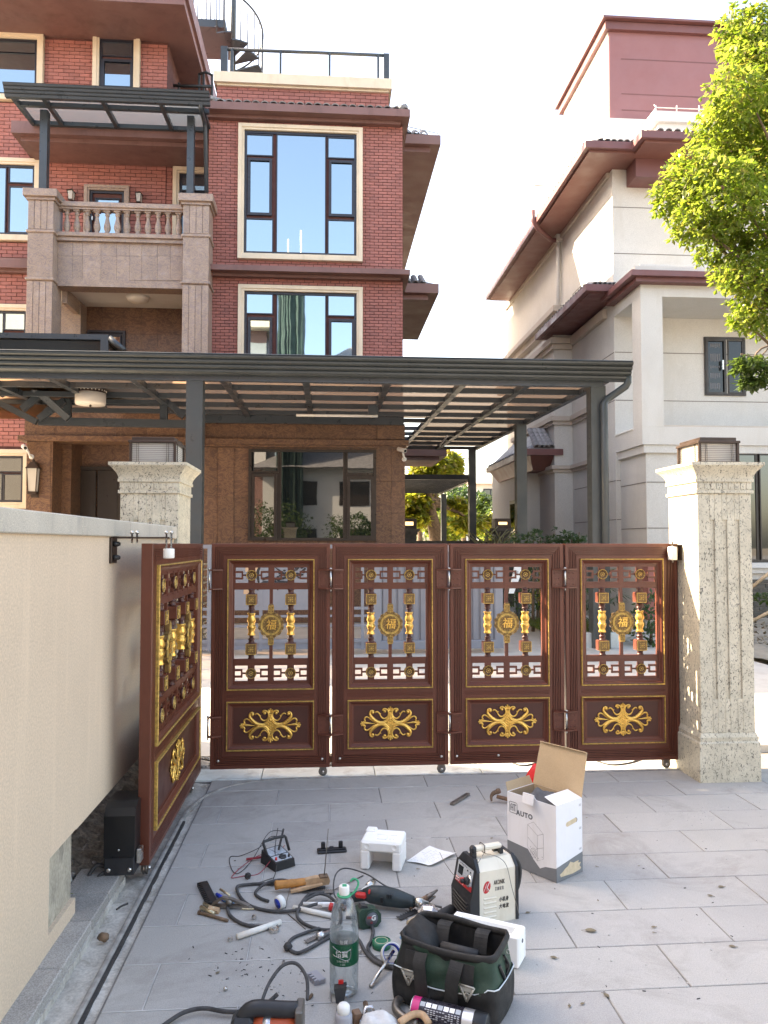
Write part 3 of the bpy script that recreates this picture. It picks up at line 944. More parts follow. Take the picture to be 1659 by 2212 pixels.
def plate_mb():
    m = MB()
    m.box(-0.0305, -0.0012, -0.0305, 0.0305, 0.0004, 0.0305, mi=1)
    m.frame(-0.032, -0.032, 0.032, 0.032, [(0, 0), (0, -0.003), (0.003, -0.003), (0.004, 0)])
    for k in range(8):
        a = k * PI / 4
        L = 0.0105 if k % 2 == 0 else 0.015
        T = Matrix.Rotation(-a, 4, 'Y')
        m.ball((L, -0.0005, 0), 0.0078, 6, T=T, sc=(1, 0.45, 0.36))
    m.ball((0, -0.001, 0), 0.005, 8, sc=(1, 0.8, 1))
    return m
def rosette_mb():
    m = MB()
    T = Matrix.Rotation(PI / 2, 4, 'X')
    m.lathe([(0.0335, -0.014), (0.0335, 0.004), (0.031, 0.007), (0.0285, 0.006), (0.0275, 0.003), (0.001, 0.003)], 28, T=T)
    return m
def rosette_gold_mb():
    m = MB()
    T = Matrix.Rotation(PI / 2, 4, 'X')
    m.lathe([(0.0318, 0.0045), (0.0325, 0.0075), (0.0300, 0.0085), (0.0285, 0.006)], 28, T=T, cap=False)
    for k in range(8):
        a = k * PI / 4 + PI / 8
        m.ball((0.0125 * math.cos(a), -0.0035, 0.0125 * math.sin(a)), 0.0048, 6, sc=(1, 0.6, 1))
        m.tube([(0.0215 * math.cos(a - .33), -0.004, 0.0215 * math.sin(a - .33)), (0.0262 * math.cos(a), -0.004, 0.0262 * math.sin(a)), (0.0215 * math.cos(a + .33), -0.004, 0.0215 * math.sin(a + .33))], 0.0012, 4)
    m.ball((0, -0.0035, 0), 0.0055, 8, sc=(1, 0.7, 1))
    return m
def scallop(r0, amp, n=12, k=10):
    pts = []
    for i in range(n * k):
        a = 2 * PI * i / (n * k) + PI / n
        f = abs(math.sin(n * a / 2))
        pts.append(((r0 + amp * f ** 0.55) * math.cos(a), (r0 + amp * f ** 0.55) * math.sin(a)))
    return pts
def medallion_mb():
    m = MB()
    m.prism(scallop(0.0655, 0.0165), 'y', -0.010, 0.012)
    m.box(-0.018, -0.011, 0.068, 0.018, 0.012, 0.121, b=0.003)
    m.box(-0.018, -0.011, -0.121, 0.018, 0.012, -0.068, b=0.003)
    m.hexa([(-0.018, -0.011, 0.121), (0.018, -0.011, 0.121), (0.018, 0.012, 0.121), (-0.018, 0.012, 0.121)], [(-0.011, -0.008, 0.131), (0.011, -0.008, 0.131), (0.011, 0.010, 0.131), (-0.011, 0.010, 0.131)])
    return m
def medallion_gold_mb():
    m = MB()
    T = Matrix.Rotation(PI / 2, 4, 'X')
    m.lathe([(0.0640, 0.009), (0.0640, 0.0135), (0.0615, 0.0145), (0.0600, 0.012), (0.0545, 0.012), (0.0530, 0.0145), (0.0505, 0.0135), (0.0505, 0.009)], 48, T=T, cap=False)
    # key pattern on the ring, and the scrolls inside it
    for k in range(30):
        a = 2 * PI * k / 30
        m.box(-0.0022, -0.0140, 0.0545, 0.0022, -0.0115, 0.0565 if k % 2 else 0.0595, T=Matrix.Rotation(a, 4, 'Y'))
    for k in range(16):
        a = 2 * PI * k / 16
        TT = Matrix.Rotation(a, 4, 'Y')
        m.tube([(-0.005, -0.0108, 0.0495), (-0.006, -0.0108, 0.0450), (0.0, -0.0108, 0.0425), (0.005, -0.0108, 0.0455), (0.001, -0.0108, 0.0475)], 0.0011, 4, T=TT)
    for k in range(12):
        a = 2 * PI * (k + 0.0) / 12 + PI / 12 * 0
        c, s_ = math.cos(a), math.sin(a)
        m.ball((0.0765 * c, -0.010, 0.0765 * s_), 0.0030, 6)
        TT = Matrix.Rotation(-a + PI / 2, 4, 'Y')
        m.tube([(-0.013, -0.0105, 0.0655), (-0.010, -0.0105, 0.0725), (0, -0.0105, 0.0810), (0.010, -0.0105, 0.0725), (0.013, -0.0105, 0.0655)], 0.0011, 4, T=TT)
        m.tube([(-0.0075, -0.0105, 0.0665), (-0.004, -0.0105, 0.0710), (0.001, -0.0105, 0.0690)], 0.0012, 4, T=TT)
        m.tube([(0.0075, -0.0105, 0.0665), (0.004, -0.0105, 0.0710), (-0.001, -0.0105, 0.0690)], 0.0012, 4, T=TT)
    for sz in (1, -1):
        zc = 0.097 * sz
        m.frame(-0.017, zc - 0.020, 0.017, zc + 0.020, [(0, -0.0105), (0, -0.0135), (0.0022, -0.0135), (0.003, -0.0105)])
        m.lathe([(0.0130, 0.0105), (0.0130, 0.0130), (0.0110, 0.0130), (0.0110, 0.0105)], 16, T=tr(0, 0, zc) @ T, cap=False)
        for k in range(5):
            a = 2 * PI * k / 5
            m.ball((0.0055 * math.cos(a), -0.0112, zc + 0.0055 * math.sin(a)), 0.003, 5, sc=(1, .6, 1))
        m.ball((0, -0.012, 0.0715 * sz), 0.0036, 8)
        m.box(-0.016, -0.0125, (0.1215 if sz > 0 else -0.1215) - 0.002, 0.016, -0.0095, (0.1215 if sz > 0 else -0.1215) + 0.002)
    return m
FU = text_mesh('\u798f', 0.068, 0.0018, 0.0004, shear=0.15)
def fu_mb():
    T = basis((0.0, -0.0125, -0.002), (1, 0, 0), (0, 0, 1))
    return MB().add(FU[0], FU[1], T=T)
def flower_mb():
    """gilt scrollwork of the lower panels; drawn in one quarter and mirrored"""
    S = 0.000268
    m = MB()
    ax = Vector((0, 1, 0))
    def P(pts, y=0.0): return [((x - 660) * S, -y, (905 - z) * S) for x, z in pts]
    def path(pts, radii, y=0.006, n=8, k=5):
        c = curve([Vector(p) for p in P(pts, y)], k)
        nr = len(radii)
        rr = []
        for i in range(len(c)):
            t = i / (len(c) - 1) * (nr - 1)
            a = min(int(t), nr - 2)
            rr.append(1.28 * (radii[a] * (1 - (t - a)) + radii[a + 1] * (t - a)) * S)
        return c, rr
    Q = [
        ([(668, 640), (680, 740), (715, 820), (780, 880), (870, 888), (980, 860), (1080, 780), (1138, 700), (1128, 625), (1085, 602), (1045, 628)], [10, 16, 22, 28, 34, 36, 34, 26, 18, 15, 14], 0.009),
        ([(668, 640), (686, 720), (730, 800), (800, 850), (880, 862)], [8, 12, 13, 12, 8], 0.014),
        ([(800, 612), (835, 595), (820, 568), (775, 566), (725, 600), (700, 660), (712, 730), (755, 778), (815, 792), (865, 760), (895, 710), (880, 662)], [16, 16, 15, 16, 17, 18, 18, 17, 16, 14, 10, 5], 0.010),
        ([(893, 712), (925, 660), (965, 632), (1000, 640), (1012, 662)], [11, 13, 14, 14, 6], 0.008),
        ([(1000, 895), (1080, 838), (1150, 780), (1205, 752), (1250, 765), (1268, 805), (1255, 850), (1290, 885)], [6, 10, 13, 15, 16, 16, 15, 14], 0.007),
    ]
    for sx in (1, -1):
        for sz in (1, -1):
            T = Matrix.Diagonal((sx, 1, sz, 1))
            for pts, rad, y in Q:
                c, rr = path(pts, rad, y * 0.6)
                m.tube(c, rr, 7, T=T, flat=(ax, 0.8))
            m.ball(P([(1074, 646)], 0.006)[0], 40 * S, 10, T=T, sc=(1, .9, 1))
            m.ball(P([(792, 622)], 0.006)[0], 36 * S, 10, T=T, sc=(1, .9, 1))
    for sx in (1, -1):
        T = Matrix.Diagonal((sx, 1, 1, 1))
        c, rr = path([(1015, 905), (1120, 898), (1230, 888), (1290, 905)], [4, 12, 22, 10], 0.006)
        m.tube(c, rr, 7, T=T, flat=(ax, .8))
        for a, L in ((0, 95), (32, 85), (-32, 85), (62, 62), (-62, 62)):
            d = (math.cos(R(a)), math.sin(R(a)))
            c, rr = path([(1270, 905), (1270 + d[0] * L * .6, 905 - d[1] * L * .6), (1270 + d[0] * L, 905 - d[1] * L)], [7, 13, 15], 0.006)
            m.tube(c, rr, 6, T=T, flat=(ax, .8))
    for sz in (1, -1):
        T = Matrix.Diagonal((1, 1, sz, 1))
        for a, L in ((90, 110), (58, 92), (122, 92), (30, 70), (150, 70)):
            d = (math.cos(R(a)), math.sin(R(a)))
            c, rr = path([(660, 625), (660 + d[0] * L * .6, 625 - d[1] * L * .6), (660 + d[0] * L, 625 - d[1] * L)], [8, 15, 17], 0.006)
            m.tube(c, rr, 6, T=T, flat=(ax, .8))
        c, rr = path([(660, 640), (660, 720), (660, 800)], [14, 18, 26], 0.006)
        m.tube(c, rr, 7, T=T, flat=(ax, .7))
    d = [(660, 745), (720, 830), (800, 905), (720, 980), (660, 1065), (600, 980), (520, 905), (600, 830)]
    q = P(d)
    m.prism([(p[0], p[2]) for p in q], 'y', -0.007, 0.0)
    for x, z in ((660, 905), (660, 845), (660, 965), (612, 875), (708, 875), (612, 935), (708, 935)):
        m.ball(P([(x, z)], 0.008)[0], 19 * S, 7, sc=(1, .8, 1))
    return m
def hinge_plate_mb():
    m = MB()
    m.box(0, -0.006, 0, 0.066, 0.001, 0.118, b=0.001)
    for z in (0.0, 0.118):
        q = [(0.066, 0.0), (0.0, 0.0), (-0.016, -0.006), (-0.020, -0.022), (-0.012, -0.034), (0.010, -0.034), (0.066, -0.012)]
        m.prism(q, 'z', z - 0.004, z + 0.004)
    return m
def screw_mb(): return MB().lathe([(0.0042, 0), (0.0042, 0.002), (0.0028, 0.0036)], 8, T=Matrix.Rotation(PI / 2, 4, 'X'))
def pin_mb():
    m = MB()
    m.lathe([(0.0065, 0.006), (0.0065, 0.112)], 12)
    m.lathe([(0.009, 0.122), (0.009, 0.126), (0.005, 0.131)], 10)
    m.lathe([(0.003, -0.020), (0.005, -0.012), (0.006, -0.004)], 10)
    return m
def bolt_mb(): return MB().lathe([(0.0085, 0), (0.0085, 0.003), (0.006, 0.0055), (0.003, 0.0062)], 12, T=Matrix.Rotation(PI / 2, 4, 'X'))
def caster(parent, x, z, y=0.02):
    c = bpy.data.objects.new('roller', None)
    COL.objects.link(c)
    c.parent = parent
    c.location = (x, y, z)
    b = MB()
    b.box(-0.022, -0.010, 0.018, 0.022, -0.006, 0.066).box(-0.022, 0.018, 0.018, 0.022, 0.022, 0.066).box(-0.026, -0.012, 0.058, 0.026, 0.024, 0.067)
    b.build('bracket', 'dark_steel', c, local=True)
    T = tr(0, 0.006, 0.028) @ Matrix.Rotation(PI / 2, 4, 'X')
    MB().lathe([(0.019, -0.011), (0.027, -0.0095), (0.027, -0.004), (0.023, 0), (0.027, 0.004), (0.027, 0.0095), (0.019, 0.011)], 20, T=T).build('wheel', 'dark_steel', c, local=True)
    MB().lathe([(0.009, -0.02), (0.009, 0.02), (0.005, 0.023)], 10, T=T).build('axle', 'steel', c, local=True)

def gate_leaf(label, x, y, z, W, units, rz=0.0, hinge=True, hinge_left=False, bolts=(), casters=(), narrow=0.098):
    t = thing('gate_leaf', label, 'gate leaf', (x, y, z), 'folding gate leaves', rz)
    B = lambda mb, n, m: mb.build(n, m, t, local=True)
    prof = [(0, GT), (0, 0.003), (0.003, 0), (0.0225, 0)]
    for i in range(5):
        s = 0.0235 + i * 0.0108
        prof += [(s, 0.0), (s + 0.0006, 0.010), (s + 0.0048, 0.010), (s + 0.0054, 0.0)]
    prof += [(0.0758, 0), (0.077, 0.004), (0.098, 0.004), (0.098, GT)]
    f = MB()
    f.frame(0, 0, W, GH, prof)
    B(f, 'frame', 'maroon')
    # middle rail and the wider foot rail with their grooves
    mr = MB()
    mr.box(0.0978, 0.006, 0.413, W - 0.0978, GT - .001, 0.482)
    mr.box(0.0978, 0.004, 0.413, W - 0.0978, 0.006, 0.432)
    for k in range(3):
        mr.box(0.0978, 0.003, 0.4345 + k * 0.0085, W - 0.0978, 0.006, 0.4395 + k * 0.0085, b=0.001)
    mr.box(0.0978, 0.004, 0.462, W - 0.0978, 0.006, 0.482)
    B(mr, 'mid_rail', 'maroon')
    B(MB().box(0.0978, 0.0045, 0.0976, W - 0.0978, GT - .001, 0.111), 'foot_rail', 'maroon')
    ox0, ox1 = 0.098, W - 0.098
    for (z0, z1, nm) in ((0.482, 1.295, 'upper'), (0.110, 0.413, 'lower')):
        B(MB().frame(ox0, z0, ox1, z1, [(0, 0.004), (0.0005, -0.009), (0.0025, -0.012), (0.0055, -0.012), (0.0075, -0.008), (0.008, 0.002)]), 'gold_bead', 'gold_paint')
        B(MB().frame(ox0, z0, ox1, z1, [(0.0076, 0.0), (0.010, -0.006), (0.017, -0.004), (0.027, 0.008), (0.034, 0.010), (0.0345, 0.016), (0.041, 0.016), (0.041, 0.038), (0.0076, 0.038)]), 'moulding', 'maroon')
    # lower panel with its gilt flower
    B(MB().box(ox0 + 0.010, 0.0175, 0.122, ox1 - 0.010, 0.032, 0.402), 'panel', 'maroon_dark')
    put('gilt_flower', flower_mb, 'gold', 'gilt_flower', t, (W / 2, 0.0172, 0.2615))
    # lattice
    x0, x1, z0, z1 = ox0 + 0.0408, ox1 - 0.0408, 0.482 + 0.0408, 1.295 - 0.0408
    yc0, yc1 = 0.016, 0.036
    rows = [(z0 + 0.121, z0 + 0.150), (z1 - 0.150, z1 - 0.121)]
    for a, b in rows:
        B(MB().box(x0 - .003, yc0, a, x1 + .003, yc1 + 0.004, b, b=0.001), 'cross_rail', 'maroon')
    U = (x1 - x0) / units
    for u in range(units):
        ua, ub = x0 + u * U, x0 + (u + 1) * U
        c = (ua + ub) / 2
        bar = [c - U * 0.266, c + U * 0.266]
        vbars = [bar[0], c, bar[1]] + ([ub] if u < units - 1 else [])
        for vx in vbars:
            for a, b in ((z0 - .003, rows[0][0]), (rows[1][1], z1 + .003)):
                B(MB().box(vx - 0.0130, yc0 + .001, a, vx + 0.0130, yc1, b), 'lattice_bar', 'maroon')
        B(MB().box(c - 0.0105, yc0 + 0.003, rows[0][1], c + 0.0105, yc1 - 0.002, rows[1][0]), 'centre_bar', 'maroon')
        # frets left and right of every rosette
        for zc in ((z0 + rows[0][0]) / 2, (z1 + rows[1][1]) / 2):
            hz = (rows[0][0] - z0) / 2
            for bx in bar:
                for sg in (-1, 1):
                    outer = (ua if sg < 0 else c - 0.0115) if bx < c else (c + 0.0115 if sg < 0 else ub)
                    if u > 0 and outer == ua: outer = ua + 0.0115
                    if u < units - 1 and outer == ub: outer = ub - 0.0115
                    inner = bx + sg * 0.0115
                    m = MB()
                    th = 0.0063
                    ya, yb = yc0 + 0.003, yc1 - 0.003
                    lo, hi = min(outer, inner), max(outer, inner)
                    m.box(lo, ya, zc + hz - 2 * th, hi, yb, zc + hz)
                    m.box(lo, ya, zc - hz, hi, yb, zc - hz + 2 * th)
                    m.box(inner, ya + .0004, zc - hz + .001, inner + sg * .0095, yb - .0004, zc + hz - .001)
                    m.box(outer, ya + .0006, zc - hz + .001, outer - sg * -.0 + (0.0075 if d_(outer, inner) else -0.0075), yb - .0006, zc + hz - .001)
                    d = (inner - outer)
                    k = outer + d * 0.56
                    m.box(outer, ya, zc + 0.014, k, yb, zc + 0.014 + 2 * th)
                    m.box(outer, ya, zc - 0.014 - 2 * th, k, yb, zc - 0.014)
                    m.box(k, ya + .0003, zc - 0.014 - 2 * th + .0004, k - (0.0095 if d > 0 else -0.0095), yb - .0003, zc + 0.014 + 2 * th - .0004)
                    m.box(k, ya + .001, zc - th * .8, inner + sg * th, yb - .001, zc + th * .8)
                    B(m, 'fret', 'maroon')
                r = put('rosette', rosette_mb, 'maroon_dark', 'rosette', t, (bx, yc0 - 0.003, zc))
                put('rosette_flower', rosette_gold_mb, 'gold_paint', 'gilt_petals', r, (0, 0, 0))
        # balusters
        zb, zt = rows[0][1], rows[1][0]
        H = zt - zb
        for bx in bar:
            bl = bpy.data.objects.new('baluster', None)
            COL.objects.link(bl)
            bl.parent = t
            bl.location = (bx, (yc0 + yc1) / 2, zb)
            MB().lathe([(0.0135, 0), (0.0135, H)], 12).build('core', 'maroon_dark', bl, local=True)
            zc1, zc2 = 0.062, H - 0.062
            for zz in (0.0, zc1 + 0.034, zc2 - 0.068, H - 0.028):
                put('baluster_ring', ring_mb, 'maroon_dark', 'ring', bl, (0, 0, zz))
            for zz in (zc1, zc2):
                put('baluster_block', cube_mb, 'maroon', 'block', bl, (0, 0, zz))
                put('block_plate', plate_mb, ('gold_paint', 'antique'), 'gilt_plate', bl, (0, -0.0345, zz))
            put('gilt_vase', vase_mb, 'gold', 'gilt_vase', bl, (0, 0, H / 2 - 0.069))
        md = put('medallion', medallion_mb, 'antique', 'medallion', t, (c, 0.014, zb + H * 0.487))
        put('medallion_relief', medallion_gold_mb, 'gold_paint', 'gilt_relief', md, (0, 0, 0))
        put('fortune_character', fu_mb, 'gold', 'gilt_character', md, (0, 0, 0))
    for side, on in ((1, hinge), (-1, hinge_left)):
        if not on: continue
        for hz in (0.205, 1.110):
            h = bpy.data.objects.new('hinge', None)
            COL.objects.link(h)
            h.parent = t
            if side > 0:
                h.location = (W + 0.004, -0.001, hz)
                plates = ((1, 0.014), (-1, -0.014))
            else:
                h.location = (-0.010, -0.001, hz)
                plates = ((1, 0.014),)
            for sg, dx in plates:
                p = put('hinge_plate', hinge_plate_mb, 'maroon', 'plate', h, (dx, 0, 0))
                p.scale = (sg, 1, 1)
                for i in (0, 1):
                    for j in (0, 1, 2):
                        put('hinge_screw', screw_mb, 'maroon', 'screw', h, (dx + sg * (0.020 + 0.026 * i), -0.006, 0.022 + 0.036 * j))
            put('hinge_pin', pin_mb, 'steel', 'pin', h, (0, -0.024, 0))
    for bx, bz in bolts:
        put('bolt', bolt_mb, 'steel', 'bolt', t, (bx, 0.0005, bz))
    for cx in casters:
        caster(t, cx, -0.058)
    return t
GY, GZ = 4.862, 0.060
gate_leaf('leftmost of the four closed maroon gate leaves, next to the folded one', -0.714, GY, GZ, 0.737, 1, hinge_left=True, bolts=((0.05, 0.052), (0.69, 0.052)), casters=(0.695,))
gate_leaf('closed maroon gate leaf second from the left', 0.036, GY, GZ, 0.735, 1, bolts=((0.05, 0.052), (0.69, 0.052)), casters=(0.692,))
gate_leaf('closed maroon gate leaf behind the open cardboard box', 0.784, GY, GZ, 0.737, 1, bolts=((0.04, 0.052), (0.305, 0.052)), casters=())
gate_leaf('rightmost closed maroon gate leaf, against the granite pillar', 1.534, GY, GZ, 0.748, 1, hinge=False, casters=(0.66,))
gate_leaf('maroon gate leaf swung open along the left wall, edge towards the camera', -0.762, 3.455, GZ, 1.375, 2, rz=PI / 2, hinge=False, casters=(0.05, 1.15))

# guide rollers that hold the gate upright
t = thing('guide_roller', 'white roller on a bracket at the right gate pillar', 'roller', (2.262, 4.83, 1.40), 'gate guide rollers')
MB().lathe([(0.006, 1.345), (0.027, 1.347), (0.029, 1.352), (0.029, 1.428), (0.027, 1.432), (0.006, 1.434)], 20, T=tr(2.232, 4.825, 0)).build('roller_wheel', 'white_nylon', t)
MB().box(2.225, 4.80, 1.440, 2.300, 4.85, 1.446).box(2.277, 4.80, 1.345, 2.284, 4.85, 1.446).build('bracket', 'bronze', t)
MB().lathe([(0.005, 1.33), (0.005, 1.462), (0.009, 1.462), (0.009, 1.470), (0.004, 1.472)], 10, T=tr(2.232, 4.825, 0)).build('axle', 'steel', t)
t = thing('guide_roller', 'white roller hanging from a flat bar bolted to the left wall', 'roller', (-0.80, 4.2, 1.45), 'gate guide rollers')
wy = 3.47
MB().box(-0.943, wy - 0.045, 1.365, -0.932, wy + 0.045, 1.478, b=0.002).build('wall_plate', 'bronze', t)
MB().box(-0.94, wy - 0.03, 1.474, -0.700, wy + 0.03, 1.481).build('flat_bar', 'bronze', t)
for dy, dz in ((-0.02, 0.025), (0.02, 0.025), (-0.02, 0.085), (0.02, 0.085)):
    MB().lathe([(0.011, 0), (0.011, 0.012), (0.007, 0.02)], 6, T=tr(-0.932, wy + dy, 1.365 + dz) @ Matrix.Rotation(PI / 2, 4, 'Y')).build('bolt', 'black_plastic', t)
for k, (rx, ry) in enumerate(((-0.700, wy + 0.015), (-0.850, wy + 0.015))):
    for q in (-0.011, 0.011):
        MB().lathe([(0.004, 1.40 if k == 0 else 1.455), (0.004, 1.495), (0.008, 1.495), (0.008, 1.503), (0.004, 1.508)], 8, T=tr(rx + q, ry, 0)).build('threaded_rod', 'steel', t)
    if k == 0:
        MB().lathe([(0.006, 1.385), (0.023, 1.386), (0.025, 1.39), (0.025, 1.425), (0.023, 1.429), (0.006, 1.43)], 20, T=tr(rx, ry, 0)).build('roller_wheel', 'white_nylon', t)

# gate opener
mx, my = -0.865, 3.405
t = thing('gate_motor', 'black gate opener box bolted on the kerb beside the folded gate leaf', 'motor', (mx, my, 0.05))
MB().box(mx - 0.062, my - 0.045, 0.058, mx + 0.062, my + 0.14, 0.135, b=0.004).build('base', 'welder_black', t)
MB().prism([(my - 0.048, 0.136), (my - 0.048, 0.305), (my - 0.030, 0.335), (my + 0.01, 0.352), (my + 0.143, 0.352), (my + 0.143, 0.136)], 'x', mx - 0.064, mx + 0.064).build('cover', 'black_motor', t)
for q in (-0.043, 0.043):
    MB().lathe([(0.009, 0), (0.009, 0.003), (0.006, 0.006)], 10, T=tr(mx + q, my - 0.045, 0.082) @ Matrix.Rotation(PI / 2, 4, 'X')).build('bolt', 'steel', t)
MB().lathe([(0.0045, 0), (0.0045, 0.002)], 8, T=tr(mx - 0.002, my - 0.048, 0.165) @ Matrix.Rotation(PI / 2, 4, 'X')).build('screw', 'steel', t)
MB().box(mx + 0.066, my - 0.03, 0.10, mx + 0.085, my + 0.02, 0.16, b=0.003).build('clutch', 'steel', t)
MB().tube(curve([(mx - 0.06, my + 0.0, 0.075), (mx - 0.10, my - 0.01, 0.09), (mx - 0.125, my - 0.03, 0.06), (mx - 0.12, my - 0.05, 0.03)]), 0.008, 8).tube(curve([(mx - 0.055, my - 0.03, 0.07), (mx - 0.08, my - 0.04, 0.06), (mx - 0.095, my - 0.05, 0.03)]), 0.008, 8).build('cable', 'rubber', t)
# ================================================================== the brick house on the left
YB, YL = 14.3, 15.4
house = thing('brick_house', 'red brick house with stone balcony and cream window surrounds behind the gate', 'house', (-3, 15, 0))
def part(mb, name, mat, parent=house, **k): return mb.build(name, mat, parent, **k)
N_SINGLE = [300]
def brick_wall(parent, Y, x0, x1, z0, z1, holes, bw, bh, gap=0.0115, single=False, proud=0.012):
    rest, full = MB(), []
    me = MB().box(-(bw - gap) / 2, -proud, -(bh - gap) / 2, (bw - gap) / 2, 0.004, (bh - gap) / 2).mesh('brick', 'brick')
    r = random.Random(int(abs(x0) * 100 + z0 * 10))
    k, z = 0, z0
    while z + bh <= z1 + 0.02:
        zc = z + bh / 2
        cut = [(h[0], h[2]) for h in holes if h[1] < zc + bh * .4 and h[3] > zc - bh * .4]
        x = x0 - (bw / 2 if k % 2 else 0)
        while x < x1:
            segs = [(max(x, x0), min(x + bw, x1))]
            for a, b in cut:
                segs = [q for s0, s1 in segs for q in ((s0, min(s1, a)), (max(s0, b), s1)) if q[1] - q[0] > 0.03]
            for s0, s1 in segs:
                pr = proud + r.uniform(-0.003, 0.003)
                if single and s1 - s0 > bw - 0.001 and N_SINGLE[0] > 0:
                    o = bpy.data.objects.new('brick', me)
                    COL.objects.link(o)
                    o.parent = parent
                    o.location = Vector(((s0 + s1) / 2, Y + r.uniform(-0.003, 0.002), zc)) - wpos(parent)
                    N_SINGLE[0] -= 1
                else:
                    rest.box(s0 + gap / 2, Y - pr, zc - (bh - gap) / 2, s1 - gap / 2, Y + 0.004, zc + (bh - gap) / 2)
            x += bw
        z += bh
        k += 1
    tag(rest.build('brickwork', 'brick', parent), kind='stuff')

def window(parent, rect, Y, panes, trim=0, glass='window_glass', frame='window_frame', trim_mat='cream_trim', fw=0.045, name='window', casements=(), drop=True):
    """rect (x0,z0,x1,z1) of the frame; panes in world x,z; the frame is filled between panes"""
    x0, z0, x1, z1 = rect
    m = MB()
    m.frame(x0, z0, x1, z1, [(0, Y - 0.035), (fw, Y - 0.035), (fw, Y + 0.03), (0, Y + 0.03)])
    xsv = sorted({round(v, 4) for p in panes for v in (p[0], p[2])})
    # bars: everything inside the frame that no pane covers
    for p in panes:
        m.frame(p[0] - 0.022, p[1] - 0.022, p[2] + 0.022, p[3] + 0.022, [(0, Y - 0.028), (0.022, Y - 0.028), (0.022, Y + 0.02), (0, Y + 0.02)])
    for i in casements:
        p = panes[i]
        m.frame(p[0] - 0.05, p[1] - 0.05, p[2] + 0.05, p[3] + 0.05, [(0, Y - 0.044), (0.05, Y - 0.044), (0.05, Y + 0.0), (0, Y + 0.0)])
    m.box(x0 + 0.01, Y + 0.004, z0 + 0.01, x1 - 0.01, Y + 0.028, z1 - 0.01)
    w = m.build(name, frame, parent, origin=((x0 + x1) / 2, Y, z0))
    for p in panes:
        MB().box(p[0], Y - 0.010, p[1], p[2], Y - 0.002, p[3]).build('pane', glass, w, origin=((p[0] + p[2]) / 2, Y, (p[1] + p[3]) / 2))
    if trim:
        t = trim
        MB().frame(x0 - t, z0 - t, x1 + t, z1 + t, [(0, Y + 0.01), (0, Y - 0.085), (0.006, Y - 0.095), (t * .62, Y - 0.095), (t * .66, Y - 0.075), (t - .004, Y - 0.075), (t, Y - 0.07), (t, Y + 0.01)]).build('surround', trim_mat, w)
    return w
def W(u, v, Y=YB):
    p = at(u, v, Y=Y)
    return p.x, p.z
def prect(u0, v0, u1, v1, Y):
    um, vm = (u0 + u1) / 2, (v0 + v1) / 2
    return (px(u0, vm, Y), pz(um, v1, Y), px(u1, vm, Y), pz(um, v0, Y))

BX0, BX1 = px(447, 700, YB), px(870, 420, YB)
zTop = pz(660, 262, YB)          # under the upper cornice
zMid0, zMid1 = pz(660, 602, YB), pz(660, 578, YB)
zMar = pz(660, 915, YB)
# body of the bay
bay = part(MB().box(BX0, YB, 0, BX1, 27, zTop + 0.35), 'bay_wall', 'mortar')
up = prect(528, 288, 770, 552, YB)
lo = list(prect(528, 633, 770, 765, YB))
lo[1] = zMar + 0.75
tr_ = 0.115
brick_wall(bay, YB, BX0, BX1, zMar, zMid0, [(lo[0] - tr_, lo[1] - tr_, lo[2] + tr_, lo[3] + tr_)], 0.1635, 0.0578, single=True)
brick_wall(bay, YB, BX0, BX1, zMid1, zTop, [(up[0] - tr_, up[1] - tr_, up[2] + tr_, up[3] + tr_)], 0.1635, 0.0578, single=True)
def panes_of(Y, L): return [prect(a, b, c, d, Y) for a, b, c, d in L]
window(house, up, YB, panes_of(YB, [(532, 293, 588, 336), (541, 349, 582, 461), (532, 475, 588, 547), (599, 294, 702, 549), (710, 300, 766, 342), (716, 354, 760, 464), (710, 478, 766, 551)]), trim=tr_, casements=(1, 5))
window(house, lo, YB, panes_of(YB, [(532, 636, 588, 677), (541, 692, 582, 840), (599, 637, 702, 868), (710, 640, 766, 682), (716, 696, 760, 840)]), trim=tr_, casements=(1, 4))
# cornices
for (v0, v1, v2, ue, nm) in ((577, 588, 601, 886, 'string_course'), (228, 244, 262, 886, 'cornice')):
    Yf = YB - 0.30
    za, zb, zc = pz(700, v0, Yf), pz(700, v1, Yf), pz(700, v2, YB - 0.13)
    m = MB()
    xr = px(ue, v0, Yf)
    m.box(BX0 - 0.02, Yf, zb, xr, 16, za)
    m.box(BX0 - 0.02, YB - 0.13, zc, xr - 0.16, 16, zb - 0.002)
    part(m, nm, 'cornice')
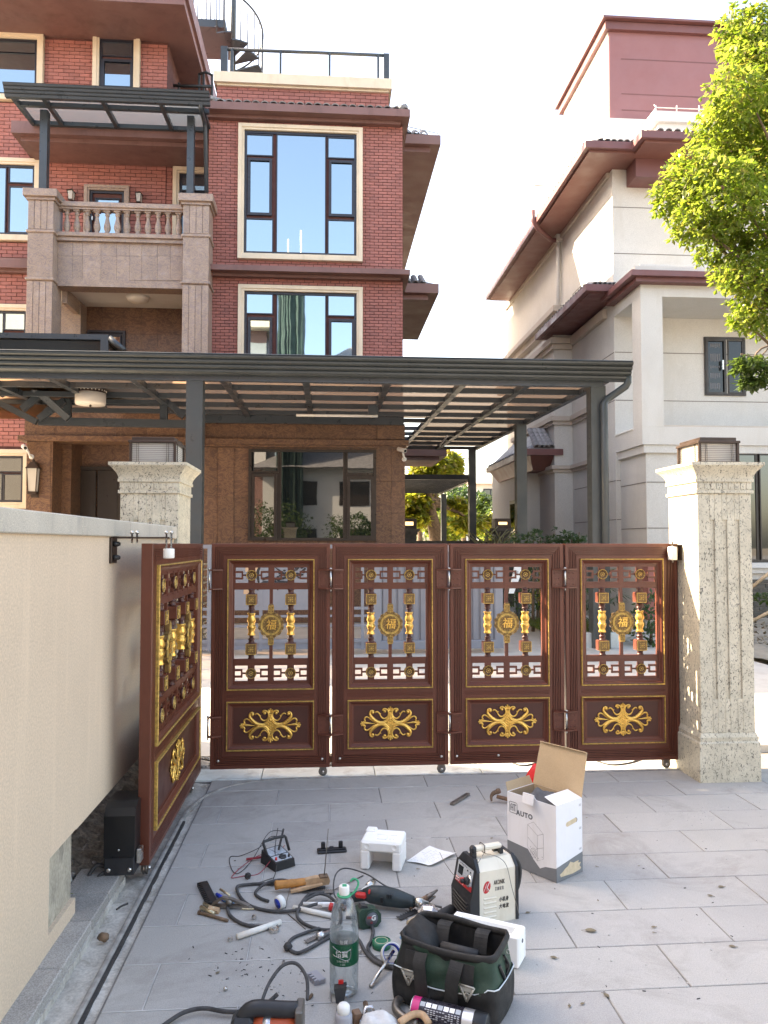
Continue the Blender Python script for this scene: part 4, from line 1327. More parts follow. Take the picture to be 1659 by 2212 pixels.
# tiles on the upper cornice
Yf = YB - 0.30
zc = pz(700, 228, Yf)
roofb = part(MB().hexa([(BX0 - .05, Yf + .05, zc - .02), (px(884, 228, Yf), Yf + .05, zc - .02), (px(884, 228, Yf), Yf + 0.85, zc - .02), (BX0 - .05, Yf + 0.85, zc - .02)],
                       [(BX0 - .05, Yf + .05, zc + .01), (px(884, 228, Yf), Yf + .05, zc + .01), (px(880, 228, Yf), Yf + 0.85, zc + .26), (BX0 - .05, Yf + 0.85, zc + .26)]), 'tiled_roof', 'roof_tile')
def tile_row(parent, a, b, run, rise, n, r, upd=Vector((0, 1, 0))):
    """barrel tiles side by side from a to b, running up the slope"""
    a, b = Vector(a), Vector(b)
    d = (b - a) / n
    prof = []
    slope = (upd * run + Vector((0, 0, rise)))
    side = d.normalized()
    nrm = side.cross(slope.normalized())
    if nrm.z < 0: nrm = -nrm
    m = MB()
    K = 7
    vs = []
    for L, rr in ((0, r), (1, r * 0.86)):
        for k in range(K):
            an = PI * k / (K - 1)
            vs.append(slope * L + side * (-math.cos(an)) * rr + nrm * math.sin(an) * rr * 0.8)
    for L, rr in ((0, r * .8), (1, r * .68)):
        for k in range(K):
            an = PI * k / (K - 1)
            vs.append(slope * L + side * (-math.cos(an)) * rr + nrm * math.sin(an) * rr * 0.72)
    fs = [(k, k + 1, K + k + 1, K + k) for k in range(K - 1)] + [(2 * K + k, 2 * K + k + 1, 3 * K + k + 1, 3 * K + k) for k in range(K - 1)] + [(k, k + 1, 2 * K + k + 1, 2 * K + k) for k in range(K - 1)]
    m.add(vs, fs, smooth=False)
    me = m.mesh('roof_tile', 'roof_tile')
    rnd = random.Random(n)
    for i in range(n):
        o = bpy.data.objects.new('tile', me)
        COL.objects.link(o)
        o.parent = parent
        o.location = a + d * (i + .5) - wpos(parent) + Vector((0, 0, rnd.uniform(-.004, .004)))
        o.rotation_euler = (0, 0, rnd.uniform(-.02, .02))
tile_row(roofb, (BX0, Yf + 0.03, zc + 0.0), (px(884, 228, Yf), Yf + 0.03, zc + 0.0), 0.8, 0.26, 23, 0.078)
# corner hip tiles
for (xx, sx) in ((px(876, 220, Yf), -1), (BX0 + 0.08, 1)):
    for k in range(4):
        part(MB().tube([(xx + sx * .10 * k, Yf + .05 + .14 * k, zc + 0.05 + .05 * k), (xx + sx * .10 * (k + 1.3), Yf + .05 + .14 * (k + 1.3), zc + 0.05 + .05 * (k + 1.3))], [0.075, 0.06], 8), 'tile', 'roof_tile', roofb)
# roof parapet
Yp = YB + 0.50
pw = part(MB().box(px(468, 200, Yp), Yp, zc - 0.2, px(840, 200, Yp), 20, pz(650, 190, Yp)), 'parapet', 'mortar')
brick_wall(pw, Yp, px(468, 200, Yp), px(840, 200, Yp), zc + 0.12, pz(650, 192, Yp), [], 0.20, 0.072)
Yc = Yp - 0.12
part(MB().box(px(461, 170, Yc), Yc, pz(650, 183, Yc), px(847, 170, Yc), 20.1, pz(650, 161, Yc)).box(px(461, 170, Yc) + .06, Yc + 0.06, pz(650, 191, Yc + .06), px(847, 170, Yc) - .06, 20, pz(650, 183, Yc) - .002), 'parapet_coping', 'cream_trim')
part(MB().box(px(846, 190, 15.6), 15.6, zTop, px(846, 190, 15.6) + 0.1, 15.7, zTop + 0.9), 'downpipe', 'canopy_metal')
# terrace railing
Yr = Yp + 0.05
rail = bpy.data.objects.new('railing', None)
COL.objects.link(rail)
rail.parent = house
zr = pz(650, 163, Yc)
def rl(u, v0, w, name='post'):
    x = px(u, v0, Yr)
    MB().box(x - w / 2, Yr, zr - .05, x + w / 2, Yr + w, pz(u, v0, Yr)).build(name, 'canopy_metal', rail)
for u, v, w in ((484, 99, 0.13), (835, 115, 0.11)): rl(u, v, w)
for u, v, w in ((501, 105, 0.05), (606, 110, 0.045), (712, 114, 0.045), (817, 119, 0.045)): rl(u, v, w, 'baluster')
MB().tube([at(484, 106, Y=Yr + .03), at(835, 120, Y=Yr + .03)], 0.032, 6).build('handrail', 'canopy_metal', rail)

# upper storeys left of the bay
XT = px(362, 120, YL)
zE = pz(200, 92, YL)
lw = part(MB().box(-11, YL, 0, XT, 22, zE + .1), 'main_wall', 'mortar')
part(MB().box(XT - .5, YL + .02, 0, BX0 + .1, 18, pz(400, 250, YL)), 'link_wall', 'mortar')
wA = prect(-120, 84, 82, 205, YL)
wB = prect(216, 86, 290, 192, YL)
wC = prect(-90, 357, 76, 508, YL)
wD = prect(-90, 672, 58, 800, YL)
wE = prect(388, 378, 470, 520, YL)
dr = prect(194, 414, 269, 560, YL)
wG = prect(-60, 985, 52, 1085, YL)
tB = 0.125
hole = lambda q, t=tB: (q[0] - t, q[1] - t, q[2] + t, q[3] + t)
zL0, zL1 = pz(30, 592, YL), pz(30, 565, YL)
zMb = pz(200, 640, YL)
brick_wall(lw, YL, -6.9, XT, zL1, zE, [hole(wA), hole(wB), hole(wC), hole(wE), (dr[0] - .08, dr[1] - .3, dr[2] + .08, dr[3] + .08)], 0.205, 0.074)
brick_wall(lw, YL, -6.9, px(110, 650, YL), pz(30, 965, YL), zL0, [hole(wD), hole(wG)], 0.205, 0.074)
brick_wall(lw, YL + .02, XT, BX0, zL1, pz(400, 270, YL), [hole(wE)], 0.205, 0.074)
window(house, wA, YL, panes_of(YL, [(-110, 90, 76, 112), (-110, 115, 76, 203)]), trim=tB)
window(house, wB, YL, panes_of(YL, [(222, 93, 285, 122), (226, 136, 282, 190)]), trim=tB, casements=(1,))
window(house, wC, YL, panes_of(YL, [(-84, 362, 12, 504), (22, 364, 72, 395), (22, 406, 70, 502)]), trim=tB)
window(house, wD, YL, panes_of(YL, [(-84, 676, 6, 790), (12, 678, 55, 712), (14, 722, 53, 790)]), trim=tB)
window(house, wE, YL, panes_of(YL, [(393, 384, 465, 412), (395, 424, 462, 518)]), trim=tB)
window(house, wG, YL, panes_of(YL, [(-55, 989, 48, 1018), (-55, 1024, 4, 1080), (10, 1026, 48, 1080)]), trim=tB, glass='dark_glass')
d = window(house, dr, YL, panes_of(YL, [(207, 431, 256, 540)]), trim=0.10, trim_mat='balcony_stone', name='balcony_door', fw=0.05)
MB().box(dr[0] + .05, YL - .07, pz(200, 478, YL), dr[0] + .075, YL - .03, pz(200, 470, YL)).build('handle', 'steel', d)
part(MB().box(-9, YL - 0.20, pz(30, 578, YL - .2), px(122, 570, YL - .2), YL, zL1).box(-9, YL - 0.10, zL0, px(122, 570, YL - .2), YL, pz(30, 578, YL - .2) - .002), 'string_course', 'cornice')
# top eave
Ye = 14.25
xe = px(398, 8, Ye)
ze = pz(300, 5, Ye)
part(MB().box(-12, Ye, ze, xe, 21, ze + 0.16).box(-12, Ye - 0.06, ze + 0.16, xe + .06, 21, ze + 0.5), 'top_eave', 'cornice')
# eave over the balcony
Y2 = 14.45
z2 = pz(100, 289, Y2)
part(MB().box(px(24, 270, Y2), Y2, z2, BX0, YL, pz(100, 263, Y2)).box(px(24, 270, Y2) + .12, Y2 + .14, z2 - .08, BX0, YL, z2 - .001), 'balcony_eave', 'cornice')

part(MB().box(-10, 20.2, 0, BX1 - .25, 27, 12.4), 'rear_shade_mass', 'brick')  # unseen mass behind the bay, added to shade the cream house's long wall
# stone balcony
YC = 13.8
bs = 'balcony_stone'
def stone_column(u0, u1, name='balcony_column'):
    xa, xb = px(u0, 600, YC), px(u1, 600, YC)
    c = MB()
    zt = pz(90, 433, YC)
    grooves = [xa + (xb - xa) * q for q in (0.25, 0.5, 0.75)]
    c.box(xa, YC, 3.95, xb, YC + 0.46, zt)
    o = c.build(name, bs, house)
    up_ = pz(90, 500, YC), pz(90, 603, YC)
    for (za, zb) in ((up_[0] + .04, zt), (3.95, up_[1] - .04)):
        for a, b in zip([xa] + grooves, grooves + [xb]):
            MB().box(a + (0.006 if a != xa else 0), YC - 0.012, za, b - (0.006 if b != xb else 0), YC + .001, zb - (.0 if zb < zt else 0), b=0.003).build('stone_panel', bs, o)
    MB().box(xa, YC - 0.012, up_[1] + .03, xb, YC + .001, up_[0] - .03).build('stone_panel', bs, o)
    for z in up_:
        MB().box(xa - .03, YC - .035, z - .028, xb + .03, YC + .49, z + .028, b=0.014).build('ring', bs, o)
    m = MB()
    m.box(xa - .03, YC - .04, zt, xb + .03, YC + .5, zt + .05)
    m.box(xa - .075, YC - .085, zt + .05, xb + .075, YC + .545, pz(90, 406, YC - .085), b=0.006)
    m.build('cap', bs, o)
    return xa, xb
xl = stone_column(58.5, 113.5)
xr_ = stone_column(394.5, 450.5)
Yb = 14.02
za, zb_ = pz(250, 606, Yb), pz(250, 516, Yb)
MB().box(xl[1], Yb + .012, za - .1, xr_[0], Yb + 0.30, zb_ + .02).build('balcony_wall', bs, house)
us = [122, 157, 178, 218, 252, 280, 306, 340, 368, 394.5]
for a, b in zip(us, us[1:]):
    for v0, v1 in ((523, 553), (553, 606)):
        q = prect(a, v0, b, v1, Yb)
        part(MB().box(max(q[0], xl[1]) + .002, Yb, q[1] + .002, min(q[2], xr_[0]) - .002, Yb + .013, q[3] - .002), 'stone_panel', bs)
part(MB().box(xl[1], Yb - .10, pz(250, 512, Yb - .1), xr_[0], Yb + .32, pz(250, 503, Yb - .1), b=.008).box(xl[1], Yb - .06, pz(250, 522, Yb - .06), xr_[0], Yb + .3, pz(250, 512, Yb - .1) - .002), 'balcony_ledge', bs)
part(MB().box(xl[1], Yb - .02, pz(250, 621, Yb), xr_[0], Yb + .31, za - .002), 'balcony_beam', bs)
part(MB().box(xl[1], Yb - .02, pz(250, 449, Yb), xr_[0], Yb + .20, pz(250, 437, Yb - .02), b=.01).box(xl[1], Yb + .01, pz(250, 453, Yb), xr_[0], Yb + .17, pz(250, 449, Yb) - .002), 'balcony_handrail', bs)
z0b, z1b = pz(250, 503, Yb - .1), pz(250, 453, Yb)
Hb = z1b - z0b
balp = [(0.052, 0), (0.052, .10), (0.040, .11), (0.046, .15), (0.034, .17), (0.056, .27), (0.062, .36), (0.052, .48), (0.036, .62), (0.028, .74), (0.030, .80), (0.042, .82), (0.042, .85), (0.032, .87), (0.046, .92), (0.05, 1.0)]
bm_ = MB().lathe([(r, z * Hb) for r, z in balp], 14).box(-.055, -.055, 0, .055, .055, Hb * .07).box(-.055, -.055, Hb * .94, .055, .055, Hb).mesh('baluster', bs)
for u in (141, 163, 185.2, 206.6, 229, 251, 272.4, 295.4, 317.5, 339.5, 361.2, 384.2):
    o = bpy.data.objects.new('baluster', bm_)
    COL.objects.link(o)
    o.parent = house
    o.location = Vector((px(u, 480, Yb), Yb + .09, z0b)) - wpos(house)
# loggia under the balcony
zl = pz(250, 632, 14.4)
part(MB().box(xl[1] - .4, Yb + .31, zl + .02, xr_[0] + .3, YL, zl + 0.2), 'loggia_ceiling', 'ceiling_paint')
part(MB().box(xl[1], 14.3, zl - .25, px(168, 640, 14.9), YL, zl + .019), 'loggia_beam', bs)
part(MB().box(-5.6, YL - .02, 0, BX0, YL - .004, zl + .1), 'loggia_wall', 'marble_brown')
for i, (a, b) in enumerate(((172, 222), (222, 268), (268, 305), (305, 340), (340, 396))):
    for v0, v1 in ((652, 722), (722, 800)):
        q = prect(a, v0, b, v1, YL - .03)
        part(MB().box(q[0] + .003, YL - .03, q[1] + .003, q[2] - .003, YL - .019, q[3] - .003), 'stone_panel', 'marble_brown')
part(MB().box(px(132, 700, 15), 15.0, 3.5, px(174, 700, 15), YL, zl), 'loggia_pilaster', bs)
q = prect(188, 714, 270, 850, YL - .06)
window(house, q, YL - .05, [(q[0] + .3, q[1], q[2] - .1, q[3] - .12)], name='loggia_door', glass='door_glass')
c = at(298, 636, Z=zl + .02)
part(MB().lathe([(0.02, -.10), (0.12, -.085), (0.20, -.04), (0.215, 0.02)], 24, T=tr(px(298, 640, 14.7), 14.7, zl)), 'ceiling_light', 'lamp_shade')
# sconces by the balcony door
def sconce(u, v0, v1, Y, parent, s=1.0):
    x, za, zb = px(u, v0, Y), pz(u, v1, Y), pz(u, v0, Y)
    H = zb - za
    o = MB().hexa([(x - .05 * s, Y - .15, za + H * .15), (x + .05 * s, Y - .15, za + H * .15), (x + .05 * s, Y - .05, za + H * .15), (x - .05 * s, Y - .05, za + H * .15)],
                  [(x - .07 * s, Y - .17, za + H * .75), (x + .07 * s, Y - .17, za + H * .75), (x + .07 * s, Y - .03, za + H * .75), (x - .07 * s, Y - .03, za + H * .75)]).build('wall_lantern', 'lamp_glass', parent)
    m = MB()
    m.hexa([(x - .09 * s, Y - .19, za + H * .75), (x + .09 * s, Y - .19, za + H * .75), (x + .09 * s, Y - .01, za + H * .75), (x - .09 * s, Y - .01, za + H * .75)],
           [(x - .03 * s, Y - .13, za + H * .93), (x + .03 * s, Y - .13, za + H * .93), (x + .03 * s, Y - .07, za + H * .93), (x - .03 * s, Y - .07, za + H * .93)])
    m.ball((x, Y - .10, za + H * .96), .022 * s, 6)
    m.box(x - .06 * s, Y - .16, za + H * .08, x + .06 * s, Y - .04, za + H * .15)
    m.box(x - .05 * s, Y - .03, za, x + .05 * s, Y, za + H * .9)
    for sx in (-1, 1):
        for yy in (-.155, -.045):
            m.tube([(x + sx * .052 * s, Y + yy, za + H * .12), (x + sx * .072 * s, Y + yy + (-.015 if yy < -.1 else .015), za + H * .77)], .007 * s, 4)
    m.build('lantern_frame', 'bronze', o)
sconce(157.5, 412, 441, YL, house, 0.72)
sconce(303, 418, 446, YL, house, 0.72)
# ground floor of the bay: brown marble
Ym = YB - 0.02
part(MB().box(BX0 - .06, Ym + .012, 0, BX1 + .02, YB + .3, zMar), 'marble_core', 'marble_brown')
gw = prect(537, 972, 812, 1168, Ym)
def panel(u0, v0, u1, v1, Y, mat='marble_brown', d=.013):
    q = prect(u0, v0, u1, v1, Y)
    part(MB().box(q[0] + .002, Y, max(0, q[1]) + .002, q[2] - .002, Y + d, q[3] - .002), 'stone_panel', mat)
for a, b in ((440, 505), (505, 570), (570, 640), (640, 712), (712, 768), (768, 818)): panel(a, 915, b, 949, Ym)
panel(815, 915, 875, 949, Ym - .04, d=.05)
part(MB().box(BX0 - .06, Ym - .09, pz(650, 961, Ym - .09), BX1 + .10, YB + .3, pz(650, 948, Ym - .09), b=.008).box(BX0 - .06, Ym - .05, pz(650, 966, Ym - .05), BX1 + .06, YB + .3, pz(650, 961, Ym - .09) - .002), 'marble_ledge', 'marble_brown')
for a, b in ((440, 470), (470, 505), (505, 537)):
    for v0, v1 in ((966, 1072), (1072, 1178), (1178, 1330)): panel(a, v0, b, v1, Ym if a != 470 else Ym - .02, d=.013 if a != 470 else .033)
for a, b in ((812, 845), (845, 875)):
    for v0, v1 in ((966, 1040), (1040, 1110), (1110, 1178), (1178, 1330)): panel(a, v0, b, v1, Ym - .03, d=.043)
for a, b in ((537, 630), (630, 720), (720, 812)): panel(a, 1170, b, 1330, Ym)
window(house, gw, Ym - .03, panes_of(Ym, [(544, 977, 600, 1018), (550, 1030, 592, 1160), (608, 977, 741, 1162), (751, 978, 806, 1022), (756, 1036, 801, 1157)]), glass='dark_glass', frame='dark_frame', casements=(1, 4))
def wall_camera(u, v, Y, parent, flip=1):
    p = at(u, v, Y=Y)
    o = MB().lathe([(0.03, -.12), (0.042, -.115), (0.042, .09), (0.036, .11)], 12, T=tr(p.x, Y - .2, p.z) @ rotz(flip * .5) @ Matrix.Rotation(PI / 2 + .25, 4, 'X')).build('security_camera', 'camera_white', parent)
    MB().tube([(p.x + .02 * flip, Y - .15, p.z - .02), (p.x + .05 * flip, Y - .08, p.z - .13), (p.x + .06 * flip, Y, p.z - .15)], .02, 8).lathe([(0.045, 0), (0.045, .03)], 10, T=tr(p.x + .06 * flip, Y, p.z - .15) @ Matrix.Rotation(PI / 2, 4, 'X')).build('mount', 'camera_white', o)
    MB().lathe([(.028, 0), (.028, .004)], 10, T=tr(p.x, Y - .2, p.z) @ rotz(flip * .5) @ Matrix.Rotation(PI / 2 + .25, 4, 'X') @ tr(0, 0, .11)).build('lens', 'screen_dark', o)
wall_camera(866, 975, Ym - .05, house, 1)
wall_camera(62, 969, 14.25, house, 1)
wall_camera(330, 62, YL, house, 1)
# porch left of the bay
Yq = 14.25
q = prect(53, 913, 384, 948, Yq)
part(MB().box(q[0], Yq, q[1], BX0, Yq + .5, q[3] + .35), 'porch_beam', 'marble_brown')
for a, b in ((53, 118), (118, 185), (185, 250), (250, 318), (318, 384)): panel(a, 913, b, 946, Yq - .013)
part(MB().box(q[0] - .09, Yq - .09, pz(200, 953, Yq - .09), BX0, Yq + .4, pz(200, 941, Yq - .09), b=.008), 'porch_ledge', 'marble_brown')
q = prect(55, 953, 111, 1330, Yq)
part(MB().box(q[0], Yq, 0, q[2], Yq + .5, q[3]), 'porch_column', 'marble_brown')
for v0, v1 in ((955, 1050), (1050, 1150), (1150, 1320)): panel(57, v0, 109, v1, Yq - .013)
part(MB().box(px(111, 1000, 14.7), 14.75, 0, px(152, 1000, 14.7), YL - .02, 4.0), 'porch_jamb', 'marble_brown')
Yd = YL - .06
q = prect(153, 1008, 262, 1330, Yd)
dd = part(MB().frame(q[0], 0, q[2], q[3], [(0, Yd - .05), (.07, Yd - .05), (.07, Yd), (0, Yd)]), 'front_door', 'dark_frame')
xm = (q[0] + q[2]) / 2
for a, b in ((q[0] + .07, xm - .01), (xm + .01, q[2] - .07)): MB().box(a, Yd - .03, 0, b, Yd, q[3] - .07, b=.01).build('door_leaf', 'dark_frame', dd)
MB().box(xm - .06, Yd - .07, 1.0, xm - .035, Yd - .03, 1.5).build('handle', 'brass', dd)
sconce(77, 993, 1075, Yq - .013, house, 1.25)
# brown eaves on the right flank of the bay
def side_eave(u0, v0, u1, v1, Y, Yend, nm):
    xo = px(u1, v0, Y)
    za, zb = pz(u1, v1, Y), pz(u1, v0, Y)
    part(MB().box(BX1 - .05, Y, za, xo, Yend, zb), nm, 'soffit_brown')
    part(MB().box(BX1 - .05, Y + .14, za - .10, xo - .20, Y + .3, za - .002), nm, 'cornice')
    r = part(MB().hexa([(BX1, Y + .03, zb), (xo - .03, Y + .03, zb), (xo - .03, Yend - .03, zb), (BX1, Yend - .03, zb)], [(BX1, Y + .4, zb + .28), (BX1 + .06, Y + .4, zb + .28), (BX1 + .06, Yend - .4, zb + .28), (BX1, Yend - .4, zb + .28)]), 'tiled_roof', 'roof_tile')
    tile_row(r, (BX1 - .02, Y + .02, zb + .01), (xo - .25, Y + .02, zb + .01), 0.38, 0.26, 4, 0.072)
side_eave(870, 292, 952, 312, 15.3, 26.5, 'side_eave')
side_eave(870, 613, 948, 633, 15.3, 18.9, 'side_eave')
side_eave(870, 965, 965, 985, 21.5, 24.5, 'side_eave')
part(MB().tube([at(880, 296, Y=15.35) + Vector((0, 0, .22)), at(945, 288, Y=15.35), at(951, 298, Y=15.35)], .01, 5), 'lightning_wire', 'steel')

# little steel canopy over the balcony
bc = thing('balcony_canopy', 'small blue grey steel canopy on two posts above the stone balcony', 'canopy', (px(250, 400, YC), YC, pz(250, 430, YC)))
Yg = 13.35
zf0, zf1 = pz(230, 214, Yg), pz(230, 190, Yg)
xa, xb = px(18, 200, Yg), px(445, 215, Yg)
hgt = zf1 - zf0
gp = [(Yg + .12, zf0), (Yg + .05, zf0)]
for k in range(4):
    z = zf0 + hgt * k / 4
    gp += [(Yg + .045 - .045 * k / 1.5, z + .01), (Yg + .03 - .045 * k / 1.5, z + hgt * .22), (Yg + .045 - .045 * k / 1.5, z + hgt * .24)]
gp += [(Yg + .0 - .06, zf1), (Yg + .12, zf1)]
MB().prism(gp, 'x', xa - .08, xb + .06).build('gutter', 'canopy_metal', bc)
Yk = 14.40
zk0 = pz(230, 279, Yk)
def bbeam(u0, v0, u1, v1, wd=.07, hg=.13, nm='rafter', Yv0=Yg + .1, Yv1=Yk):
    a, b = at(u0, v0, Y=Yv0), at(u1, v1, Y=Yv1)
    d = (b - a).normalized()
    m = MB()
    s = Vector((wd / 2, 0, 0)) if abs(d.x) < .9 else Vector((0, wd / 2, 0))
    m.hexa([a - s, a + s, b + s, b - s], [p + Vector((0, 0, hg)) for p in (a - s, a + s, b + s, b - s)])
    m.build(nm, 'canopy_metal', bc)
for u0, u1 in ((36, 76), (110, 118), (305, 222), (300, 325), (422, 422)): pass
for x in (xa + .03, xa + .55, xa + 1.55, xa + 2.55, xb - .1):
    a, b = Vector((x, Yg + .1, zf0 + .0)), Vector((x, Yk, zk0 + .02))
    m = MB()
    s = Vector((.035, 0, 0))
    m.hexa([a - s, a + s, b + s, b - s], [p + Vector((0, 0, .08)) for p in (a - s, a + s, b + s, b - s)])
    m.build('rafter', 'canopy_metal', bc)
for f in (0.28, 1.0):
    y = Yg + .1 + (Yk - Yg - .1) * f
    z = zf0 + (zk0 + .02 - zf0) * f
    MB().box(xa, y - .035, z + .002, xb, y + .035, z + .078).build('purlin', 'canopy_metal', bc)
for xq0, xq1 in ((xa + .03, xa + .55), (xa + .55, xa + 1.55), (xa + 1.55, xa + 2.55), (xa + 2.55, xb - .1)):
    MB().hexa([(xq0, Yg + .1, zf0 + .082), (xq1, Yg + .1, zf0 + .082), (xq1, Yk, zk0 + .102), (xq0, Yk, zk0 + .102)], [(xq0, Yg + .1, zf0 + .088), (xq1, Yg + .1, zf0 + .088), (xq1, Yk, zk0 + .108), (xq0, Yk, zk0 + .108)]).build('roof_panel', 'roof_panel_clear', bc)
for u0, u1 in ((82, 98.5), (402, 417)):
    MB().box(px(u0, 350, YC), YC + .05, pz(90, 409, YC), px(u1, 350, YC), YC + .19, zf0 + .05).build('post', 'canopy_metal', bc)
MB().tube(curve([at(434, 222, Y=Yg + .1), at(434, 235, Y=Yg + .12), at(441, 262, Y=YC + .1), at(443.5, 280, Y=YC + .2)], 4) + [at(446, 415, Y=YC + .2)], .04, 8).build('downpipe', 'canopy_metal', bc)

# spiral stair on the roof
sp = thing('spiral_staircase', 'black steel spiral staircase on the brick house roof', 'staircase', (px(503, 120, 18), 18, pz(503, 150, 18)))
cx, cy, zb = px(503, 120, 18), 18.0, pz(503, 165, 18)
MB().tube([(cx, cy, zb), (cx, cy, zb + 4.2)], .07, 10).build('newel', 'canopy_metal', sp)
zp = pz(450, 78, 18)
n = 8
Rr = 0.70
for k in range(n):
    a0 = R(215 + 30 * k)
    a1 = a0 + R(32)
    z = zp - .165 * (k + 1)
    pts = [(cx, cy)] + [(cx + Rr * math.cos(a), cy + Rr * math.sin(a)) for a in (a0, (a0 + a1) / 2, a1)]
    MB().prism(pts, 'z', z - .02, z + .012).build('tread', 'canopy_metal', sp)
    for a in (a0, (a0 + a1) / 2):
        MB().tube([(cx + Rr * math.cos(a), cy + Rr * math.sin(a), z), (cx + Rr * math.cos(a), cy + Rr * math.sin(a), z + 1.0)], .013, 5).build('baluster', 'canopy_metal', sp)
hr = []
for k in range(40):
    a = R(215 + 30 * n * k / 39)
    hr.append((cx + Rr * math.cos(a), cy + Rr * math.sin(a), zp - .165 * n * k / 39 + .92))
MB().tube(hr, .024, 6).build('handrail', 'canopy_metal', sp)
xp0 = px(413, 78, 18)
MB().box(xp0, 17.4, zp - .18, cx - .1, 18.6, zp).build('landing', 'canopy_metal', sp)
for k in range(9):
    x = xp0 + (cx - .1 - xp0) * (k + .5) / 9
    MB().tube([(x, 17.42, zp), (x, 17.42, zp + 1.0)], .013, 5).build('baluster', 'canopy_metal', sp)
MB().tube([(xp0, 17.42, zp + 1.0), (cx - .1, 17.42, zp + 1.0)], .024, 6).build('handrail', 'canopy_metal', sp)
# dark railing on the terrace behind the balcony canopy
tr2 = thing('terrace_railing', 'low dark railing on the terrace between brick house and stair', 'railing', (px(400, 180, 16), 16, pz(400, 200, 16)))
for (u, v) in ((372, 186), (386, 178), (430, 158), (440, 158), (458, 162)):
    p = at(u, v, Y=16)
    MB().box(p.x - .02, 16, pz(u, 212, 16), p.x + .02, 16.04, p.z).build('baluster', 'pergola_dark', tr2)
MB().tube([at(362, 185, Y=16), at(458, 187, Y=16)], .03, 6).build('handrail', 'pergola_dark', tr2)
MB().tube([at(430, 160, Y=16), at(445, 156, Y=16), at(460, 163, Y=16)], .025, 6).build('handrail', 'pergola_dark', tr2)

# ================================================================== carport canopy in front of the house
cp = thing('carport_canopy', 'wide dark grey steel carport with tan translucent roof across the house front', 'canopy', (1, 12, 0))
YF = 10.3
ZF0, ZF1 = pz(700, 808, YF), pz(700, 768, YF)
XR = px(1366, 790, YF)
hh = ZF1 - ZF0
gp = [(YF + .22, ZF0), (YF + .10, ZF0)]
for k in range(4):
    y = YF + .085 - .035 * k
    z = ZF0 + hh * (0.04 + 0.235 * k)
    gp += [(y, z), (y - .022, z + hh * .05), (y - .028, z + hh * .14), (y - .010, z + hh * .20)]
gp += [(YF - .045, ZF1 - .012), (YF - .03, ZF1), (YF + .22, ZF1)]
MB().prism(gp, 'x', -8, XR).build('gutter', 'canopy_front', cp)
sl = 0.021
def zc_(y): return ZF0 - .06 + sl * (y - YF)     # underside of the beams
Ybk = 19.6
XS = px(1293, 840, YF + .25)
purl = [10.55, 11.3, 12.1, 12.92, 13.75, 14.55, 15.7, 16.6, 17.5, 18.4, 19.45]
# rafters
rx = [px(u, 808, YF + .2) for u in (-60, 100, 281, 479, 660, 840, 1004, 1145)] + [XS]
for x in rx:
    y1 = Ybk if x > BX1 - .1 else YB - .1
    if x < -3.2: y1 = 13.2
    a, b = Vector((x, YF + .285, zc_(YF) + .002)), Vector((x, y1, zc_(y1)))
    s = Vector((.045, 0, 0))
    MB().hexa([a - s, a + s, b + s, b - s], [p + Vector((0, 0, .088)) for p in (a - s, a + s, b + s, b - s)]).build('rafter', 'canopy_metal', cp)
for y in purl:
    x0 = -8 if y < YB else BX1
    MB().box(x0, y - .032, zc_(y) + .004, XS, y + .032, zc_(y) + .080).build('purlin', 'canopy_metal', cp)
MB().box(-8, YF + .2, zc_(YF) - .012, XS + .05, YF + .28, zc_(YF) + .085).build('front_beam', 'canopy_metal', cp)
MB().box(-2.5, YB - .16, zMar - .03, BX1, YB - .10, zc_(YB) + .22).build('ledger', 'canopy_metal', cp)
ys = [YF + .2] + purl[1:]
xs = [-8] + rx
for i in range(len(xs) - 1):
    for j in range(len(ys) - 1):
        if ys[j] > YB - .2 and xs[i] < BX1 - .4: continue
        xa, xb, ya, yb = xs[i], xs[i + 1], ys[j], ys[j + 1]
        if ya > 13 and xb < -3.0: continue
        if xa < BX1 and ya > 14: xa = BX1
        z = lambda y: zc_(y) + .091
        MB().hexa([(xa, ya, z(ya)), (xb, ya, z(ya)), (xb, yb, z(yb)), (xa, yb, z(yb))], [(xa, ya, z(ya) + .006), (xb, ya, z(ya) + .006), (xb, yb, z(yb) + .006), (xa, yb, z(yb) + .006)]).build('roof_panel', 'roof_panel', cp)
MB().hexa([(XS + .046, YF + .22, zc_(YF) + .05), (XS + .14, YF + .22, zc_(YF) + .05), (XS + .14, Ybk, zc_(Ybk) + .05), (XS + .046, Ybk, zc_(Ybk) + .05)], [(XS + .046, YF + .22, zc_(YF) + .14), (XS + .14, YF + .22, zc_(YF) + .14), (XS + .14, Ybk, zc_(Ybk) + .14), (XS + .046, Ybk, zc_(Ybk) + .14)]).build('edge_strip', 'canopy_metal', cp)
for (u0, u1, v, y) in ((1279, 1311, 1000, YF + .2), (1117, 1139, 1050, 14.5), (1014.5, 1029, 1080, 19.3), (400, 436, 1000, YF + .2)):
    xa, xb = px(u0, v, y), px(u1, v, y)
    MB().box(xa, y + .012, -.01, xb, y + (xb - xa), zc_(y) + .003).build('column', 'canopy_front', cp)
MB().box(px(1311, 1000, YF + .2), YF + .24, 0, px(1311, 1000, YF + .2) + .02, YF + .30, 3.4).build('cover_strip', 'canopy_front', cp)
p0 = at(1356, 812, Y=YF + .1)
p1 = at(1352, 834, Y=YF + .1)
p2 = at(1312, 862, Y=YF + .2)
p3 = at(1305, 872, Y=YF + .15)
MB().tube([p0, at(1356, 826, Y=YF + .1), p1, p2, p3, Vector((p3.x, YF + .15, 0))], .052, 10).build('downpipe', 'canopy_front', cp)
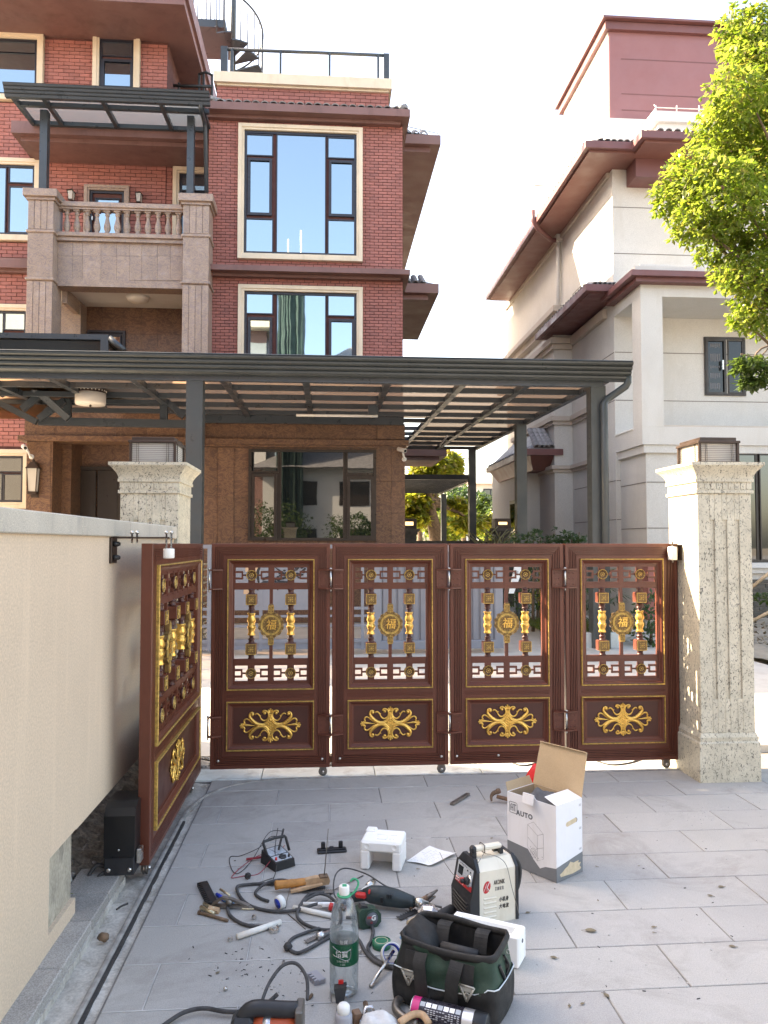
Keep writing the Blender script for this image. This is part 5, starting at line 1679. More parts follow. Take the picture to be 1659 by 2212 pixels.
for u0, u1, v0, v1, Y in ((640, 816, 896, 900, 12.6),):
    a, b = at(u0, 897, Y=Y), at(u1, 899, Y=Y)
    MB().tube([a, b], .022, 8).build('tube_light', 'white_paint', cp)
    MB().box(b.x - .16, Y - .05, b.z + .02, b.x, Y + .03, zc_(Y) + .01).build('light_clip', 'canopy_metal', cp)
MB().tube([at(950, 962, Y=17.2), at(966, 942, Y=15.2)], .02, 6).build('tube_light', 'white_paint', cp)
# hip frame where the carport joins the porch
def stick(a, b, w=.10, nm='brace'):
    a, b = Vector(a), Vector(b)
    d = (b - a).normalized()
    s = d.cross(Vector((0, 1, 0)))
    s = (s if s.length > .1 else Vector((1, 0, 0))).normalized() * w / 2
    t_ = Vector((0, .04, 0))
    MB().hexa([a - s - t_, a + s - t_, a + s + t_, a - s + t_], [b - s - t_, b + s - t_, b + s + t_, b - s + t_]).build(nm, 'canopy_metal', cp)
stick(at(58, 822, Y=12.2), at(0, 852, Y=12.2))
stick(at(55, 822, Y=12.0), at(148, 905, Y=12.4))
stick(at(108, 836, Y=12.3), at(48, 884, Y=12.3))
stick(at(140, 865, Y=12.5), at(84, 905, Y=12.5))
stick(at(-20, 860, Y=12.6), at(80, 912, Y=12.6))
stick(at(146, 860, Y=12.83), at(146, 909, Y=12.83), .12)
stick(at(354, 860, Y=12.83), at(354, 908, Y=12.83), .12)
stick(at(84, 910, Y=12.8), at(440, 917, Y=12.8), .13)
stick(at(150, 862, Y=12.86), at(360, 868, Y=12.86), .12)
stick(at(355, 862, Y=12.78), at(398, 900, Y=12.78), .1)
for a, b in (((0, 852), (55, 822)), ):
    MB().hexa([at(-40, 905, Y=12.9), at(80, 905, Y=12.9), at(120, 850, Y=12.9), at(50, 825, Y=12.9)], [at(-40, 905, Y=12.93), at(80, 905, Y=12.93), at(120, 850, Y=12.93), at(50, 825, Y=12.93)]).build('hip_panel', 'roof_panel', cp)
# lantern ridge seen over the gutter
q0, q1 = at(-60, 740, Y=11.6), at(228, 743, Y=11.6)
MB().box(q0.x, 11.6, zc_(11.6) + .17, q1.x, 12.8, q1.z + .05).build('roof_lantern', 'screen_dark', cp)
MB().box(q0.x, 11.55, q1.z + .05, q1.x + .05, 12.85, q1.z + .13).box(q1.x - .06, 11.55, zc_(11.6) + .17, q1.x + .05, 11.6, q1.z + .05).build('lantern_frame', 'canopy_metal', cp)
MB().tube([at(236, 730, Y=11.58), at(268, 757, Y=11.58)], .05, 6).build('lantern_frame', 'canopy_metal', cp)
# drum lamp
Yl = 11.9
pl = thing('drum_lamp', 'white drum pendant lamp with patterned band under the carport', 'lamp', tuple(at(195.5, 850, Y=Yl)))
c = at(195.5, 862, Y=Yl)
rr = (px(228, 860, Yl) - px(163, 860, Yl)) / 2
h0, h1, h2 = pz(195, 874, Yl), pz(195, 850, Yl), pz(195, 840, Yl)
MB().lathe([(rr * .96, h0), (rr, h0 + .02), (rr, h1)], 32, T=tr(c.x, Yl, 0)).build('shade', 'lamp_shade', pl)
MB().lathe([(rr * 1.01, h1), (rr * 1.03, h1 + .005), (rr * 1.03, h1 + .012), (rr * 1.005, h1 + .014), (rr * 1.005, h2 - .012), (rr * 1.03, h2 - .01), (rr * 1.03, h2)], 32, T=tr(c.x, Yl, 0)).build('band', 'bronze', pl)
m = MB()
for k in range(26):
    a = 2 * PI * k / 26
    m.ball(((rr * 1.012) * math.cos(a), (rr * 1.012) * math.sin(a), (h1 + h2) / 2), .013, 6, T=tr(c.x, Yl, 0), sc=(.7, .7, 1))
tag(m.build('band_pattern', 'lamp_shade', pl), kind='stuff')
MB().tube([(c.x, Yl, h2), (c.x, Yl, zc_(Yl) + .1)], .025, 8).lathe([(.1, zc_(Yl) - .03), (.1, zc_(Yl) + .02)], 12, T=tr(c.x, Yl, 0)).build('stem', 'bronze', pl)
MB().ball((c.x, Yl, h0 - .02), .02, 8).tube([(c.x, Yl, h0 - .05), (c.x, Yl, h0)], .008, 6).build('finial', 'bronze', pl)
# ================================================================== the cream house on the right
rh = thing('cream_house', 'cream rendered house with red brown eaves on the right', 'house', (8, 16, 0))
XW = px(1385, 750, 14)            # plane of the long left wall
YP, YF2 = 14.0, 15.35             # loggia front, front wall behind it
zE = pz(1400, 305, 14.6)
def rp(mb, name, mat, parent=rh, **k): return mb.build(name, mat, parent, **k)
zS, zB, zT2 = pz(1400, 921, YP), pz(1400, 960, YP), pz(1400, 640, YP)
zM = pz(1300, 616, 14.9)
body = rp(MB().box(XW, YF2, 0, 18, 24.8, zE), 'main_wall', 'house_cream')
# course grooves on the walls
gv = MB()
for z in (zE - 1.02, zE - 2.0, zS + 1.75, zS + .75, 2.75, 1.95, 1.05):
    gv.box(XW - .0045, YF2 + .01, z - .008, XW + .01, 18.0, z + .008)
    gv.box(XW + .01, YF2 - .0045, z - .008, 18, YF2 + .01, z + .008)
rp(gv, 'course_grooves', 'groove')
# loggia: ground floor below it, post, parapet and beam
low = rp(MB().box(XW + .10, YP + .09, 0, 18, YF2 - .002, zB - .15), 'loggia_base', 'house_cream')
rp(MB().box(XW + .04, YP + .03, zB - .15, 18, YF2 - .002, zB + .0).box(XW, YP, zB + .001, 18, YF2 - .002, zS), 'loggia_floor', 'house_cream')
xp = px(1432, 750, YP)
rp(MB().box(XW, YP, zS + .001, xp, YP + .42, zT2 - .001), 'loggia_post', 'house_cream')
rp(MB().box(XW, YP, zT2, 18, YF2 - .002, zM + .12), 'loggia_beam', 'house_cream')
rp(MB().box(XW - .02, YP + .43, zS + .001, XW + .12, YF2 - .003, zS + .025), 'side_sill', 'white_paint')
rp(MB().box(xp, YP + .02, zS + .001, 18, YP + .16, zS + .03), 'front_sill', 'house_trim')
gv = MB()
for z in (2.62, 1.75, 0.9):
    gv.box(XW + .095, YP + .1, z - .008, XW + .12, YF2 - .01, z + .008).box(XW + .11, YP + .0855, z - .008, 18, YP + .1, z + .008)
rp(gv, 'course_grooves', 'groove')
# pilaster and stepped wall further back
xb = px(1198, 1000, 18.1)
rp(MB().box(xb, 18.1, 0, XW - .002, 22.0, zM - .05), 'pilaster', 'house_cream')
rp(MB().box(xb - .35, 19.4, 0, xb - .002, 23.5, 3.9), 'side_bay', 'house_cream')
for (v0, v1, nm) in ((900, 918, 'band'), (1006, 1020, 'band')):
    za, zb = pz(1215, v1, 18.1), pz(1215, v0, 18.1)
    zmid = za + (zb - za) * .45
    rp(MB().box(xb - .10, 18.0, zmid, XW - .01, 22.1, zb).box(xb - .05, 18.05, za, XW - .01, 22.05, zmid - .002), nm, 'house_trim')
    rp(MB().box(XW - .10, YF2 + .9, zmid, XW + .01, 17.99, zb).box(XW - .05, YF2 + .95, za, XW + .01, 17.99, zmid - .002), nm, 'house_trim')
zc2 = pz(1215, 745, 18.1)
rp(MB().box(xb - .12, 17.95, zc2, XW - .01, 24, zc2 + .14).box(xb - .06, 18.02, zc2 - .12, XW - .01, 24, zc2 - .002), 'band', 'house_trim')
rp(MB().box(XW - .09, YF2 + .4, zM - .42, XW + .01, 17.9, zM - .22), 'band', 'house_trim')
rp(MB().box(XW - .07, YF2 + .15, zE - .32, XW + .01, 24.8, zE - .12), 'band', 'house_trim')
q = at(1208, 665, X=XW - .1)
rp(MB().box(XW - .30, q.y - .15, q.z - .12, XW, 24.5, q.z + .02).box(XW - .18, q.y - .05, q.z - .3, XW, 24.4, q.z - .12), 'band', 'house_trim')
# upper eave
Ye1 = 14.6
xo = px(1265, 305, Ye1)
zb, zt = pz(1300, 319, Ye1), pz(1300, 304, Ye1)
xs_ = px(1366, 305, Ye1)
Yfw = 14.15
rp(MB().box(xo, Ye1, zb, xs_, 24.2, zt).box(xs_, Yfw, zb, 18, 24.2, zt), 'upper_eave', 'fascia_red')
rp(MB().box(xo + .10, Ye1 + .10, zb - .05, xs_ + .1, 24.1, zb - .001).box(xs_ + .1, Yfw + .1, zb - .05, 18, 20, zb - .001), 'soffit', 'soffit_red')
rp(MB().box(px(1353, 380, YF2), 14.86, pz(1353, 405, YF2), px(1353, 380, YF2) + 3.2, YF2, zb - .052), 'eave_beam', 'fascia_red')
ru = rp(MB().hexa([(xo + .03, Ye1 + .03, zt), (18, Ye1 + .03, zt), (18, 24.1, zt), (xo + .03, 24.1, zt)], [(xo + .7, Ye1 + .7, zt + .16), (18, Ye1 + .7, zt + .16), (18, 23.4, zt + .16), (xo + .7, 23.4, zt + .16)]), 'tiled_roof', 'roof_tile')
tile_row(ru, (xo + .25, Ye1 + .02, zt), (xs_ + .1, Ye1 + .02, zt), .4, .13, 6, .075)
tile_row(ru, (xs_ + .3, Yfw + .02, zt), (xs_ + 3.2, Yfw + .02, zt), .4, .13, 17, .075)
tile_row(ru, (xo + .02, 24.0, zt), (xo + .02, Ye1 + .1, zt), .4, .12, 50, .07, Vector((1, 0, 0)))
# red stair tower and parapets on the roof
Yt = 17.0
xt0, zt0, zt1 = px(1315, 200, Yt), pz(1400, 268, Yt), pz(1400, 62, Yt)
tw = rp(MB().box(xt0 + .02, Yt, zt0, 18, 20.3, zt1), 'stair_tower', 'tower_red')
rp(MB().box(xt0, Yt + .03, zt0 - .4, xt0 + .3, 20.33, zt1 - .01), 'tower_sunlit_face', 'house_white', tw)  # sun on the red tower's left face, put into the colour as white
za_, zb_ = pz(1400, 58, Yt - .2), pz(1400, 37, Yt - .2)
rp(MB().box(xt0 - .18, Yt - .2, za_ + .18, 18, 20.6, zb_).box(xt0 - .10, Yt - .1, za_ - .02, 18, 20.5, za_ + .16), 'tower_cornice', 'fascia_red', tw)
gv = MB()
for v in (130, 205, 240): gv.box(xt0 + .3, Yt - .004, pz(1400, v, Yt) - .012, 18, Yt + .01, pz(1400, v, Yt) + .012)
rp(gv, 'tower_grooves', 'fascia_red', tw)
rp(MB().box(xt0 - .06, Yt - .12, zt0 - .5, 18, 20.5, zt0 + .04), 'tower_base', 'house_white')
Yq = 15.6
rp(MB().box(px(1412, 260, Yq), Yq, pz(1450, 262, Yq), 18, Yq + .5, pz(1450, 240, Yq)).box(px(1425, 260, Yq), Yq + .08, zt, 18, Yq + .5, pz(1450, 262, Yq)), 'roof_parapet', 'house_white')
lr = MB()
for u in (1417, 1462, 1510): lr.tube([at(u, 240, Y=Yq + .05), at(u, 228, Y=Yq + .05)], .012, 5)
lr.tube([at(1413, 226, Y=Yq + .05), at(1417, 232, Y=Yq + .05), at(1520, 236, Y=Yq + .05)], .010, 5).tube([at(1417, 232, Y=Yq + .05), at(1398, 262, Y=14.7), at(1380, 268, Y=14.5)], .010, 5)
rp(lr, 'lightning_wire', 'house_white')
rp(MB().tube([at(1224, 362, Y=21), at(1221, 245, Y=21), at(1226, 238, Y=21), at(1230, 244, Y=21), at(1231, 350, Y=21)], .045, 8), 'vent_pipe', 'fascia_red')
rp(MB().tube([at(1154, 400, Y=19.5), at(1192, 398, Y=19.5)], .035, 8), 'vent_pipe', 'house_white')
xd = XW - .08
pA, pB = at(1207, 520, X=xd), at(1205, 735, X=xd)
pC = at(1152, 478, X=xo - .06)
rp(MB().tube([at(1151, 455, X=xo - .06), pC, pC + Vector((.12, 0, -.18)), pA + Vector((-.2, 0, .02)), pA], .06, 8), 'downpipe', 'fascia_red')
rp(MB().tube([pA + Vector((0, 0, .15)), pB], .055, 8).box(xd - .08, pA.y - .09, pA.z - .05, xd + .08, pA.y + .09, pA.z + .2), 'downpipe', 'house_cream')
# middle eave
Ym1 = 14.9
xo2 = px(1266, 616, Ym1)
zb, zt = pz(1300, 628, Ym1), pz(1300, 614, Ym1)
rp(MB().box(xo2, Ym1, zb, XW + .05, 18.7, zt), 'middle_eave', 'fascia_red')
rp(MB().hexa([(xo2 + .1, Ym1 + .12, zb - .02), (XW, Ym1 + .12, zb - .02), (XW, 18.6, zb - .02), (xo2 + .1, 18.6, zb - .02)], [(xo2 + .1, Ym1 + .12, zb - .001), (XW, Ym1 + .12, zb - .001), (XW, 18.6, zb - .001), (xo2 + .1, 18.6, zb - .001)]), 'soffit', 'fascia_red')
rm = rp(MB().hexa([(xo2 + .03, Ym1 + .03, zt), (XW, Ym1 + .03, zt), (XW, 18.6, zt), (xo2 + .03, 18.6, zt)], [(XW - .04, Ym1 + .4, zt + .15), (XW, Ym1 + .4, zt + .15), (XW, 18.3, zt + .15), (XW - .04, 18.3, zt + .15)]), 'tiled_roof', 'roof_tile')
tile_row(rm, (xo2 + .15, Ym1 + .02, zt), (XW - .1, Ym1 + .02, zt), .35, .13, 5, .07)
tile_row(rm, (xo2 + .02, 18.5, zt), (xo2 + .02, Ym1 + .1, zt), .35, .08, 21, .07, Vector((1, 0, 0)))
Yz = 13.72
zq = [pz(1450, v, Yz) for v in (605, 596, 584, 569)]
rp(MB().box(XW - .28, Yz, zq[1], 18, YF2, zq[2]).box(XW - .16, Yz + .1, zq[0], 18, YF2, zq[1] - .001), 'loggia_cornice', 'fascia_red')
rp(MB().box(XW - .15, Yz + .15, zq[2] + .001, 18, YF2, zq[3]), 'loggia_coping', 'house_cream')
# low eave by the side door
xo3 = px(1135, 978, 18.2)
zb, zt = pz(1160, 984, 18.2), pz(1160, 971, 18.2)
rp(MB().box(xo3, 18.05, zb, xb + .2, 22.8, zt), 'low_eave', 'fascia_red')
rp(MB().hexa([(xb - .4, 18.6, zb - .32), (xb + .1, 18.6, zb - .32), (xb + .1, 22.4, zb - .32), (xb - .4, 22.4, zb - .32)], [(xo3 + .1, 18.15, zb - .002), (xb + .1, 18.15, zb - .002), (xb + .1, 22.7, zb - .002), (xo3 + .1, 22.7, zb - .002)]), 'soffit', 'soffit_red')
rl_ = rp(MB().hexa([(xo3 + .05, 18.1, zt), (xb, 18.1, zt), (xb, 22.7, zt), (xo3 + .05, 22.7, zt)], [(xb - .05, 18.9, zt + .62), (xb, 18.9, zt + .62), (xb, 22, zt + .62), (xb - .05, 22, zt + .62)]), 'tiled_roof', 'roof_tile')
tile_row(rl_, (xo3 + .2, 18.08, zt + .05), (xb - .02, 18.08, zt + .05), .72, .52, 4, .085)
tile_row(rl_, (xo3 + .02, 22.6, zt), (xo3 + .02, 18.2, zt), .6, .25, 22, .07, Vector((1, 0, 0)))
q0, q1 = at(1157, 1045, X=xb - .352), at(1172, 1170, X=xb - .352)
rp(MB().box(xb - .36, 19.5, .1, xb - .34, 21.2, 2.65), 'side_door', 'dark_frame')
rp(MB().box(xb - .37, 19.62, .2, xb - .358, 21.1, 2.55), 'pane', 'door_glass')
# windows
q = prect(1521, 729, 1609, 855, YF2)
w = window(rh, q, YF2, panes_of(YF2, [(1528, 738, 1562, 848), (1574, 738, 1602, 848)]), glass='screen_dark', frame='dark_frame', name='window', casements=(0,))
MB().box(px(1556, 790, YF2), YF2 - .09, pz(1558, 800, YF2), px(1559, 790, YF2), YF2 - .05, pz(1558, 780, YF2)).build('handle', 'steel', w)
nt_ = MB()
rnd = random.Random(9)
for i, (v0, v1) in enumerate(((742, 752), (764, 782), (790, 796), (806, 818), (828, 842))):
    q2 = prect(1534, v0, 1557, v1, YF2 - .012)
    k = 5
    for j in range(k):
        a = q2[0] + (q2[2] - q2[0]) * j / k
        nt_.box(a, YF2 - .0125, q2[1] + rnd.uniform(0, .03), a + (q2[2] - q2[0]) / k * .7, YF2 - .011, q2[3])
tag(nt_.build('notice', 'print_grey', w), kind='stuff')
Yw = YP + .08
q = prect(1586, 975, 1760, 1215, Yw)
w = window(rh, (q[0], q[1], q[2] + .6, q[3]), Yw, [(q[0] + .06, q[1] + .06, q[0] + .42, q[3] - .08), (q[0] + .52, q[1] + .06, q[0] + .92, q[3] - .08), (q[0] + 1.0, q[1] + .06, q[2] + .5, q[3] - .08)], glass='dark_glass', frame='dark_frame', fw=.05)
rp(MB().box(q[0] - .12, Yw - .14, q[1] - .10, q[2] + .8, Yw + .01, q[1] - .002).box(q[0] - .06, Yw - .07, q[1] - .20, q[2] + .7, Yw + .01, q[1] - .102), 'window_sill', 'house_white')
bb = MB()
rnd = random.Random(31)
for k in range(9):
    for j in range(12):
        x = q[0] - .3 + j * .25 - (.12 if k % 2 else 0)
        bb.box(x, YP + .06 - rnd.uniform(0, .006), .02 + k * .085, x + .24, YP + .10, .02 + k * .085 + .075)
tag(rp(bb, 'base_bricks', 'stone_dark'), kind='stuff')
# things lying beyond the right pillar
for k, (u0, v0, u1, v1, lab) in enumerate(((1632, 1262, 1659, 1240, 'pale timber batten leaning by the right house wall, upper one'), (1632, 1338, 1662, 1322, 'pale timber batten lying on earth beyond the right pillar, lower one'))):
    a, b = at(u0, v0, Y=12.5), at(u1, v1, Y=12.5)
    d = (b - a)
    o = MB().tube([a - d * .5, b + d * 2], .03, 4).build('timber_batten', 'wood_light')
    tag(o, lab, 'timber', 'timber battens by the right house')
e = MB()
e.add(*bumpy(5.4, 9.5, 9.0, 13.9, 30, 40, lambda x, y: .02 + .10 * math.sin(x * 3) ** 2 * math.sin(y * 2) ** 2, 14))
structure('bare_earth', e, 'earth')
dl = leaves(MB(), [((6.5, 11.5, .08), (1.6, 1.8, .04), 500)], .09, 5, 0, .1)
tag(dl.build('leaf_litter', 'dry_leaf'), kind='stuff')
sp_ = leaves(MB(), [((px(1648, 1280, 12.8), 12.8, pz(1648, 1288, 12.8)), (.22, .2, .08), 90)], .09, 6)
tag(sp_.build('green_weed', 'leaf_mid', origin=(px(1648, 1280, 12.8), 12.8, .05)), 'low green weeds on the earth beyond the right pillar', 'weeds')

# ================================================================== inner grey gate under the carport
Yi = 10.18
zi0, zi1 = 0.06, 1.44
ig = thing('inner_gate', 'blue grey steel driveway gate behind the maroon gate, with plum blossom panel', 'gate', (px(760, 1300, Yi), Yi, 0))
def ip(mb, n, m='inner_gate', parent=None): return mb.build(n, m, parent or ig)
xa, xm, xc = px(428, 1300, Yi), px(728, 1300, Yi), px(806, 1300, Yi)
xe = px(1086, 1300, Yi)
t_ = .055
for x in (xa, px(447, 1300, Yi)): ip(MB().box(x, Yi, zi0, x + .05, Yi + .05, zi1), 'upright')
x1 = px(806, 1300, Yi)
for za, zb in ((zi1 - .05, zi1), (pz(600, 1355, Yi), pz(600, 1350, Yi)), (pz(600, 1334, Yi), pz(600, 1329, Yi)), (pz(600, 1318, Yi), pz(600, 1312, Yi)), (pz(600, 1389, Yi), pz(600, 1381, Yi)), (pz(600, 1403, Yi), pz(600, 1396, Yi))):
    ip(MB().box(xa, Yi + .006, za, x1, Yi + .044, zb), 'rail')
ip(MB().box(xa + .05, Yi + .02, pz(600, 1396, Yi) - .001, x1, Yi + .03, pz(600, 1389, Yi)), 'kick_panel')
pl0, pl1 = px(484, 1240, Yi), px(690, 1240, Yi)
ip(MB().box(pl0, Yi + .012, pz(600, 1318, Yi), pl1, Yi + .03, zi1 - .02), 'sheet_panel')
for u in (484, 560, 690, 780): ip(MB().box(px(u, 1300, Yi), Yi + .004, zi0, px(u, 1300, Yi) + .04, Yi + .046, zi1), 'upright')
# plum branch cut into the sheet
def dd(u, v): return Vector((px(u, v, Yi), Yi + .008, pz(u, v, Yi)))
pb = MB()
for pts, r in (([(556, 1275), (560, 1262), (572, 1258), (590, 1261), (612, 1257), (640, 1262)], [.012, .02, .024, .022, .018, .012]),
               ([(566, 1252), (580, 1248), (600, 1251), (622, 1246), (645, 1238)], [.02, .02, .018, .016, .01]),
               ([(590, 1222), (600, 1230), (612, 1238)], [.006, .012, .016]), ([(640, 1232), (648, 1222), (652, 1212)], [.012, .01, .008]), ([(560, 1258), (556, 1240), (562, 1225)], [.02, .024, .018]), ([(598, 1262), (600, 1275)], [.014, .006])):
    pb.tube(curve([dd(*p) for p in pts], 4), [r[min(int(i / 4), len(r) - 1)] for i in range((len(pts) - 1) * 4 + 1)], 6, flat=(Vector((0, 1, 0)), .25))
ip(pb, 'plum_branch', 'plum_black')
rnd = random.Random(4)
pf = MB()
for u, v in ((608, 1239), (614, 1236), (620, 1243), (604, 1247), (598, 1255), (630, 1240), (636, 1228), (628, 1231), (646, 1244), (652, 1238), (560, 1218), (566, 1213), (590, 1216), (584, 1209), (576, 1206), (642, 1214), (600, 1200), (594, 1204), (655, 1228), (626, 1215)):
    p = dd(u, v)
    for k in range(4):
        a = k * PI / 2 + rnd.uniform(-.4, .4)
        pf.ball((p.x + .022 * math.cos(a), p.y, p.z + .022 * math.sin(a)), .018, 6, sc=(1.1, .2, .7))
tag(ip(pf, 'plum_blossoms', 'plum_black'), kind='stuff')
pt = MB()
for u, v, w_, h_ in ((548, 1222, .07, .03), (550, 1230, .12, .03), (547, 1262, .05, .12), (541, 1275, .09, .05)):
    p = dd(u, v)
    pt.box(p.x - w_, p.y, p.z - h_, p.x + w_ * .4, p.y + .004, p.z + h_)
ip(pt, 'tan_motif', 'plum_tan')
ip(MB().ball(tuple(dd(586, 1216)), .02, 6, sc=(1, .2, 1)).ball(tuple(dd(592, 1222)), .016, 6, sc=(1, .2, 1)), 'red_motif', 'plum_red')
# ribbed leaf
ip(MB().frame(xc, zi0, xe, zi1, [(0, Yi - .01), (.10, Yi - .01), (.115, Yi + .005), (.115, Yi + .045), (0, Yi + .045)]), 'leaf_frame')
n = 15
for k in range(n):
    a = xc + .115 + (xe - xc - .23) * k / n
    b = xc + .115 + (xe - xc - .23) * (k + 1) / n
    ip(MB().box(a + .012, Yi + .0, zi0 + .11, b - .012, Yi + .024, zi1 - .11, b=.008), 'slat', 'inner_slat')
ip(MB().box(xc + .1, Yi + .02, zi0 + .1, xe - .1, Yi + .03, zi1 - .1), 'backing', 'inner_slat')
# parked stacks and darker things seen through the left leaves
cr = thing('crate_stack', 'stack of weathered wooden pallets behind the inner grey gate', 'pallets', (px(462, 1290, 11.5), 11.5, 0))
for k in range(6):
    MB().box(-3.05, 11.2, .05 + k * .2, -1.85, 12.2, .07 + k * .2).box(-3.05, 11.2, .13 + k * .2, -1.85, 12.2, .15 + k * .2).box(-3.0, 11.25, .07 + k * .2, -2.9, 12.15, .13 + k * .2).box(-2.5, 11.25, .07 + k * .2, -2.4, 12.15, .13 + k * .2).build('pallet', 'wood_light', cr)
# ================================================================== garden beyond
bd = thing('leaning_board', 'white notice board leaning behind the third gate leaf', 'board', tuple(at(1104, 1290, Y=11.2)))
a, b, c, d = [at(u, v, Y=y) for u, v, y in ((1099, 1282, 11.2), (1110, 1282, 11.25), (1132, 1222, 11.4), (1112, 1222, 11.35))]
MB().hexa([a, b, c, d], [p + Vector((0, .03, 0)) for p in (a, b, c, d)]).build('board', 'white_paint', bd)
m = MB()
vs, fs = text_mesh('\u8f66\u5e93', .06, 0.001)
kx = (b - a).normalized()
m.add(vs, fs, T=basis((a + b + c + d) / 4 + Vector((0, -.012, .1)), kx, (d - a).normalized()))
m.build('lettering', 'print_grey', bd)
def bush(label, u, v, Y, rad, n, size, mat, name='bush', seed=1, cat='bush', stem=True, group='garden bushes'):
    c = at(u, v, Y=Y)
    t = thing(name, label, cat, (c.x, c.y, 0), group)
    tag(leaves(MB(), [((c.x, c.y, c.z), rad, n)], size, seed, .1, .3).build('foliage', mat, t), kind='stuff')
    if stem: MB().tube([(c.x, c.y, 0), (c.x + .02, c.y, c.z)], [.03, .012], 6).tube([(c.x, c.y, c.z * .4), (c.x + .15, c.y, c.z + .1)], [.015, .008], 5).build('stem', 'bark', t)
    return t
bush('dark green bush beside the driveway, seen through the third gate leaf', 1160, 1262, 13.2, (.30, .4, .55), 700, .07, 'leaf_dark', seed=2)
bush('yellow leaved bush right of the driveway bush, seen through the third gate leaf', 1181, 1275, 12.6, (.16, .3, .40), 420, .06, 'leaf_yellow', seed=3)
bush('bush rising beside the leaning board, seen through the third gate leaf', 1128, 1298, 14.0, (.25, .3, .30), 320, .06, 'leaf_mid', seed=4)
def spiky(label, u, v, Y, n, L, seed, mat='leaf_dark', name='palm_plant', group='fan leaved garden plants'):
    c = at(u, v, Y=Y)
    t = thing(name, label, 'plant', (c.x, c.y, 0), group)
    r = random.Random(seed)
    m = MB()
    for k in range(n):
        a = r.uniform(0, 2 * PI)
        e = r.uniform(-.2, 1.2)
        base = c + Vector((0, 0, -L * .35 + r.uniform(-.5, .35) * L))
        tip = base + Vector((math.cos(a) * math.cos(e), math.sin(a) * math.cos(e), math.sin(e))) * L * .55
        for q in range(9):
            aa = (q - 4) * .26
            d = Vector((math.cos(a + aa) * math.cos(e - .3), math.sin(a + aa) * math.cos(e - .3), math.sin(e - .3 - abs(aa) * .2)))
            s = d.cross(Vector((0, 0, 1))).normalized() * .012
            m.add([tip, tip + d * L * .22 + s, tip + d * L * .45 + Vector((0, 0, -.05)), tip + d * L * .22 - s], [(0, 1, 2, 3)])
    tag(m.build('fronds', mat, t), kind='stuff')
    MB().tube([(c.x, c.y, 0), tuple(c)], [.035, .02], 7).build('stem', 'bark', t)
spiky('large fan leaved plant by the white planter wall, seen through the right gate leaf', 1279, 1290, 11.6, 46, .75, 3)
spiky('fan leaved plant whose top shows above the gate at its middle', 1166, 1170, 13.0, 26, .5, 5)
spiky('fan leaved plant whose top shows above the gate by the carport column', 1215, 1168, 12.4, 26, .42, 6)
for k, (u, v, Y, r_, lab) in enumerate(((1150, 1166, 12.6, .30, 'low leafy shrub topping the gate left of the carport column'), (1232, 1163, 12.2, .22, 'shrub with upright twig topping the gate beside the carport column'))):
    bush(lab, u, v, Y, (r_ * 1.3, r_, r_ * .5), 220, .085, 'leaf_dark', seed=20 + k)
bush('dark bush by the brick corner at the right edge of the right gate leaf', 1405, 1345, 10.8, (.28, .3, .45), 420, .08, 'leaf_dark', seed=8)
# planter with lawn
structure('lawn', MB().box(px(1235, 1390, 11.0), 10.75, 0.0, px(1332, 1390, 11.0), 13.5, .16), 'earth')
pk = structure('planter_kerb', MB().box(px(1235, 1390, 10.6), 10.6, -.02, px(1340, 1390, 10.6), 10.74, .20, b=.012), 'threshold')
gm = MB()
rnd = random.Random(2)
for i in range(5000):
    x, y = rnd.uniform(3.2, 4.4), rnd.uniform(10.76, 13.0)
    h = rnd.uniform(.03, .08)
    a = rnd.uniform(0, PI)
    s = Vector((math.cos(a), math.sin(a), 0)) * .006
    p = Vector((x, y, .155))
    gm.add([p - s, p + s, p + Vector((rnd.uniform(-.02, .02), rnd.uniform(-.02, .02), h))], [(0, 1, 2)])
tag(gm.build('grass', 'grass'), kind='stuff')
rp(MB().box(px(1400, 1250, 13.2), 13.2, 0, px(1425, 1250, 13.2), 13.6, 1.36), 'brick_pier', 'brick')

# pergola, lit pillar lamps and trees far behind
pg = thing('pergola', 'dark slatted pergola behind the brick house with trees around', 'pergola', (px(950, 1050, 24), 24, 0))
zt_ = [pz(950, v, 20.5) for v in (1025, 1036)]
xa, xb_ = px(760, 1030, 20.5), px(1024, 1030, 20.5)
MB().box(xa, 20.5, zt_[1], xb_, 20.6, zt_[0]).build('front_beam', 'pergola_dark', pg)
MB().hexa([(xb_ - .1, 20.6, zt_[1]), (xb_, 20.6, zt_[1]), (xb_, 26.5, zt_[1]), (xb_ - .1, 26.5, zt_[1])], [(xb_ - .1, 20.6, zt_[0]), (xb_, 20.6, zt_[0]), (xb_, 26.5, zt_[0]), (xb_ - .1, 26.5, zt_[0])]).build('side_beam', 'pergola_dark', pg)
for k in range(15):
    y = 20.9 + k * .39
    MB().box(xa, y, zt_[1] + .02, xb_ - .1, y + .06, zt_[0] - .02).build('slat', 'pergola_dark', pg)
for (x, y) in ((px(959, 1100, 26.4), 26.4),):
    MB().box(x - .09, y, 0, x + .09, y + .16, zt_[1]).build('post', 'canopy_front', pg)
MB().box(xb_ - .15, 20.52, 0, xb_ - .02, 20.6, zt_[1] - .001).build('post', 'canopy_front', pg)
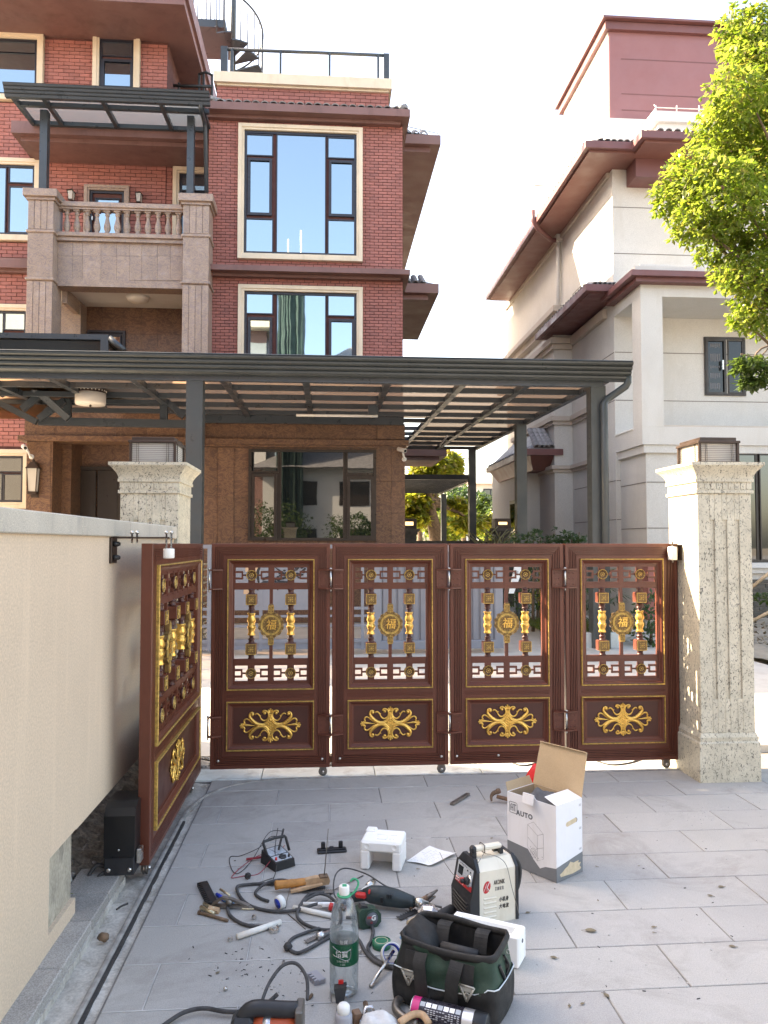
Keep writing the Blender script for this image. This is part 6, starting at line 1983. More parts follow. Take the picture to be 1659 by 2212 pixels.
def stone_lamp(u, vb, v0, v1, Y, label, wl, wp):
    c = at(u, v0, Y=Y)
    t = thing('lantern_pillar', label, 'pillar lamp', (c.x, Y, 0), 'lit stone lamp pillars behind the house')
    z0, z1, z2 = pz(u, vb, Y), pz(u, v1, Y), pz(u, v0, Y)
    MB().box(c.x - wp / 2, Y, 0, c.x + wp / 2, Y + wp, z0 - .14).build('shaft', 'stone_dark', t)
    MB().box(c.x - wp * .6, Y - wp * .1, z0 - .14, c.x + wp * .6, Y + wp * 1.1, z0 - .07).box(c.x - wp * .74, Y - wp * .2, z0 - .07, c.x + wp * .74, Y + wp * 1.2, z0).build('capital', 'stone_dark', t)
    MB().frame(c.x - wl / 2, z0, c.x + wl / 2, z2, [(0, Y - .02), (wl * .22, Y - .02), (wl * .22, Y + .04), (0, Y + .04)]).box(c.x - wl / 2, Y + .04, z0, c.x + wl / 2, Y + wl, z2).build('lantern', 'bronze', t)
    MB().box(c.x - wl * .28, Y - .005, z0 + wl * .2, c.x + wl * .28, Y + .03, z2 - wl * .2).build('lit_pane', 'lamp_lit', t)
stone_lamp(1086, 1141, 1120, 1141, 17.2, 'lit square lamp on a dark stone pillar right of the carport post', .36, .30)
stone_lamp(884, 1142, 1120, 1142, 17.6, 'lit square lamp on a dark stone pillar at the brick house corner', .34, .32)
structure('back_wall', MB().box(px(875, 1168, 17.8), 17.8, 0, px(1110, 1168, 17.8), 18.0, pz(950, 1168, 17.8)), 'stone_dark')
def tree(label, x, y, h, r, crown, n, size, mat, seed, lean=0.0, group='trees behind the houses', bark='bark', name='tree', limbs=6):
    t = thing(name, label, 'tree', (x, y, 0), group)
    rr = random.Random(seed)
    m = MB()
    top = Vector((x + lean, y, h))
    m.tube(curve([(x, y, -.1), (x + lean * .1 + .05, y, h * .35), (x + lean * .6, y, h * .7), tuple(top)], 4), [r * (1 - .6 * i / 12) for i in range(13)], 9)
    m.build('trunk', bark, t)
    lm = MB()
    for k in range(limbs):
        c = crown[k % len(crown)]
        b = Vector((x + lean * .5, y, h * rr.uniform(.5, .95)))
        e = Vector(c[0]) + Vector((rr.uniform(-.4, .4) * c[1][0], rr.uniform(-.4, .4) * c[1][1], rr.uniform(-.2, .3) * c[1][2]))
        lm.tube(curve([b, b.lerp(e, .5) + Vector((0, 0, .12)), e], 4), [r * .42 * (1 - .85 * i / 8) for i in range(9)], 6)
    lm.build('limbs', bark, t)
    lf = MB()
    tot = sum(c[1][0] * c[1][2] for c in crown)
    leaves(lf, [(c[0], c[1], int(n * c[1][0] * c[1][2] / tot)) for c in crown], size, seed)
    tag(lf.build('crown', mat, t), kind='stuff')
    return t
def cl(L, Y, dy=1.0):
    """crown masses from (u, v, radius) at a distance"""
    return [((px(u, v, Y + oy), Y + oy, pz(u, v, Y + oy)), (r * Y / 1660, r * Y / 1660 * dy, r * Y / 1660 * sz)) for u, v, r, sz, oy in L]
Yt1 = 28.0
xt = px(945, 1170, Yt1)
tree('yellow green tree with bare trunk framed by the pergola posts', xt, Yt1, pz(925, 1040, Yt1), .36, cl([(930, 1015, 45, .8, 0), (890, 1090, 38, .8, 0), (960, 1000, 40, .7, .5), (905, 1060, 40, .7, .6), (1010, 1130, 34, .6, 0), (985, 1090, 30, .6, .4), (900, 1120, 25, .6, -.4), (1050, 1120, 26, .5, .4)], Yt1), 7000, .26, 'leaf_yellow', 3, lean=px(922, 1040, Yt1) - xt)
for k, (u, v, Y, r, mat, lab) in enumerate(((905, 1075, 40, 40, 'leaf_mid', 'green tree behind the pergola, left of its trunk tree'), (1000, 1080, 42, 42, 'leaf_dark', 'dark green tree behind the pergola post'), (1058, 1092, 38, 36, 'leaf_mid', 'green tree below the distant tiled house'), (1095, 1100, 36, 32, 'leaf_mid', 'green tree beside the cream house corner'), (1075, 1130, 34, 30, 'leaf_bright', 'light green tree behind the lit lamp pillar'), (960, 1125, 38, 32, 'leaf_bright', 'light green tree low behind the pergola post'))):
    c = at(u, v, Y=Y)
    tree(lab, c.x, Y, c.z, .2, cl([(u, v, r, .8, 0), (u - r * .6, v + r * .4, r * .7, .7, .5), (u + r * .6, v + r * .5, r * .7, .7, -.5), (u, v + r * .8, r * .9, .6, 0)], Y), 2600, .30, mat, 40 + k)
hd = leaves(MB(), [((px(980, 1150, 46), 46, 1.2), (12, 1.5, 1.8), 6000)], .35, 77)
tag(hd.build('far_hedge', 'leaf_mid'), kind='stuff')
tw_ = MB()
rnd = random.Random(6)
c = at(1063, 1168, Y=16.8)
for k in range(40):
    a = rnd.uniform(-.9, .9)
    L = rnd.uniform(.25, .62)
    b = c + Vector((rnd.uniform(-.3, .3), rnd.uniform(-.1, .1), -.3))
    tw_.tube([b, b + Vector((math.sin(a) * L * .5, rnd.uniform(-.1, .1), L * .6)), b + Vector((math.sin(a * 1.3) * L, rnd.uniform(-.1, .1), L))], [.022, .017, .012], 5)
tb = thing('bare_shrub', 'pale bare shrub of thick twigs left of the lit lamp pillar', 'shrub', (c.x, c.y, 0))
tag(tw_.build('twigs', 'leaf_pale', tb), kind='stuff')
MB().tube([(c.x, c.y, 0), (c.x, c.y, 1.2)], .03, 6).build('stem', 'bark', tb)
dh = thing('distant_house', 'distant white house with orange tiled hip roof above the trees', 'house', (px(1050, 1060, 70), 70, 0))
Yd = 70
q = prect(985, 1046, 1130, 1175, Yd)
MB().box(q[0], Yd, 0, q[2], Yd + 10, q[3]).build('wall', 'house_white', dh)
z0, z1 = q[3], pz(1050, 1034, Yd)
MB().hexa([(q[0] - .8, Yd - .8, z0), (q[2] + .8, Yd - .8, z0), (q[2] + .8, Yd + 11, z0), (q[0] - .8, Yd + 11, z0)], [(q[0] + 2.5, Yd + 4, z1), (q[2] - 2.5, Yd + 4, z1), (q[2] - 2.5, Yd + 6, z1), (q[0] + 2.5, Yd + 6, z1)]).build('roof', 'tile_orange', dh)
r1 = prect(1044, 1056, 1075, 1072, Yd)
window(dh, r1, Yd - .02, [(r1[0] + .1, r1[1] + .1, r1[0] + .62, r1[3] - .1), (r1[0] + .72, r1[1] + .1, r1[2] - .1, r1[3] - .1)], glass='dark_glass')

# ================================================================== the tree overhanging from the right
Yr_ = 8.4
tx, ty = 6.6, 8.9
crown = cl([(1610, 70, 62, 1, .2), (1650, 150, 85, 1.1, 0), (1590, 210, 62, 1, -.3), (1560, 290, 66, 1, .2), (1640, 320, 95, 1, .3), (1500, 375, 62, .9, 0), (1455, 425, 50, .9, .2), (1560, 420, 85, 1, -.3), (1500, 480, 52, .8, -.2), (1640, 470, 85, 1, 0), (1560, 530, 60, .9, .2), (1615, 590, 60, .85, -.2), (1575, 590, 42, .8, .2), (1650, 660, 68, .9, .1), (1610, 690, 38, .7, 0), (1720, 300, 110, 1.1, .3), (1760, 520, 110, 1.1, 0), (1730, 120, 90, 1, 0), (1790, 350, 120, 1.1, .6)], Yr_, 1.0)
tree('leafy bright green tree overhanging the right edge of the picture', tx, ty, 4.6, .12, crown, 30000, .080, 'leaf_bright', 11, group=None, name='leafy_tree', limbs=16)
tw3 = thing('low_branch', 'low shaded leafy branch hanging before the right house window', 'branch', (px(1650, 790, 8), 8.0, pz(1650, 790, 8)))
tag(leaves(MB(), [(a, b, 330) for a, b in cl([(1612, 785, 30, .6, 0), (1645, 800, 40, .8, .1), (1622, 825, 24, .5, .1), (1690, 800, 50, .8, 0)], 8.0)], .075, 12).build('foliage', 'leaf_mid', tw3), kind='stuff')
MB().tube(curve([(tx, ty, 4.0), tuple(at(1665, 745, Y=8.2)), tuple(at(1625, 790, Y=8.0))], 5), .012, 5).tube(curve([tuple(at(1665, 745, Y=8.2)), tuple(at(1640, 770, Y=8.0)), tuple(at(1600, 765, Y=8.0))], 4), .008, 5).build('twig', 'bark', tw3)

# ================================================================== unseen house added to shade the forecourt; neighbours mirrored in the window glass
nb = thing('shade_house', 'unseen cream house added left of the street to shade the forecourt', 'house', (-12, 0, 0))
MB().box(-19, -9, 0, -8.2, 9.05, 8.6).build('wall', 'house_cream', nb)
MB().hexa([(-20, -10, 8.6), (-7.8, -10, 8.6), (-7.8, 9.2, 8.6), (-20, 9.2, 8.6)], [(-15, -5, 10.6), (-12, -5, 10.6), (-12, 4, 10.6), (-15, 4, 10.6)]).build('roof', 'tile_orange', nb)
oh = thing('opposite_house', 'cream house across the street, mirrored in the window glass', 'house', (3, -22, 0))
MB().box(-4, -30, 0, 12, -20, 6.2).build('wall', 'house_white', oh)
MB().hexa([(-5, -31, 6.2), (13, -31, 6.2), (13, -19, 6.2), (-5, -19, 6.2)], [(-1, -27, 8.2), (9, -27, 8.2), (9, -23, 8.2), (-1, -23, 8.2)]).build('roof', 'roof_tile', oh)
for x in (-2.5, 0.8, 4.2, 7.6):
    for z in (.9, 3.9):
        MB().box(x, -20.02, z, x + 1.9, -19.96, z + 1.5).build('window', 'dark_frame', oh)
bh = thing('brown_house', 'tall brown house across the street left of the netting, mirrored in the glass', 'house', (-9, -24, 0))
MB().box(-14, -30, 0, -3.9, -21, 15.2).build('wall', 'soffit_brown', bh)
MB().box(-15, -31, 15.2, -3.4, -20, 15.8).build('eave', 'cream_trim', bh)
for x in (-6.5, -5.0):
    for z in (6.4, 9.6, 12.6): MB().box(x, -21.02, z, x + 1.1, -20.96, z + 1.8).build('window', 'white_paint', bh)
bk = thing('red_house', 'red brick house with tiled roof across the street right, mirrored in the glass', 'house', (5, -26, 0))
MB().box(.9, -34, 0, 14, -24, 14.2).build('wall', 'brick', bk)
MB().hexa([(.2, -35, 14.2), (15, -35, 14.2), (15, -23.2, 14.2), (.2, -23.2, 14.2)], [(4, -30, 17), (11, -30, 17), (11, -28, 17), (4, -28, 17)]).build('roof', 'roof_tile', bk)
bt = thing('scaffolded_tower', 'building wrapped in dark green scaffold netting across the street, mirrored in the window glass', 'building', (-4, -24, 0))
rnd = random.Random(3)
m = MB()
for k in range(10):
    o_ = rnd.uniform(0, .35)
    m.hexa([(-3.1 + .16 * k, -19.2 + o_, 0), (-2.94 + .16 * k, -19.2 - o_ * .6, 0), (-2.94 + .16 * k, -23, 0), (-3.1 + .16 * k, -23, 0)], [(-3.1 + .16 * k, -19.1 - o_ * .4, 18.2), (-2.94 + .16 * k, -19.2 + o_ * .7, 18.2), (-2.94 + .16 * k, -23, 18.2), (-3.1 + .16 * k, -23, 18.2)])
m.build('netting', 'mesh_green', bt)
for x, z in ((-2.5, 20.6), (-1.72, 21.2)): MB().tube([(x, -19.4, 14), (x + .1, -19.4, z)], .05, 6).build('bamboo_pole', 'pvc', bt)
for k, (x, y, h, r, lab) in enumerate(((1.5, -15, 2.2, 1.5, 'clipped round tree across the street, mirrored in the ground floor window'), (-3.0, -16, 2.6, 1.8, 'spreading tree across the street, left of the clipped one in the mirror image'))):
    tree(lab, x, y, h, .14, [((x, y, h), (r, r, r * .7)), ((x + r * .5, y, h - .5), (r * .7, r * .7, r * .5))], 2500, .2, 'leaf_mid', 60 + k, group='trees across the street')
# ================================================================== tools and packaging on the paving
def item(name, label, cat, u, v, group=None, rz=0.0, z=0.0):
    p = gnd(u, v)
    return thing(name, label, cat, (p.x, p.y, z), group, rz)
def loc(mb, n, m, t): return mb.build(n, m, t, local=True)
def lettering(parent, body, size, T, mat, depth=.0006, thick=0.0, name='lettering', align='CENTER', space=1.0, shear=0.0):
    vs, fs = text_mesh(body, size, depth, thick, align, space, shear)
    m = MB()
    m.add(vs, fs, T=T)
    return m.build(name, mat, parent, local=True)

# ---- open carton (local x along its printed front, y into depth)
F, L, Rr = gnd(1202.4, 1908), gnd(1096.7, 1864), gnd(1257, 1883)
exf = (F - L)
bw = exf.length
az = math.atan2(exf.y, exf.x)
dep = 0.185
t = thing('cardboard_box', 'open white and grey cardboard box with lid up, standing before the gate', 'box', tuple(L), None, az)
H = 0.322
th = 0.004
o = MB()
o.box(0, 0, 0, bw, th, H).box(0, dep - th, 0, bw, dep, H).box(0, th, 0, th, dep - th, H).box(bw - th, th, 0, bw, dep - th, H).box(th, th, 0, bw - th, dep - th, th)
loc(o, 'carton', 'card_white', t)
i = MB()
i.box(th, th, th, bw - th, th + .0012, H - .001).box(th, dep - th - .0012, th, bw - th, dep - th, H + .0005).box(th, th, th, th + .0012, dep - th, H - .001).box(bw - th - .0012, th, th, bw - th, dep - th, H - .001)
loc(i, 'lining', 'kraft', t)
# grey printed base with the slanted edge
g = MB()
e = .0008
fz = [(0, .098), (.098, .098), (.135, .070), (.180, .036), (.195, .048), (bw, .052)]
g.prism([(0, .0005), (bw + e, .0005)] + [(bw + e, .060)] + [(x, z) for x, z in [(bw, .060), (.215, .050), (.185, .034), (.150, .062), (.118, .098), (0, .105)]], 'y', -e, .0003)
g.prism([(-e, .0005), (dep, .0005), (dep, .088), (-e, .062)], 'x', bw - .0003, bw + e)
loc(g, 'printed_band', 'card_grey', t)
tp_ = [(.022, .030), (.028, .018), (.06, .016), (.11, .012), (.165, .016), (.172, .022), (.160, .034), (.170, .046), (.150, .048), (.155, .058), (.120, .056), (.095, .066), (.080, .052), (.060, .046), (.040, .036)]
loc(MB().prism([(a, b) for a, b in tp_], 'x', bw, bw + .0016), 'torn_patch', 'kraft_torn', t)
# logo and product drawing on the front
def onfront(x, z): return basis((x, -.0006, z), (1, 0, 0), (0, 0, 1))
lg = MB()
def outline(pts, w=.0012, closed=True, y=-.0007):
    lg.tube([(x, y, z) for x, z in pts], w, 4, closed=closed, flat=(Vector((0, 1, 0)), .3))
rr_ = []
cx_, cz_, hw, hh_, rad = .036, .258, .022, .024, .006
for ax_, az_, a0 in ((1, 1, 0), (-1, 1, 90), (-1, -1, 180), (1, -1, 270)):
    for k in range(4):
        a = R(a0 + 30 * k)
        rr_.append((cx_ + ax_ * (hw - rad) + rad * math.cos(a), cz_ + az_ * (hh_ - rad) + rad * math.sin(a)))
outline(rr_, .0013)
# letters A and T of the emblem, drawn as strokes
outline([(.022, .243), (.022, .268), (.025, .272), (.034, .272), (.034, .243)], .0022, False)
outline([(.022, .257), (.034, .257)], .0015, False)
outline([(.037, .272), (.052, .272)], .0022, False)
outline([(.0445, .272), (.0445, .243)], .0022, False)
loc(lg, 'emblem', 'print_grey', t)
lettering(t, 'AUTO', .030, onfront(.100, .241), 'print_grey', thick=.0010, space=1.18)
lg = MB()
A = lambda x, z: (x, z)
outline([(.118, .205), (.152, .225), (.205, .187), (.205, .080), (.172, .062), (.118, .107)], .0006)
outline([(.118, .205), (.172, .172), (.205, .187)], .0006, False)
outline([(.172, .172), (.172, .062)], .0006, False)
outline([(.118, .150), (.172, .115), (.205, .128)], .0006, False)
outline([(.150 + .017 * math.cos(k * PI / 8), .090 + .021 * math.sin(k * PI / 8)) for k in range(16)], .0007)
outline([(.150 + .011 * math.cos(k * PI / 8), .090 + .014 * math.sin(k * PI / 8)) for k in range(16)], .0006)
outline([(.150 + .005 * math.cos(k * PI / 6), .090 + .006 * math.sin(k * PI / 6)) for k in range(12)], .0009)
for x, z in ((.176, .075), (.198, .086), (.134, .112), (.168, .112)): outline([(x + .002 * math.cos(k * PI / 4), z + .002 * math.sin(k * PI / 4)) for k in range(8)], .0005)
loc(lg, 'product_drawing', 'print_grey', t)
# hand hole and staples on the side
hs = MB()
pts = [(.050 + .045, .235)]
ho = []
for k in range(9): ho.append((.135 + .012 * math.cos(R(-90 + 22.5 * k)), .236 + .010 * math.sin(R(-90 + 22.5 * k))))
for k in range(9): ho.append((.080 + .012 * math.cos(R(90 + 22.5 * k)), .230 + .010 * math.sin(R(90 + 22.5 * k))))
loc(MB().prism(ho, 'x', bw - .001, bw + .0009), 'hand_hole', 'kraft_torn', t)
hs.tube([(bw + .001, y, z) for y, z in ho[1:9]], .0011, 4)
loc(hs, 'hole_edge', 'print_grey', t)
st = MB()
for z in (.29, .19, .10, .045):
    for q in (0, .008): st.tube([(bw + .001, dep - .022 + q, z), (bw + .001, dep - .018 + q, z + .010)], .0007, 4)
loc(st, 'staples', 'print_grey', t)
# flaps
def flap(a, b, d, name, inner, outer='card_white', t_=.003, sw=0):
    """panel hinged along a-b, extending by d"""
    a, b, d = Vector(a), Vector(b), Vector(d)
    n = (b - a).cross(d).normalized() * t_
    taper = (b - a).normalized() * .006
    q = [a, b, b + d - taper, a + d + taper]
    m = MB()
    m.hexa(q, [p + n for p in q])
    m.m = [1, 0, 1, 1, 1, 1] if sw else [0, 1, 1, 1, 1, 1]
    m.build(name, [outer, inner], t, local=True)
flap((0, dep, H), (bw, dep, H), (.006, .045, .190), 'lid', 'kraft')
tk_ = MB().box(0, 0, 0, bw - .02, .003, .010)
o = loc(tk_, 'lid_tuck', 'kraft', t)
o.location = (.016, dep + .040, H + .188)
o.rotation_euler = (R(60), 0, 0)
flap((0, dep - .004, H), (0, .004, H), (-.016, .0, .036), 'side_flap', 'kraft', sw=1)
# right flap folded back over the opening, white side up
flap((bw, .004, H), (bw, dep - .006, H), (-.072, .004, .020), 'side_flap', 'card_white')
flap((.105, .002, H), (.168, .002, H), (.0, -.018, .026), 'front_tab', 'card_white')
loc(MB().hexa([(.108, -.024, H - .018), (.166, -.024, H - .018), (.166, -.022, H - .018), (.108, -.022, H - .018)], [(.105, -.016, H + .024), (.168, -.016, H + .024), (.168, -.014, H + .024), (.105, -.014, H + .024)]), 'front_tab', 'card_white', t)
# crumpled grey cloth bag inside
def crumple(nx, ny, w, d, h, seed, amp):
    r = random.Random(seed)
    ph = [(r.uniform(8, 60), r.uniform(8, 60), r.uniform(0, 6), r.uniform(.3, 1)) for _ in range(9)]
    vs = []
    for j in range(ny + 1):
        for i in range(nx + 1):
            x, y = w * (i / nx - .5), d * (j / ny - .5)
            k = max(0, 1 - (2 * x / w) ** 4) * max(0, 1 - (2 * y / d) ** 4)
            z = h * k + amp * k * sum(q[3] * abs(math.sin(q[0] * x + q[1] * y + q[2])) for q in ph) / 4
            vs.append((x, y, z))
    return vs, [(j * (nx + 1) + i, j * (nx + 1) + i + 1, (j + 1) * (nx + 1) + i + 1, (j + 1) * (nx + 1) + i) for j in range(ny) for i in range(nx)]
c = rotz(az)
cl_ = MB()
vs, fs = crumple(40, 24, bw - .03, dep - .03, .03, 3, .030)
cl_.add(vs, fs, smooth=True)
p = L + (c @ Vector((bw / 2 + .01, dep / 2, H - .052)))
o = cl_.build('cloth_bag', 'grey_cloth', local=True)
o.location = p
o.rotation_euler = (0, 0, az)
tag(o, 'crumpled dark grey cloth lying inside the open cardboard box', 'cloth')

# ---- red plastic bag behind the carton
p = gnd(1152, 1752)
rb = MB()
prof = []
r = random.Random(8)
vs, fs = [], []
N, K = 26, 9
for k in range(K):
    f = k / (K - 1)
    rad = .070 * (1 - f) ** .75 + .010
    for j in range(N):
        a = 2 * PI * j / N
        q = rad * (1 + .16 * math.sin(5 * a + 3 * f) + .08 * math.sin(9 * a + 1))
        vs.append((q * math.cos(a) + .05 * f, q * .7 * math.sin(a), .225 * f))
for k in range(K - 1):
    fs += [(k * N + j, k * N + (j + 1) % N, (k + 1) * N + (j + 1) % N, (k + 1) * N + j) for j in range(N)]
fs.append([(K - 1) * N + j for j in range(N)])
rb.add(vs, fs, smooth=True)
o = rb.build('plastic_bag', 'red_film', local=True)
o.location = (p.x - .01, p.y + .10, 0)
tag(o, 'red plastic bag standing behind the open cardboard box', 'bag')

# ---- welding machine
F, B_, L = gnd(1023, 2004), gnd(1119.5, 1984), gnd(976, 1970)
ey = (B_ - F)
ln = ey.length
azw = math.atan2(ey.y, ey.x)          # local x runs along the cream side, front at x=0
wd = .150
t = thing('welding_machine', 'small cream and black welding machine with red emblem and carrying handle', 'welder', tuple(F), None, azw)
h1, h2 = .200, .233
sec = [(0, 0), (wd, 0), (wd, h1 - .005), (wd - .035, h2), (.035, h2), (0, h1)]   # (y, z); y runs away from the camera side
loc(MB().prism(sec, 'x', .020, ln - .012), 'case', 'welder_cream', t)
def grown(k, dz=0.004): return [(-k, -.0), (wd + k, -.0), (wd + k, h1 + k * .3), (wd - .036 + k * .3, h2 + k), (.034 - k * .3, h2 + k), (-k, h1 + k * .3)]
loc(MB().prism(grown(.004), 'x', ln - .012, ln), 'rear_bezel', 'welder_black', t)
fb = MB()
# front bezel: foot stands forward, upper half leans back
y0, y1 = -.005, wd + .005
pr = [(.024, 0), (-.014, 0), (-.016, .100), (-.006, .125), (.010, .205)]
fb.prism([(x, z) for x, z in pr[:5]] + [(.014, h1), (.024, h1)], 'y', y0, y1)
fb.hexa([(.014, y0, h1), (.026, y0, h1), (.026, y1, h1), (.014, y1, h1)], [(.018, .030, h2 + .005), (.034, .030, h2 + .005), (.034, wd - .032, h2 + .005), (.018, wd - .032, h2 + .005)])
loc(fb, 'front_bezel', 'welder_black', t)
# front face frame: origin at the lower left of the leaning panel as seen
pn = Vector((.016, 0, .080)).normalized()     # up along the leaning panel
up_ = Vector((.016, 0, .080)).normalized()
ex_ = Vector((0, -1, 0))
def onpanel(a, b, off=.001):
    """a along the face from its far edge towards the cream side, b up the leaning face from z=.125"""
    o_ = Vector((-.006, y1, .125)) + ex_ * a + up_ * b
    nn = ex_.cross(up_)
    return o_ + nn * off
Tpan = basis(onpanel(0, 0, .0), ex_, up_)
loc(MB().box(.018, .012, -.002, .142, .080, .0012, T=Tpan), 'control_panel', 'meter_face', t)
loc(MB().box(.018, .002, -.002, .146, .020, .0022, T=Tpan), 'red_strip', 'print_red', t)
lettering(t, 'ZX7-255', .018, Tpan @ tr(.052, .011, .0024), 'print_white', thick=.0004)
loc(MB().box(.030, .034, 0, .066, .066, .0026, T=Tpan), 'display', 'screen_dark', t)
loc(MB().lathe([(.022, .001), (.022, .003)], 24, T=Tpan @ tr(.118, .034, 0)), 'dial', 'can_silver', t)
loc(MB().lathe([(.014, .002), (.013, .020), (.010, .021)], 16, T=Tpan @ tr(.118, .034, 0)).lathe([(.008, .02), (.008, .034), (.006, .036)], 12, T=Tpan @ tr(.118, .034, 0)), 'knob', 'welder_black', t)
loc(MB().lathe([(.0115, .018), (.0115, .030), (.009, .032)], 16, T=Tpan @ tr(.110, .032, 0)), 'knob_cap', 'red_plastic', t)
for a, b in ((.100, .066), (.122, .066)): loc(MB().lathe([(.0035, 0), (.0035, .003)], 10, T=Tpan @ tr(a, b, 0)), 'indicator', 'screen_dark', t)
for k in range(5): loc(MB().box(.036 + k * .012, .072, 0, .043 + k * .012, .076, .0018, T=Tpan), 'printed_mark', 'print_grey', t)
for k in range(6):
    z = .088 - k * .0145
    m = MB()
    m.tube(curve([(-.0155, wd - .012, z + .004), (-.0165, wd * .6, z - .004), (-.0155, .030, z - .008), (-.0145, .014, z - .002)], 4), .0042, 6)
    loc(m, 'louvre', 'black_plastic', t)
# emblem and lettering on the cream side (y=0 plane, x to the rear)
Ts = lambda x, z: basis((x, -.0008, z), (1, 0, 0), (0, 0, 1))
em = MB()
ez = [(.0165 * math.cos(k * PI / 12) * (1.05 if math.cos(k * PI / 12) > 0 else .9), .0225 * math.sin(k * PI / 12)) for k in range(24)]
em.prism([(.057 + x * .95 + z * .2, .140 + z) for x, z in ez], 'y', -.0008, .001)
loc(em, 'emblem', 'print_red', t)
k_ = MB()
for pts in ([(.045, .126), (.0575, .154), (.0580, .126)], [(.0690, .158), (.0590, .140), (.0690, .124)]):
    if pts: k_.tube([(x, -.0011, z) for x, z in pts], .0014, 4, flat=(Vector((0, 1, 0)), .3))
loc(k_, 'emblem_strokes', 'print_white', t)
sx = ln / .185
SX = lambda k: Matrix.Diagonal((k, 1, 1, 1))
lettering(t, 'AKONIK', .024, Ts(.112, .152) @ SX(.52), 'print_black', thick=.0002)
lettering(t, '\u827e\u5eb7\u5c3c\u514b', .0150, Ts(.112, .128) @ SX(.54), 'print_grey', space=1.5)
lettering(t, '\u5c0f\u673a\u8eab', .0185, Ts(.131, .085) @ SX(.72), 'print_black', space=1.15, shear=.15, thick=.0003)
lettering(t, '\u5927\u7535\u6d41', .0185, Ts(.131, .059) @ SX(.72), 'print_black', space=1.15, shear=.15, thick=.0003)
for k in range(5):
    z = .098 - .0175 * k
    m = MB()
    m.hexa([(.044, -.0002, z - .006), (.100, -.0002, z - .006), (.100, -.0002, z + .003), (.044, -.0002, z + .003)], [(.046, -.0035, z - .001), (.098, -.0035, z - .001), (.098, -.0002, z + .003), (.046, -.0002, z + .003)])
    loc(m, 'louvre', 'welder_cream', t)
# handle across the top
hd_ = MB()
hy = wd * .42
hd_.box(.035, hy - .014, h2 + .022, ln - .040, hy + .014, h2 + .042, b=.006)
loc(hd_, 'handle_grip', 'welder_cream', t)
loc(MB().box(.022, hy - .016, h2 + .016, .045, hy + .016, h2 + .044, b=.007).box(.024, hy - .012, h2, .042, hy + .012, h2 + .02).box(ln - .048, hy - .010, h2, ln - .034, hy + .010, h2 + .022).box(ln - .06, hy + .02, h2, ln - .03, hy + .034, h2 + .012), 'handle_ends', 'welder_black', t)
loc(MB().tube(curve([(.075, hy - .017, h2 + .045), (.074, hy + .017, h2 + .046), (.074, hy + .017, h2 + .02), (.075, hy - .017, h2 + .016)], 3), .0022, 6, closed=True), 'tie', 'dark_steel', t)
wr = curve([(.075, hy - .02, h2 + .016), (.11, hy - .06, h2 + .012), (.14, -.008, h1 + .012), (.160, -.012, .13), (.170, -.03, .07), (.178, -.035, .03)], 6)
loc(MB().tube(wr, .0013, 5), 'loose_wire', 'dark_steel', t)
wr2 = curve([(.07, hy - .02, h2 + .018), (.03, .02, h2 - .005), (.0, .05, .17), (-.02, .10, .15), (-.035, wd + .02, .18), (-.03, wd + .08, .20)], 6)
loc(MB().tube(wr2, .0013, 5), 'loose_wire', 'dark_steel', t)
pc = curve([(ln, wd * .5, .20), (ln + .025, wd * .5, .205), (ln + .05, wd * .45, .16), (ln + .035, wd * .4, .09), (ln + .005, wd * .4, .06)], 6)
loc(MB().tube(pc, .008, 8).lathe([(.012, 0), (.010, .02)], 12, T=tr(ln, wd * .5, .20) @ Matrix.Rotation(PI / 2, 4, 'Y')), 'power_cable', 'rubber', t)

# ---- foam blocks
p = gnd(778, 1878)
q = gnd(866, 1885)
a_ = math.atan2(q.y - p.y, q.x - p.x)
w_ = (q - p).length
t = thing('foam_block', 'white polystyrene packing block with an arch cut below, before the gate', 'foam block', tuple(p), 'polystyrene packing blocks', a_)
hf, df = .126, .155
f = MB()
f.box(.02, df - .05, 0, w_ - .02, df - .002, hf * .7).box(0, 0, 0, .040, df, hf * .66, b=.006).box(w_ - .040, 0, 0, w_, df, hf * .66, b=.006).box(0, 0, hf * .62, w_, df, hf, b=.008).box(.002, df - .045, hf - .01, .05, df, hf + .010, b=.005)
loc(f, 'block', 'foam', t)
for x in (.030, w_ - .030):
    loc(MB().lathe([(.013, 0), (.014, .0015), (.012, .0025), (.011, .001)], 20, T=tr(x, 0.0008, hf * .83) @ Matrix.Rotation(PI / 2, 4, 'X')), 'moulded_ring', 'foam', t)
loc(MB().box(.07, .03, hf - .001, .115, .06, hf + .004, b=.002).box(.125, .035, hf - .001, .150, .075, hf + .004, b=.002).box(.06, .085, hf - .001, .155, .11, hf + .003, b=.002), 'moulded_ribs', 'foam', t)
W2, D2, H2 = .26, .095, .106
a_ = R(-30)
p = gnd(1136, 2066) - Vector((math.cos(a_), math.sin(a_), 0)) * W2 - Vector((-math.sin(a_), math.cos(a_), 0)) * D2
t = thing('foam_block', 'white polystyrene packing tray behind the black tool bag', 'foam block', tuple(p), 'polystyrene packing blocks', a_)
f = MB()
f.box(0, 0, 0, W2, .022, H2, b=.005).box(0, D2 - .022, 0, W2, D2, H2, b=.005).box(0, 0.018, 0, .03, D2 - .018, H2, b=.005).box(W2 - .03, .018, 0, W2, D2 - .018, H2, b=.005).box(.01, .01, 0, W2 - .01, D2 - .01, H2 * .55)
loc(f, 'tray', 'foam', t)
loc(MB().tube([(W2 + .001, .05 + .006 * math.cos(k * PI / 5), .075 + .006 * math.sin(k * PI / 5)) for k in range(10)], .0012, 4, closed=True), 'mark', 'print_grey', t)

